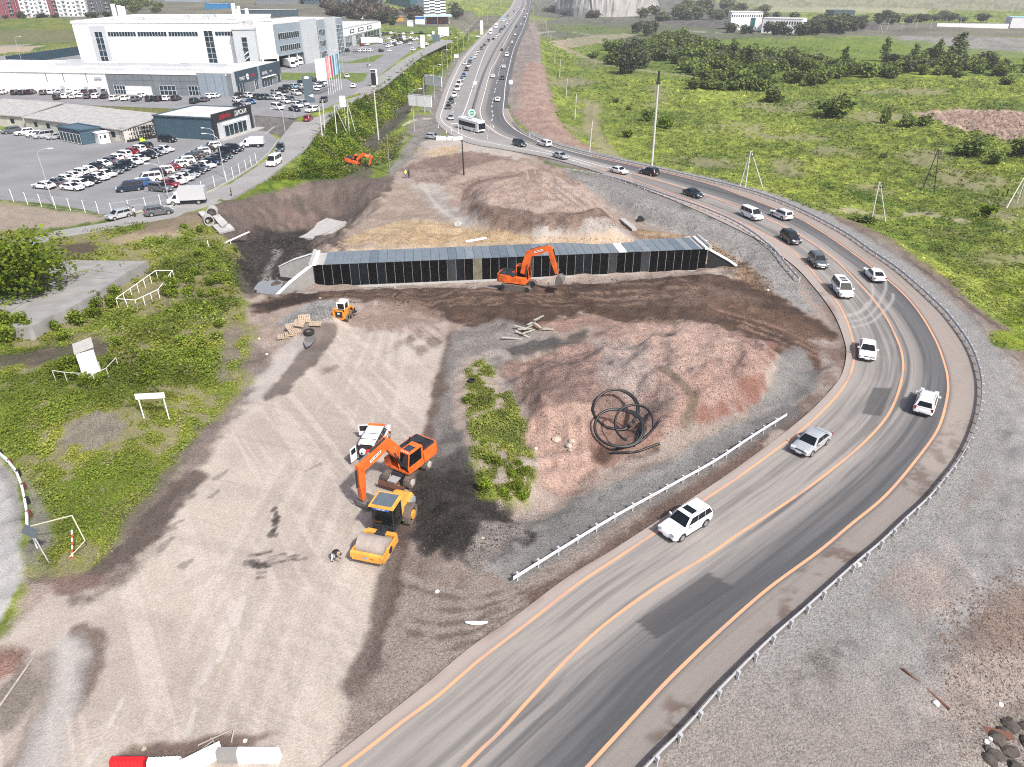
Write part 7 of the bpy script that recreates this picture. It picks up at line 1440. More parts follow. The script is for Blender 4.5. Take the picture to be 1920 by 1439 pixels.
def truck(label,r,f,boxmat,cabmat,L=6.6,H=3.0,name='box_truck',full=True,z=None,semi=False):
    a=g3(*r);b=g3(*f);c=(a+b)/2; zz=float(hm(c.x,c.y))+.06 if z is None else z; t=thing(name,label,'truck',(c.x,c.y,zz),math.atan2(b.y-a.y,b.x-a.x)); bl=L-2.2
    m=MB(); m.box((-L/2+bl/2,0,(.85+H)/2),(bl,2.1,H-.85)); m.build('cargo_box',boxmat,t); m=MB()
    if semi: m.loft([[(x,y,z) for y,z in((-1.15,.6),(-1.15,2.5*k),(-.9,3.1*k),(.9,3.1*k),(1.15,2.5*k),(1.15,.6))] for x,k in((L/2-2.0,1.02),(L/2-.5,1),(L/2,.92))])
    else: m.loft([[(x,y*w,z) for y,z in((-.95,.45),(-.98,zt*.55),(-.8,zt),(.8,zt),(.98,zt*.55),(.95,.45))] for x,w,zt in((L/2-2.15,1,2.0),(L/2-1.35,1,2.0),(L/2-.85,1,1.4),(L/2-.1,.95,1.1),(L/2,.88,.9))])
    m.build('cab',cabmat,t,35); 
    if not semi:
        m=MB(); m.add([(L/2-.80,-.78,1.38),(L/2-.80,.78,1.38),(L/2-1.33,.7,2.0),(L/2-1.33,-.7,2.0)],[(0,1,2,3)]); m.v=[(x+.03,y,z+.02) for x,y,z in m.v]; m.build('windscreen',GLASS,t)
        for s in(-1,1): m=MB(); m.add([(L/2-.95,s*.985,1.25),(L/2-1.75,s*.985,1.25),(L/2-1.75,s*.87,1.85),(L/2-1.35,s*.87,1.85)],[(0,1,2,3)]); m.v=[(x,y+s*.02,z) for x,y,z in m.v]; m.build('side_window',GLASS,t)
        for s in(-1,1): m=MB(); m.box((L/2-.06,s*.7,.82),(.1,.3,.16)); m.build('headlight',LAMP,t)
        if H>2.6: m=MB(); m.loft([[(x,-.85,1.95),(x,.85,1.95),(x,.85,z),(x,-.85,z)] for x,z in((L/2-2.2,H*.93),(L/2-1.5,2.2))]); m.build('fairing',cabmat,t)
    else: m=MB(); m.box((L/2+.01,0,2.15),(.05,1.9,.85)); m.build('windscreen',GLASS,t)
    m=MB(); m.box((-.3,0,.62),(L-.8,1.0,.25)); m.build('chassis',DARKM,t); tm,rm_=wheel_meshes(.42,.25)
    for x in((L/2-1.0,-L/2+1.3)+((-L/2+2.5,) if semi else ())):
        for s in(-1,1): q=ob('wheel',tm,t,(x,s*.92,.42)); ob('rim',rm_,q,(0,.02*s,0))
    return t
BOXG=M('box_grey',(.46,.47,.48),.5,0,.04); TARP=M('tarp_pale',(.55,.57,.58),.6,0,.05)
t=truck('white box truck with grey cargo box stopped on the side street',(372,382),(334,384),BOXG,PAINT['white']); m=MB(); m.box((2.35,1.15,1.3),(.06,.5,.7)); m.build('open_door',PAINT['white'],t)
truck('white light truck with pale tarpaulin body at the lot gate',(492,276),(456,277),TARP,PAINT['white'],5.6,2.3)
for r,f,l,mt in(((923,62),(918,67),'first heavy truck in the far queue',TARP),((933,51),(928,56),'second, white heavy truck in the far queue',SIGNW),((947,39),(942,44),'blue tarpaulin truck in the far queue',M('tarp_blue',(.05,.28,.45),.5))): truck(l,r,f,mt,PAINT['white'],11,3.8,'lorry',semi=True)
truck('pale semi trailer parked at the far lot',(681,84),(713,83),TARP,PAINT['white'],13,3.8,'lorry',semi=True)
for k,(r,f,l) in enumerate((((535,126),(551,129),'left white lorry backed against the dock of the grey block'),((541,123),(557,126),'middle white lorry backed against the dock of the grey block'),((549,120),(566,123),'right white lorry backed against the dock of the grey block'))): truck(l,r,f,SIGNW,PAINT['white'],8,3.6,'lorry',semi=True)
# ------------------------------------------------------------------ left bank things
s=sheet('concrete_slab',[(-140,566),(0,541),(75,512),(125,488),(276,490),(245,507),(213,528),(182,548),(152,566),(122,582),(100,590),(60,612),(52,614),(-140,616)],1.95,CONCD,'thing',skirt=1.7); del s['kind']; tag(s,'large raised grey concrete slab on the weedy left bank','concrete slab')
m=MB()
def at3(x,y,z): a,b=P(x,y,z); return Vector((float(a),float(b),z))
for a,b in(((10,590),(128,518)),((125,518),(200,523)),((155,504),(225,514)),((75,519),(120,521)),((0,605),(52,608))):
    p,q=at3(*a,1.957),at3(*b,1.957); d=q-p; m.box((p+q)/2,(d.length,.10,.006),math.atan2(d.y,d.x))
j=m.build('slab_joint',M('joint_dark',(.12,.12,.118),.9),s)
# railing frame round a sunken hatch
def frame_of(pts,h,label,name='railing',mat=WHITE,r=.05,closed=False,mids=1,cat='railing'):
    w=[g3(*q) for q in pts]; t=thing(name,label,cat,w[0]); m=MB(); tp=[p-w[0]+Vector((0,0,h)) for p in w]
    for a,b in zip(tp,tp[1:]+([tp[0]] if closed else [])): m.cyl(a,b,r,n=6); 
    m.build('top_rail',mat,t)
    for i,(a,b) in enumerate(zip(w,w[1:])):
        n=max(1,int(round((b-a).length/1.6)))
        for k in range(n+(1 if i==len(w)-2 else 0)): p=a.lerp(b,k/n)-w[0]; m=MB(); m.cyl(p+Vector((0,0,-.4)),p+Vector((0,0,h)),r,n=6); m.build('post',mat,t)
    return t
frame_of([(318,536),(300,560),(258,580),(222,577),(296,523),(327,523),(318,536)],1.25,'white pipe railing around a hole in the bank')
# white equipment cabinet
b=g3(172,700); t=thing('equipment_cabinet','white equipment cabinet with sloped grey roof among shrubs','cabinet',b,R(-58)); m=MB(); m.loft([[(x,y,z) for x,y in((-1.15,-.8),(1.15,-.8),(1.15,.8),(-1.15,.8))] for z in(.5,2.9)]); m.build('body',WHITE,t); m=MB(); m.loft([[(-1.25,-.9,2.9),(1.25,-.9,2.9),(1.25,.9,3.25),(-1.25,.9,3.25)],[(-1.25,-.9,3.02),(1.25,-.9,3.02),(1.25,.9,3.37),(-1.25,.9,3.37)]]); m.build('roof',M('cabinet_roof',(.42,.41,.38),.7),t); m=MB(); m.box((0,0,.15),(2.5,1.8,.8)); m.build('plinth',CONC,t)
text('410-19',.3,BLACK,t,(0,-.815,2.1),(R(90),0,0)); m=MB(); m.box((0,-.81,1.6),(.03,.02,2.1)); m.build('door_gap',GREY,t)
frame_of([(105,715),(127,718),(180,722),(205,710),(223,690)],1.2,'thin wire fence around the white cabinet','wire_fence',CPOLE,.04,cat='fence')
# sign on two legs, seen from behind
a=g3(270,785);b=g3(317,788); c=(a+b)/2; t=thing('blank_sign','blank white sign board on two white legs on the bank','sign',c,math.atan2(b.y-a.y,b.x-a.x)); L=(b-a).length; h=hgt(c,738); m=MB(); m.box((0,0,h-.28),(L*1.18,.08,.56)); m.build('panel',SIGNW,t)
for s_ in(-1,1): m=MB(); m.cyl((s_*L/2,.06,-.3),(s_*L/2,.06,h-.05),.06,n=7); m.build('leg',WHITE,t)
# height gate frame and leaning sign at the gravel road
a=g3(70,1028);b=g3(160,1032); t=thing('height_gate','thin pale pipe gate frame with red and white leg','gate',a,0); d=b-a; h0=hgt(a,988); h1=hgt(b,967); m=MB(); m.cyl((0,0,-.2),(0,0,h0),.05,n=6); m.build('post',WHITE,t); m=MB(); m.cyl((0,0,h0),d+Vector((0,0,h1)),.045,n=6); m.build('top_bar',M('pale_yellow_pipe',(.6,.55,.42),.6),t); m=MB(); m.cyl(d+Vector((0,0,h1)),d+Vector((.4,-.2,1.1)),.045,n=6); m.cyl(d+Vector((.4,-.2,1.1)),d+Vector((-.6,-.9,.2)),.035,n=6); m.build('side_bar',M('pale_yellow_pipe',(.6,.55,.42),.6),t)
m=MB(); q=d+Vector((-.5,-.9,-.1)); 
for k in range(8): 
    m.cur=k%2; m.cyl(q+Vector((.05*k,.06*k,.3*k)),q+Vector((.05*(k+1),.06*(k+1),.3*(k+1))),.06,n=7)
m.build('striped_leg',[M('stripe_red',(.6,.08,.05),.5),WHITE],t)
b=g3(93,1056); h=hgt(b,985); t=thing('leaning_sign','square dark backed sign on a leaning grey post at the gravel road','sign',b,0); m=MB(); m.cyl((0,0,-.2),(-.45,0,h),.05,n=7); m.build('post',STEEL,t); m=MB(); m.box((-.42,-.03,h-.55),(.95,.05,.95),0,mat=Matrix.Rotation(R(35),3,'Y')); m.build('panel',M('sign_back',(.10,.12,.14),.6),t)
# striped guard beam along the gravel road
px=[(-14,845),(0,856),(18,873),(34,893),(44,918),(50,945),(54,970),(55,1003)]; w=[g3(*q) for q in px]; t=thing('guard_beam','low white guard beam with dark gaps along the gravel road','guard beam',w[0]); 
for i,(a,b) in enumerate(zip(w,w[1:])): 
    d=(b-a); c=(a+b)/2-w[0]; m=MB(); m.box(c+Vector((0,0,.42)),(d.length*.86,.16,.34),math.atan2(d.y,d.x)); m.build('beam',WHITE,t); m=MB(); m.box(b-w[0]+Vector((.12,.05,.3)),(.25,.25,.7),0); m.build('post',M('post_dark_red',(.14,.05,.045),.7) if i%2 else DARKM,t)
# ------------------------------------------------------------------ site things
HOSE=M('black_hose',(.012,.014,.016),.45,0,.2,3)
def coil(cx,cy,rx,n0,n1,dz,rot=0,turns=1.0,ph=0,N=48,mpp=.056,ysc=1.0):
    c=g3(cx,cy); o=[]
    for k in range(int(N*turns)+1):
        a=ph+2*math.pi*k/N; rr_=rx*(1+.06*math.sin(a*2+ph*3)+.03*k/N); o.append(c+Vector((rr_*math.cos(a)+.10*k/N,rr_*.87*math.sin(a),1.05+dz+rr_*.5*math.sin(a)+.05*math.sin(a*3+ph))))
    return o
def settle(o,r): return [Vector((p.x,p.y,max(float(hm(p.x,p.y))+r*1.0,p.z*.35+.65*(float(hm(p.x,p.y))+r+.1)))) for p in o]
for i,(args,l) in enumerate((((1150,790,2.1,0,0,.2,0,1.9,2.0),'upper large loop of black hose on the red mound'),((1156,826,2.0,0,0,.35,0,2.1,.5),'lower large loop of black hose on the red mound'),((1186,820,1.8,0,0,.5,0,.72,-.2),'right open loop of black hose on the red mound'))):
    a=list(args); o=[Vector((p.x,p.y,max(p.z,float(hm(p.x,p.y))+.13))) for p in coil(*a[:3],0,0,a[5],0,a[7],a[8])]; m=MB(); m.tube(o,.115,8); q=m.build('hose_coil',HOSE,smooth=60); tag(q,l,'hose','hose coils on the red mound')
for pts,l in(([(1152,846),(1190,836),(1215,818),(1238,790)],'straight black hose tail reaching up right from the coil'),([(1145,852),(1190,850),(1215,842),(1237,834)],'lowest black hose tail lying along the hole'),([(1188,840),(1200,810),(1213,785),(1217,776)],'upright black hose tail beside the coil')):
    o=settle([p for p in map(Vector,[tuple(g3(*q)) for q in cr(pts,6)])],.10); m=MB(); m.tube(o,.115,8); q=m.build('hose_tail',HOSE,smooth=60); tag(q,l,'hose')
b=g3(580,626); m=MB(); m.wheel((0,0,0),.62,.42,Vector((0,0,1)),20); q=m.build('loose_tyre',TYRE,loc=b+Vector((0,0,.24)),smooth=40); tag(q,'large loose machine tyre lying at the puddle','tyre')
b=g3(885,716); m=MB(); m.wheel((0,0,0),.4,.24,Vector((0,0,1)),16); q=m.build('loose_tyre',TYRE,loc=b+Vector((0,0,.14)),smooth=40); tag(q,'small old tyre lying in the green strip','tyre')
pm=bpy.data.materials['pool_water']; xx=sheet('puddle',[(574,622),(592,618),(603,612),(600,622),(592,636),(582,648),(574,652),(569,642),(572,632)],float(G(585,632)[2])+.05,M('puddle_water',(.17,.165,.16),.06,0,.05,1,0,.8),label='grey puddle beside the gravel heap',skirt=.02)
pal=MB()
for k in range(7): pal.box((-.54+k*.18,0,.13),(.12,.8,.022))
for y in(-.36,0,.36): pal.box((0,y,.06),(1.2,.1,.1))
pam=pal.mesh('pallet',WOOD)
for x,y,rx,rzz,l in((572,605,70,10,'wooden pallet standing on end against the gravel heap'),(563,612,35,-20,'wooden pallet leaning in the middle of the pallet pile'),(548,616,15,25,'wooden pallet at the left of the pallet pile, yellowish'),(553,624,5,30,'wooden pallet lying in front of the pallet pile'),(592,610,4,2,'wooden pallet lying right of the pile, behind the tyre'),(532,634,4,15,'wooden pallet lying alone left of the pile'),(546,629,4,20,'wooden pallet with dark boards beside the lone one')):
    b=g3(x,y); q=bpy.data.objects.new('pallet',pam); COL.objects.link(q); q.location=b+Vector((0,0,.1+.45*math.sin(R(rx)))); q.rotation_euler=(R(rx),0,R(rzz)); q.scale=(1.15,)*3; tag(q,l,'pallet','pallets beside the gravel heap')
for k,(x,y,L,a,z) in enumerate(((992,619,2.6,60,.3),(1000,612,2.8,58,.45),(984,622,1.8,20,.2),(990,626,2.4,50,.1),(975,619,1.4,-15,.25),(1010,607,2.6,62,.6),(962,637,2.8,10,.02),(1008,618,1.2,-50,.4),(1028,621,1.5,25,.1),(980,630,2.0,-30,.05))):
    b=g3(x,y); m=MB(); m.box((0,0,0),(L,.28,.06),0,mat=Matrix.Rotation(R(4+k),3,'Y')); q=m.build('plank',M('grey_plank',(.36,.34,.29),.9,0,.2,3),loc=b+Vector((0,0,.15+z)),rz=R(a)); tag(q,'weathered board in the loose pile at the edge of the red mound','board','boards in the loose pile')
STONE=M('pale_stone',(.38,.32,.26),.9,0,.25,2,.4); DSTN=M('dark_stone',(.07,.06,.052),.9,0,.4,2,.5)
def rock(x,y,s,mat,label,cat='rock',group=None,name='boulder',seed=0):
    b=g3(x,y); q=random.Random(seed+int(x*7+y)); bm=bmesh.new(); bmesh.ops.create_icosphere(bm,subdivisions=2,radius=s)
    for v in bm.verts:
        n=v.co.normalized(); v.co*=.72+.5*float(vn(np.array([n.x*1.7+x]),np.array([n.y*1.7+n.z*2.1+y]),3)[0]); v.co.z*=.72
    me=bpy.data.meshes.new(name); bm.to_mesh(me); bm.free(); me.materials.append(mat); o=bpy.data.objects.new(name,me); COL.objects.link(o); o.location=(b.x,b.y,b.z+s*.25); o.rotation_euler=(0,0,q.random()*6); tag(o,label,cat,group); return o
rock(1043,826,.42,STONE,'ochre boulder on the pink soil, left of the coils'); rock(1072,829,.34,STONE,'pale boulder on the pink soil, upper of the group'); rock(1066,838,.32,STONE,'grey boulder on the pink soil, below the pale one'); rock(1069,845,.2,STONE,'small stone below the boulders on the pink soil')
for k in range(26): rock(1850+rng.random()*110,1345+rng.random()*100,.22+.32*rng.random(),DSTN,'dark rough stone in the heap at the lower right corner','stone','stones in the corner heap')
for x,y in((1876,1322),(1858,1386),(1849,1392)): rock(x,y,.16,WHITE,f'white stone {"above" if y<1350 else "beside"} the corner heap','stone','white stones at the corner heap')
rock(858,424,.8,CONC,'pale lump of concrete on the yellow rubble','concrete lump')
m=MB(); a=g3(1692,1256);b=g3(1780,1333); m.cyl((0,0,.12),b-a+Vector((0,0,.12)),.075,n=8); q=m.build('rusty_pipe',RUST,loc=a,smooth=40); tag(q,'long rusty red pipe lying on the gravel slope','pipe')
m=MB(); a=g3(1842,1366);b=g3(1890,1394); d=b-a; m.box(d/2+Vector((0,0,.3)),(d.length,.5,.04),math.atan2(d.y,d.x)); q=m.build('rusty_plate',RUST,loc=a); tag(q,'rusty steel strip lying on the dark stone heap','plate')
m=MB(); a=g3(-30,1370);b=g3(63,1237); m.cyl((0,0,.1),b-a+Vector((0,0,.12)),.09,.06,7); q=m.build('fallen_pole',M('bleached_wood',(.33,.29,.25),.9,0,.2,3),loc=a); tag(q,'bleached wooden pole lying at the left edge','pole')
m=MB(); m.loft([[(x,y,.12+.12*abs(x)) for y in(-.12*k,.12*k)]+[(x,y,.18+.12*abs(x)) for y in(.12*k,-.12*k)] for x,k in((-.75,.3),(-.4,1),(0,1.2),(.4,1),(.75,.3))]); q=m.build('bumper_piece',SIGNW,loc=g3(894,1172)); tag(q,'curved white broken bumper piece on the brown gravel','debris')
m=MB(); a=g3(386,461);b=g3(470,464); d=b-a; m.box(d/2+Vector((0,0,.9)),(d.length,.3,.14),math.atan2(d.y,d.x)); m.cyl((.4,0,-.3),(.4,0,.85),.07); m.cyl(d*.55+Vector((0,0,-.6)),d*.55+Vector((0,0,.85)),.07); q=m.build('white_beam',WHITE,loc=a); tag(q,'long white beam lying across the bank above the black pit','beam')
m=MB(); a=g3(873,456);b=g3(912,449); m.cyl((0,0,.2),b-a+Vector((0,0,.2)),.18,n=8); q=m.build('white_pipe',SIGNW,loc=a); tag(q,'white pipe lying on the sand behind the culvert','pipe')
a=g3(1166,414);b=g3(1190,434); d=b-a; m=MB(); m.box(d/2+Vector((0,0,.25)),(d.length,.9,.3),math.atan2(d.y,d.x)); q=m.build('broken_slab',CONC,loc=a); tag(q,'pale broken concrete slab at the foot of the stone slope','concrete slab')
m=MB(); b=g3(1201,415); m.cyl((0,-.6,.3),(0,.5,.3),.6,n=14); q=m.build('pipe_mouth',BLACK,loc=b); tag(q,'dark pipe mouth at the foot of the stone slope','pipe')
# broken pipe ends left of the pit
def ring(x,y,label,rz,r=.85,l=1.6):
    b=g3(x,y); m=MB(); N=18
    def rg(rad,u): return [(u,rad*math.cos(2*math.pi*k/N),r+rad*math.sin(2*math.pi*k/N)) for k in range(N)]
    m.loft([rg(r,-l),rg(r,0),rg(r*.84,0),rg(r*.84,-l)],False); m.cyl((-l+.1,0,r),(-l+.12,0,r),r*.84,n=N); m.cur=1; q=m.build('pipe_end',CONC,loc=b,rz=R(rz),smooth=40); tag(q,label,'pipe')
ring(399,410,'upper concrete pipe end with dark mouth above the pit',-75,.95); ring(394,424,'lower concrete pipe end with dark mouth above the pit',-60,.85)
for pts,z,l in(([(373,405),(384,402),(396,416),(390,424)],.7,'tilted broken concrete slab left of the pipe ends'),([(400,412),(412,408),(428,424),(417,432)],.6,'long broken concrete slab right of the pipe ends'),([(398,426),(432,424),(441,434),(412,441)],.4,'flat broken concrete slab below the pipe ends')):
    w=[g3(*q) for q in pts]; m=MB(); m.loft([[p+Vector((0,0,z-.3)) for p in w],[p+Vector((0,0,z)) for p in w]]); q=m.build('broken_slab',CONC); tag(q,l,'concrete slab')
# ---- barriers at the bottom edge
def barrier(a,b,label,mats,h=.85,w=.5):
    p=g3(*a);q=g3(*b); d=q-p; L=d.length; t=MB(); rz=math.atan2(d.y,d.x); n=10
    t.loft([[(x,-w/2,0),(x,-w/2,.3),(x,-w*.32,h),(x,w*.32,h),(x,w/2,.3),(x,w/2,0)] for x in(0,L)]) if len(mats)==1 else None
    if len(mats)==2:
        for i,(x0,x1) in enumerate(((0,L*.33),(L*.33,L))): t.cur=i; t.loft([[(x,-w/2,0),(x,-w/2,.3),(x,-w*.32,h),(x,w*.32,h),(x,w/2,.3),(x,w/2,0)] for x in(x0,x1)])
    o=t.build('concrete_barrier',mats,loc=p,rz=rz); tag(o,label,'barrier','concrete barriers at the bottom edge'); return o
barrier((338,1452),(418,1412),'white concrete barrier lying askew at the bottom edge',[WHITE]); barrier((412,1424),(526,1424),'concrete barrier with grey end and white body at the bottom edge',[CONCD,WHITE])
def pbar(a,b,mat,label):
    p=g3(*a);q=g3(*b); d=q-p; L=d.length; m=MB(); n=9; rings=[]
    for k in range(n+1):
        x=L*k/n
        for dx,s in((.0,1.0),(L/n*.35,1.0),(L/n*.4,.86),(L/n*.95,.86)):
            if x+dx<=L: rings.append([(x+dx,-.28*s,0),(x+dx,-.27*s,.45),(x+dx,-.16*s,.82),(x+dx,.16*s,.82),(x+dx,.27*s,.45),(x+dx,.28*s,0)])
    m.loft(rings); o=m.build('plastic_barrier',mat,loc=p,rz=math.atan2(d.y,d.x)); tag(o,label,'barrier','plastic barriers at the bottom edge'); m=MB(); m.box((L+.06,0,.4),(.14,.08,.5)); m.build('connector',TRIM,o)
pbar((214,1441),(277,1441),REDP,'red ribbed plastic barrier at the bottom edge'); pbar((283,1443),(342,1440),WHITE,'white ribbed plastic barrier at the bottom edge')
for k,(x,y,x2,y2) in enumerate(((365,1418,400,1395),(372,1400,440,1372),(395,1385,405,1400),(420,1405,460,1406),(434,1395,440,1375))):
    a=g3(x,y);b=g3(x2,y2); m=MB(); m.cyl((0,0,.1),b-a+Vector((0,0,.25)),.05,.04,6); q=m.build('branch',M('bleached_wood',(.33,.29,.25),.9),loc=a); tag(q,'bleached stick lying among the barriers at the bottom edge','stick','sticks among the barriers')
for k,(x,y) in enumerate(((905,1010),(1005,842),(980,470),(740,540),(500,665),(1440,545),(1100,470),(820,1110),(460,1390),(270,1405),(1610,1060),(1755,1320),(600,560),(925,490),(486,636))):
    rock(x,y,.12+.1*rng.random(),WHITE if k%3 else STONE,'scattered pale scrap on the ground of the site','scrap','scraps scattered over the site','scrap')
# ---- clods and stones of the churned ground, too many to count
def stones(label,polys):
    v=[];f=[];o=0;c=[]
    base=np.array([(1,0,0),(-.5,.87,0),(-.5,-.87,0),(0,0,1.0)]); fb=np.array([(0,1,3),(1,2,3),(2,0,3)])
    for poly,n,s,cl,cl2 in polys:
        p=np.array(rnd_in(poly,n)); x,y,z=G(p[:,0],p[:,1]); d=np.sqrt(x*x+y*y+CH*CH)/F; k=len(x); sz=d*s*(.4+1.2*rng.random(k)**2); a=rng.random(k)*6.28
        cs,sn=np.cos(a),np.sin(a); b=base[None]*sz[:,None,None]*(.7+.6*rng.random((k,4,1))); vx=b[...,0]*cs[:,None]-b[...,1]*sn[:,None]+x[:,None]; vy=b[...,0]*sn[:,None]+b[...,1]*cs[:,None]+y[:,None]; vz=b[...,2]*.8+z[:,None]-sz[:,None]*.1
        v.append(np.stack([vx,vy,vz],-1).reshape(-1,3)); f.append((fb[None]+4*np.arange(k)[:,None,None]).reshape(-1,3)+o); o+=4*k
        t=rng.random(k)[:,None]; cc=(np.array(cl)*(1-t)+np.array(cl2)*t)*(.8+.4*rng.random((k,1))); c.append(np.repeat(np.c_[cc,np.ones(k)],4,0))
    q=fast('rubble',np.vstack(v),np.vstack(f),LEAFS,np.vstack(c)); tag(q,label,None,None,'stuff')
STM=M('stone_bits',(.2,.2,.2))
stones('loose rubble, clods and stones over the work site',[([(600,474),(700,432),(900,440),(1310,452),(1310,466)],2600,1.5,SND,(.5,.42,.32)),([(1190,440),(1330,455),(1450,530),(1450,560),(1360,505)],1400,1.7,(.3,.21,.13),(.10,.07,.05)),([(945,690),(1090,650),(1330,608),(1440,640),(1450,690),(1370,765),(1200,850),(1010,900)],3600,1.5,(.3,.2,.17),(.16,.1,.085)),([(1058,322),(1370,413),(1475,500),(1510,570),(1400,490),(1240,430)],3200,1.3,(.3,.29,.28),(.16,.155,.15)),([(900,1050),(1180,890),(1500,715),(1530,725),(1200,945),(965,1085)],2600,1.4,(.3,.29,.28),(.13,.125,.12)),([(430,500),(500,430),(600,455),(545,500),(470,550)],1400,2.0,(.03,.028,.026),(.11,.1,.09)),([(480,560),(930,535),(1330,515),(1560,640),(1300,605),(900,610),(640,565)],3000,1.6,(.13,.085,.06),(.06,.042,.032)),([(840,345),(1060,320),(1180,430),(960,432)],1700,1.4,(.33,.26,.22),(.15,.11,.09)),([(790,880),(860,850),(990,1000),(880,1055),(770,1010)],1500,1.8,(.03,.028,.026),(.10,.09,.08)),([(745,1000),(900,1080),(1200,980),(1500,770),(1560,720),(1240,970),(800,1280),(640,1400)],3600,1.2,(.16,.125,.105),(.30,.26,.235)),([(1240,1430),(1560,1130),(1800,900),(1920,900),(1920,1439)],5000,1.4,(.29,.28,.27),(.16,.155,.15)),([(1750,1150),(1920,1050),(1920,1430),(1800,1430)],2600,1.8,(.28,.21,.17),(.12,.085,.065)),([(530,606),(560,588),(600,574),(640,576),(625,600),(560,608)],900,1.5,(.27,.265,.255),(.15,.148,.14)),([(1730,215),(1860,208),(1930,215),(1930,270),(1850,250)],1500,3.4,(.44,.33,.27),(.26,.19,.15))])
# ------------------------------------------------------------------ people
SKIN=M('skin',(.42,.25,.18),.6,0,.05)
CL={k:M('cloth_'+k,c,.85,0,.1,6) for k,c in dict(white=(.72,.73,.74),black=(.014,.014,.016),blue=(.04,.12,.26),lime=(.62,.72,.12),orange=(.85,.16,.02),dark=(.03,.032,.04),tan=(.3,.25,.2)).items()}; HAIR=M('hair_dark',(.025,.018,.014),.8)
def person(loc,rz,label,top,legs,pose='stand',hat=None,shoes='black',group=None):
    """one skinned body; joints in metres, facing +X"""
    if pose=='stand': J=dict(pel=(0,0,.95),wai=(0,0,1.12),che=(.01,0,1.36),nec=(.01,0,1.50),hea=(.03,0,1.62),top=(.02,0,1.74),kl=(.03,.11,.52),fl=(-.01,.12,.08),tl=(.15,.13,.04),kr=(.01,-.11,.52),fr=(-.03,-.12,.08),tr=(.13,-.13,.04),sl=(0,.20,1.43),el=(-.02,.27,1.15),hl=(.08,.27,.92),sr=(0,-.20,1.43),er=(-.02,-.27,1.15),hr=(.08,-.27,.92))
    elif pose=='walk': J=dict(pel=(0,0,.93),wai=(0,0,1.11),che=(.03,0,1.35),nec=(.04,0,1.49),hea=(.06,0,1.61),top=(.05,0,1.73),kl=(.22,.10,.53),fl=(.27,.11,.10),tl=(.42,.11,.08),kr=(.02,-.10,.50),fr=(-.28,-.11,.14),tr=(-.16,-.11,.04),sl=(.02,.20,1.42),el=(-.14,.25,1.16),hl=(-.10,.25,.92),sr=(.02,-.20,1.42),er=(.1,-.25,1.15),hr=(.24,-.23,.98))
    else: J=dict(pel=(-.05,0,.90),wai=(.10,0,.99),che=(.33,0,1.02),nec=(.46,0,.98),hea=(.58,0,.93),top=(.69,0,.88),kl=(.04,.14,.48),fl=(-.10,.16,.08),tl=(.06,.18,.04),kr=(.02,-.12,.48),fr=(-.14,-.13,.08),tr=(.02,-.14,.04),sl=(.38,.20,.99),el=(.44,.22,.68),hl=(.60,.16,.42),sr=(.38,-.20,.99),er=(.46,-.22,.68),hr=(.62,-.14,.42))
    E=[('pel','wai'),('wai','che'),('che','nec'),('nec','hea'),('hea','top'),('pel','kl'),('kl','fl'),('fl','tl'),('pel','kr'),('kr','fr'),('fr','tr'),('che','sl'),('sl','el'),('el','hl'),('che','sr'),('sr','er'),('er','hr')]
    Rd=dict(pel=.155,wai=.14,che=.165,nec=.06,hea=.105,top=.075,kl=.075,fl=.05,tl=.04,kr=.075,fr=.05,tr=.04,sl=.075,el=.05,hl=.036,sr=.075,er=.05,hr=.036)
    names=list(J); vs=[J[k] for k in names]; es=[(names.index(a),names.index(b)) for a,b in E]; rd=[Rd[k] for k in names]
    for h,e in(('hl','el'),('hr','er')):
        H=Vector(J[h]); d=(H-Vector(J[e])).normalized(); sd=d.cross(Vector((0,0,1))); sd=sd.normalized() if sd.length>.1 else Vector((0,1,0)); up_=sd.cross(d)
        for k in range(5):
            off=sd*((k-2)*.02) if k<4 else sd*-.045; ln=(.075,.085,.08,.065,.05)[k]; p1=H+off*1.2+d*(ln*.55 if k<4 else .02); p2=p1+d*ln*.55-up_*.02
            i=len(vs); vs+=[tuple(p1),tuple(p2)]; rd+=[.010,.008]; es+=[(names.index(h),i),(i,i+1)]
    me=bpy.data.meshes.new('body'); me.from_pydata(vs,es,[]); o=bpy.data.objects.new('body',me); COL.objects.link(o); sm=o.modifiers.new('s','SKIN'); ss_=o.modifiers.new('d','SUBSURF'); ss_.levels=1; ss_.render_levels=1
    for i,v in enumerate(me.skin_vertices[0].data): v.radius=(rd[i],rd[i]); v.use_root=(i==0)
    dg=bpy.context.evaluated_depsgraph_get(); m2=bpy.data.meshes.new_from_object(o.evaluated_get(dg)); bpy.data.objects.remove(o); m2.name='body'
    for mt in(SKIN,CL[top],CL[legs],CL[shoes]): m2.materials.append(mt)
    segs=[(Vector(J[a]),Vector(J[b]),{'nec':0,'hea':0}.get(a,3 if a in('fl','fr') else 2 if a in('kl','kr') or (a=='pel' and b in('kl','kr')) else 0 if a in('el','er') else 1)) for a,b in E]
    for p in m2.polygons:
        c=p.center; best=min(segs,key=lambda s:(c-(s[0]+(s[1]-s[0])*max(0,min(1,(c-s[0]).dot(s[1]-s[0])/((s[1]-s[0]).length_squared+1e-9))))).length); p.material_index=best[2]; p.use_smooth=True
    t=thing('person',label,'person',loc,rz,group); b=bpy.data.objects.new('body',m2); COL.objects.link(b); b.parent=t
    hd,tp=Vector(J['hea']),Vector(J['top']); ax=(tp-hd).normalized(); m=MB(); c=hd+ax*.06
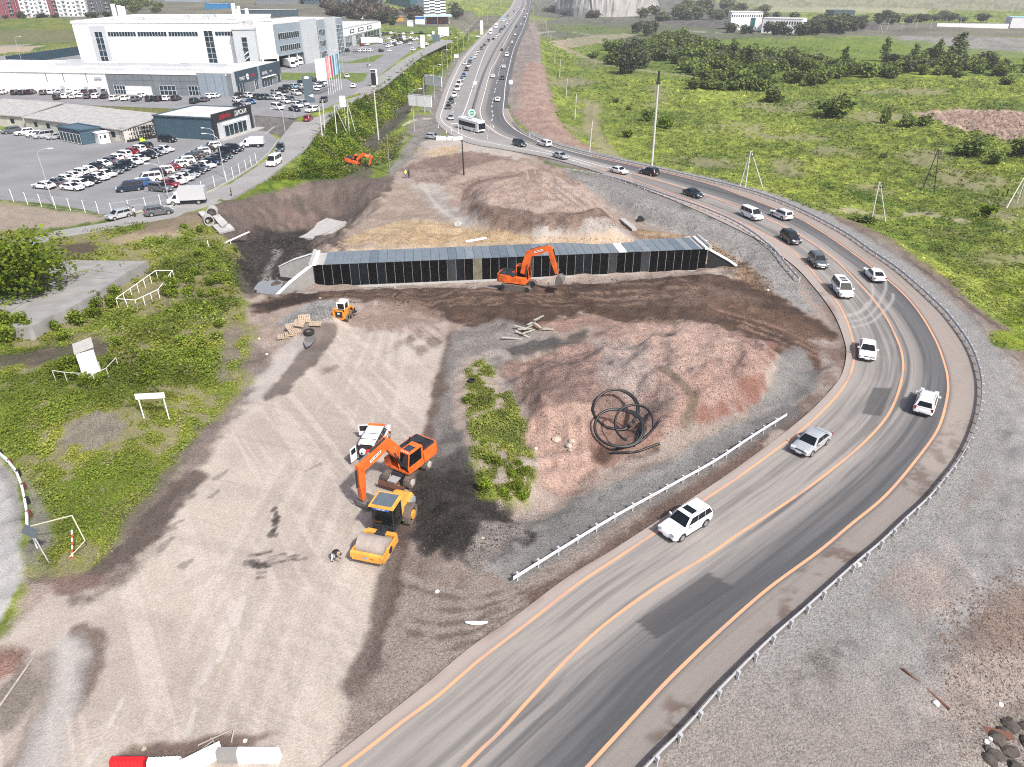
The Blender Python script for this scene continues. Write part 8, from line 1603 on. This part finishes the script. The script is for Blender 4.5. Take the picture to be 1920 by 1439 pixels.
    bm=bmesh.new(); bmesh.ops.create_uvsphere(bm,u_segments=12,v_segments=8,radius=.122); bm.transform(Matrix.Translation(c+ax*.03-Vector((.02,0,0)))); bmesh.ops.delete(bm,geom=[v for v in bm.verts if (v.co-c).dot(ax)<.0 and v.co.x>c.x-.05],context='VERTS'); hm_=bpy.data.meshes.new('hair'); bm.to_mesh(hm_); bm.free(); hm_.materials.append(CL[hat] if hat else HAIR); ob('helmet' if hat else 'hair',hm_,t)
    fw=Vector((1,0,0)) if pose!='bend' else Vector((.3,0,-.95)); m=MB(); 
    for s in(-.04,.04): m.box(c+fw*.10+Vector((0,s,0)),(.02,.02,.015))
    m.box(c+fw*.11-ax*.06,(.015,.05,.012)); m.build('face',HAIR,t); m=MB(); m.box(c+fw*.118-ax*.025,(.03,.025,.035)); 
    for s in(-.11,.11): m.box(c+Vector((0,s,-.01)),(.03,.02,.05))
    m.build('nose_and_ears',SKIN,t); return t
person(g3(626,1052),R(-20),'person in black shirt and white shorts bending over beside the roller','black','white','bend')
person(g3(1278,503),R(-90),'person in orange jacket at the right end of the culvert wall','orange','orange','stand')
person(g3(761,335),R(100),'person in yellow vest and blue trousers on the dirt track','lime','blue','stand','white'); person(g3(767,334),R(80),'person in dark clothes beside the one in yellow vest','dark','black','stand')
person(g3(254,408),R(160),'person in white top and black trousers behind the open boot','white','black','stand'); person(g3(435,371),R(200),'person in dark clothes standing at the street edge','dark','dark','stand')
person(g3(689,128),R(250),'person in dark jacket walking down the far street, left of two','dark','black','walk'); person(g3(694,128),R(250),'person in white shirt walking down the far street, right of two','white','black','walk'); person(g3(1887,368),R(180),'person in black clothes standing near the right-hand poles','black','black','stand')
# warning triangle, small gate boxes
b=g3(417,372); m=MB(); m.tube([(-.25,0,.05),(.25,0,.05),(0,0,.5)],.03,5,True); q=m.build('warning_triangle',M('stripe_red',(.6,.08,.05),.5),loc=b); tag(q,'small red warning triangle on the side street','warning triangle')
# pale spoil bank at the head of the highway
w=[(1040,26),(1075,31),(1110,33),(1150,33),(1190,31),(1225,27),(1237,25)]; v=[]
bl=[g3(*q) for q in w]; L=len(bl); rg=[]
for i,p in enumerate(bl):
    k=i/(L-1); h=27*min(1,k*3+.5)*min(1,(1-k)*5+.02); u=Vector((p.x,p.y,0)).normalized()
    rg.append([p-u*2+Vector((0,0,-3)),p+u*8+Vector((0,0,h*.35)),p+u*22+Vector((3*math.sin(i*2),0,h*.8)),p+u*34+Vector((0,0,h)),p+u*200+Vector((0,0,h)),p+u*260+Vector((0,0,-3))])
fine=[]
for a,b in zip(rg,rg[1:]):
    for s in range(10): fine.append([x.lerp(y,s/10)+Vector((0,random.uniform(-2.5,2.5) if 0<j<4 else 0,random.uniform(-1.0,1.0) if 0<j<4 else 0)) for j,(x,y) in enumerate(zip(a,b))])
fine.append(rg[-1]); m=MB(); m.loft(fine,False,False); q=m.build('hill',M('pale_spoil',(.27,.26,.245),.95,0,.25,.08,.3)); tag(q,'pale spoil bank with steep face beyond the highway',None,None,'structure')
# ------------------------------------------------------------------ light
SUN_EL,SUN_AZ=R(48),R(142)   # azimuth clockwise from +Y
w=bpy.data.worlds.new('World'); SC.world=w; w.use_nodes=True; nt=w.node_tree
sky=nt.nodes.new('ShaderNodeTexSky'); sky.sky_type='NISHITA'; sky.sun_disc=False; sky.sun_elevation=SUN_EL; sky.sun_rotation=SUN_AZ
sky.air_density=.6; sky.dust_density=3.5; sky.ozone_density=.6
bg=nt.nodes['Background']; bg.inputs['Strength'].default_value=.10; _lk(nt,sky.outputs['Color'],bg.inputs['Color'])
sun=bpy.data.objects.new('sun',bpy.data.lights.new('sun','SUN')); COL.objects.link(sun)
sun.data.energy=2.7; sun.data.angle=R(3); sun.data.color=(1,.965,.92)
d=Vector((math.sin(SUN_AZ)*math.cos(SUN_EL),math.cos(SUN_AZ)*math.cos(SUN_EL),math.sin(SUN_EL)))
sun.rotation_euler=d.to_track_quat('Z','Y').to_euler(); sun.location=(60,-40,120)
vs=SC.view_settings; vs.view_transform='Standard'; vs.look='None'; vs.gamma=1; vs.exposure=EXPO; vs.use_curve_mapping=False
# air
hb=MB(); hb.box((0,3300,38),(14000,8000,96)); haze=hb.build('haze',[]); tag(haze,'pale air haze','haze',None,'stuff')
hmt=bpy.data.materials.new('haze_air'); hmt.use_nodes=True; nt=hmt.node_tree; nt.nodes.remove(nt.nodes['Principled BSDF'])
pv=nt.nodes.new('ShaderNodeVolumePrincipled'); pv.inputs['Density'].default_value=HAZE; pv.inputs['Color'].default_value=(.93,.96,1,1); pv.inputs['Anisotropy'].default_value=.0
_lk(nt,pv.outputs[0],nt.nodes['Material Output'].inputs['Volume']); haze.data.materials.clear(); haze.data.materials.append(hmt)
SC.cycles.volume_bounces=0; SC.cycles.max_bounces=5
SC.cycles.use_denoising=False; SC.cycles.pixel_filter_type='BLACKMAN_HARRIS'; SC.cycles.filter_width=1.1
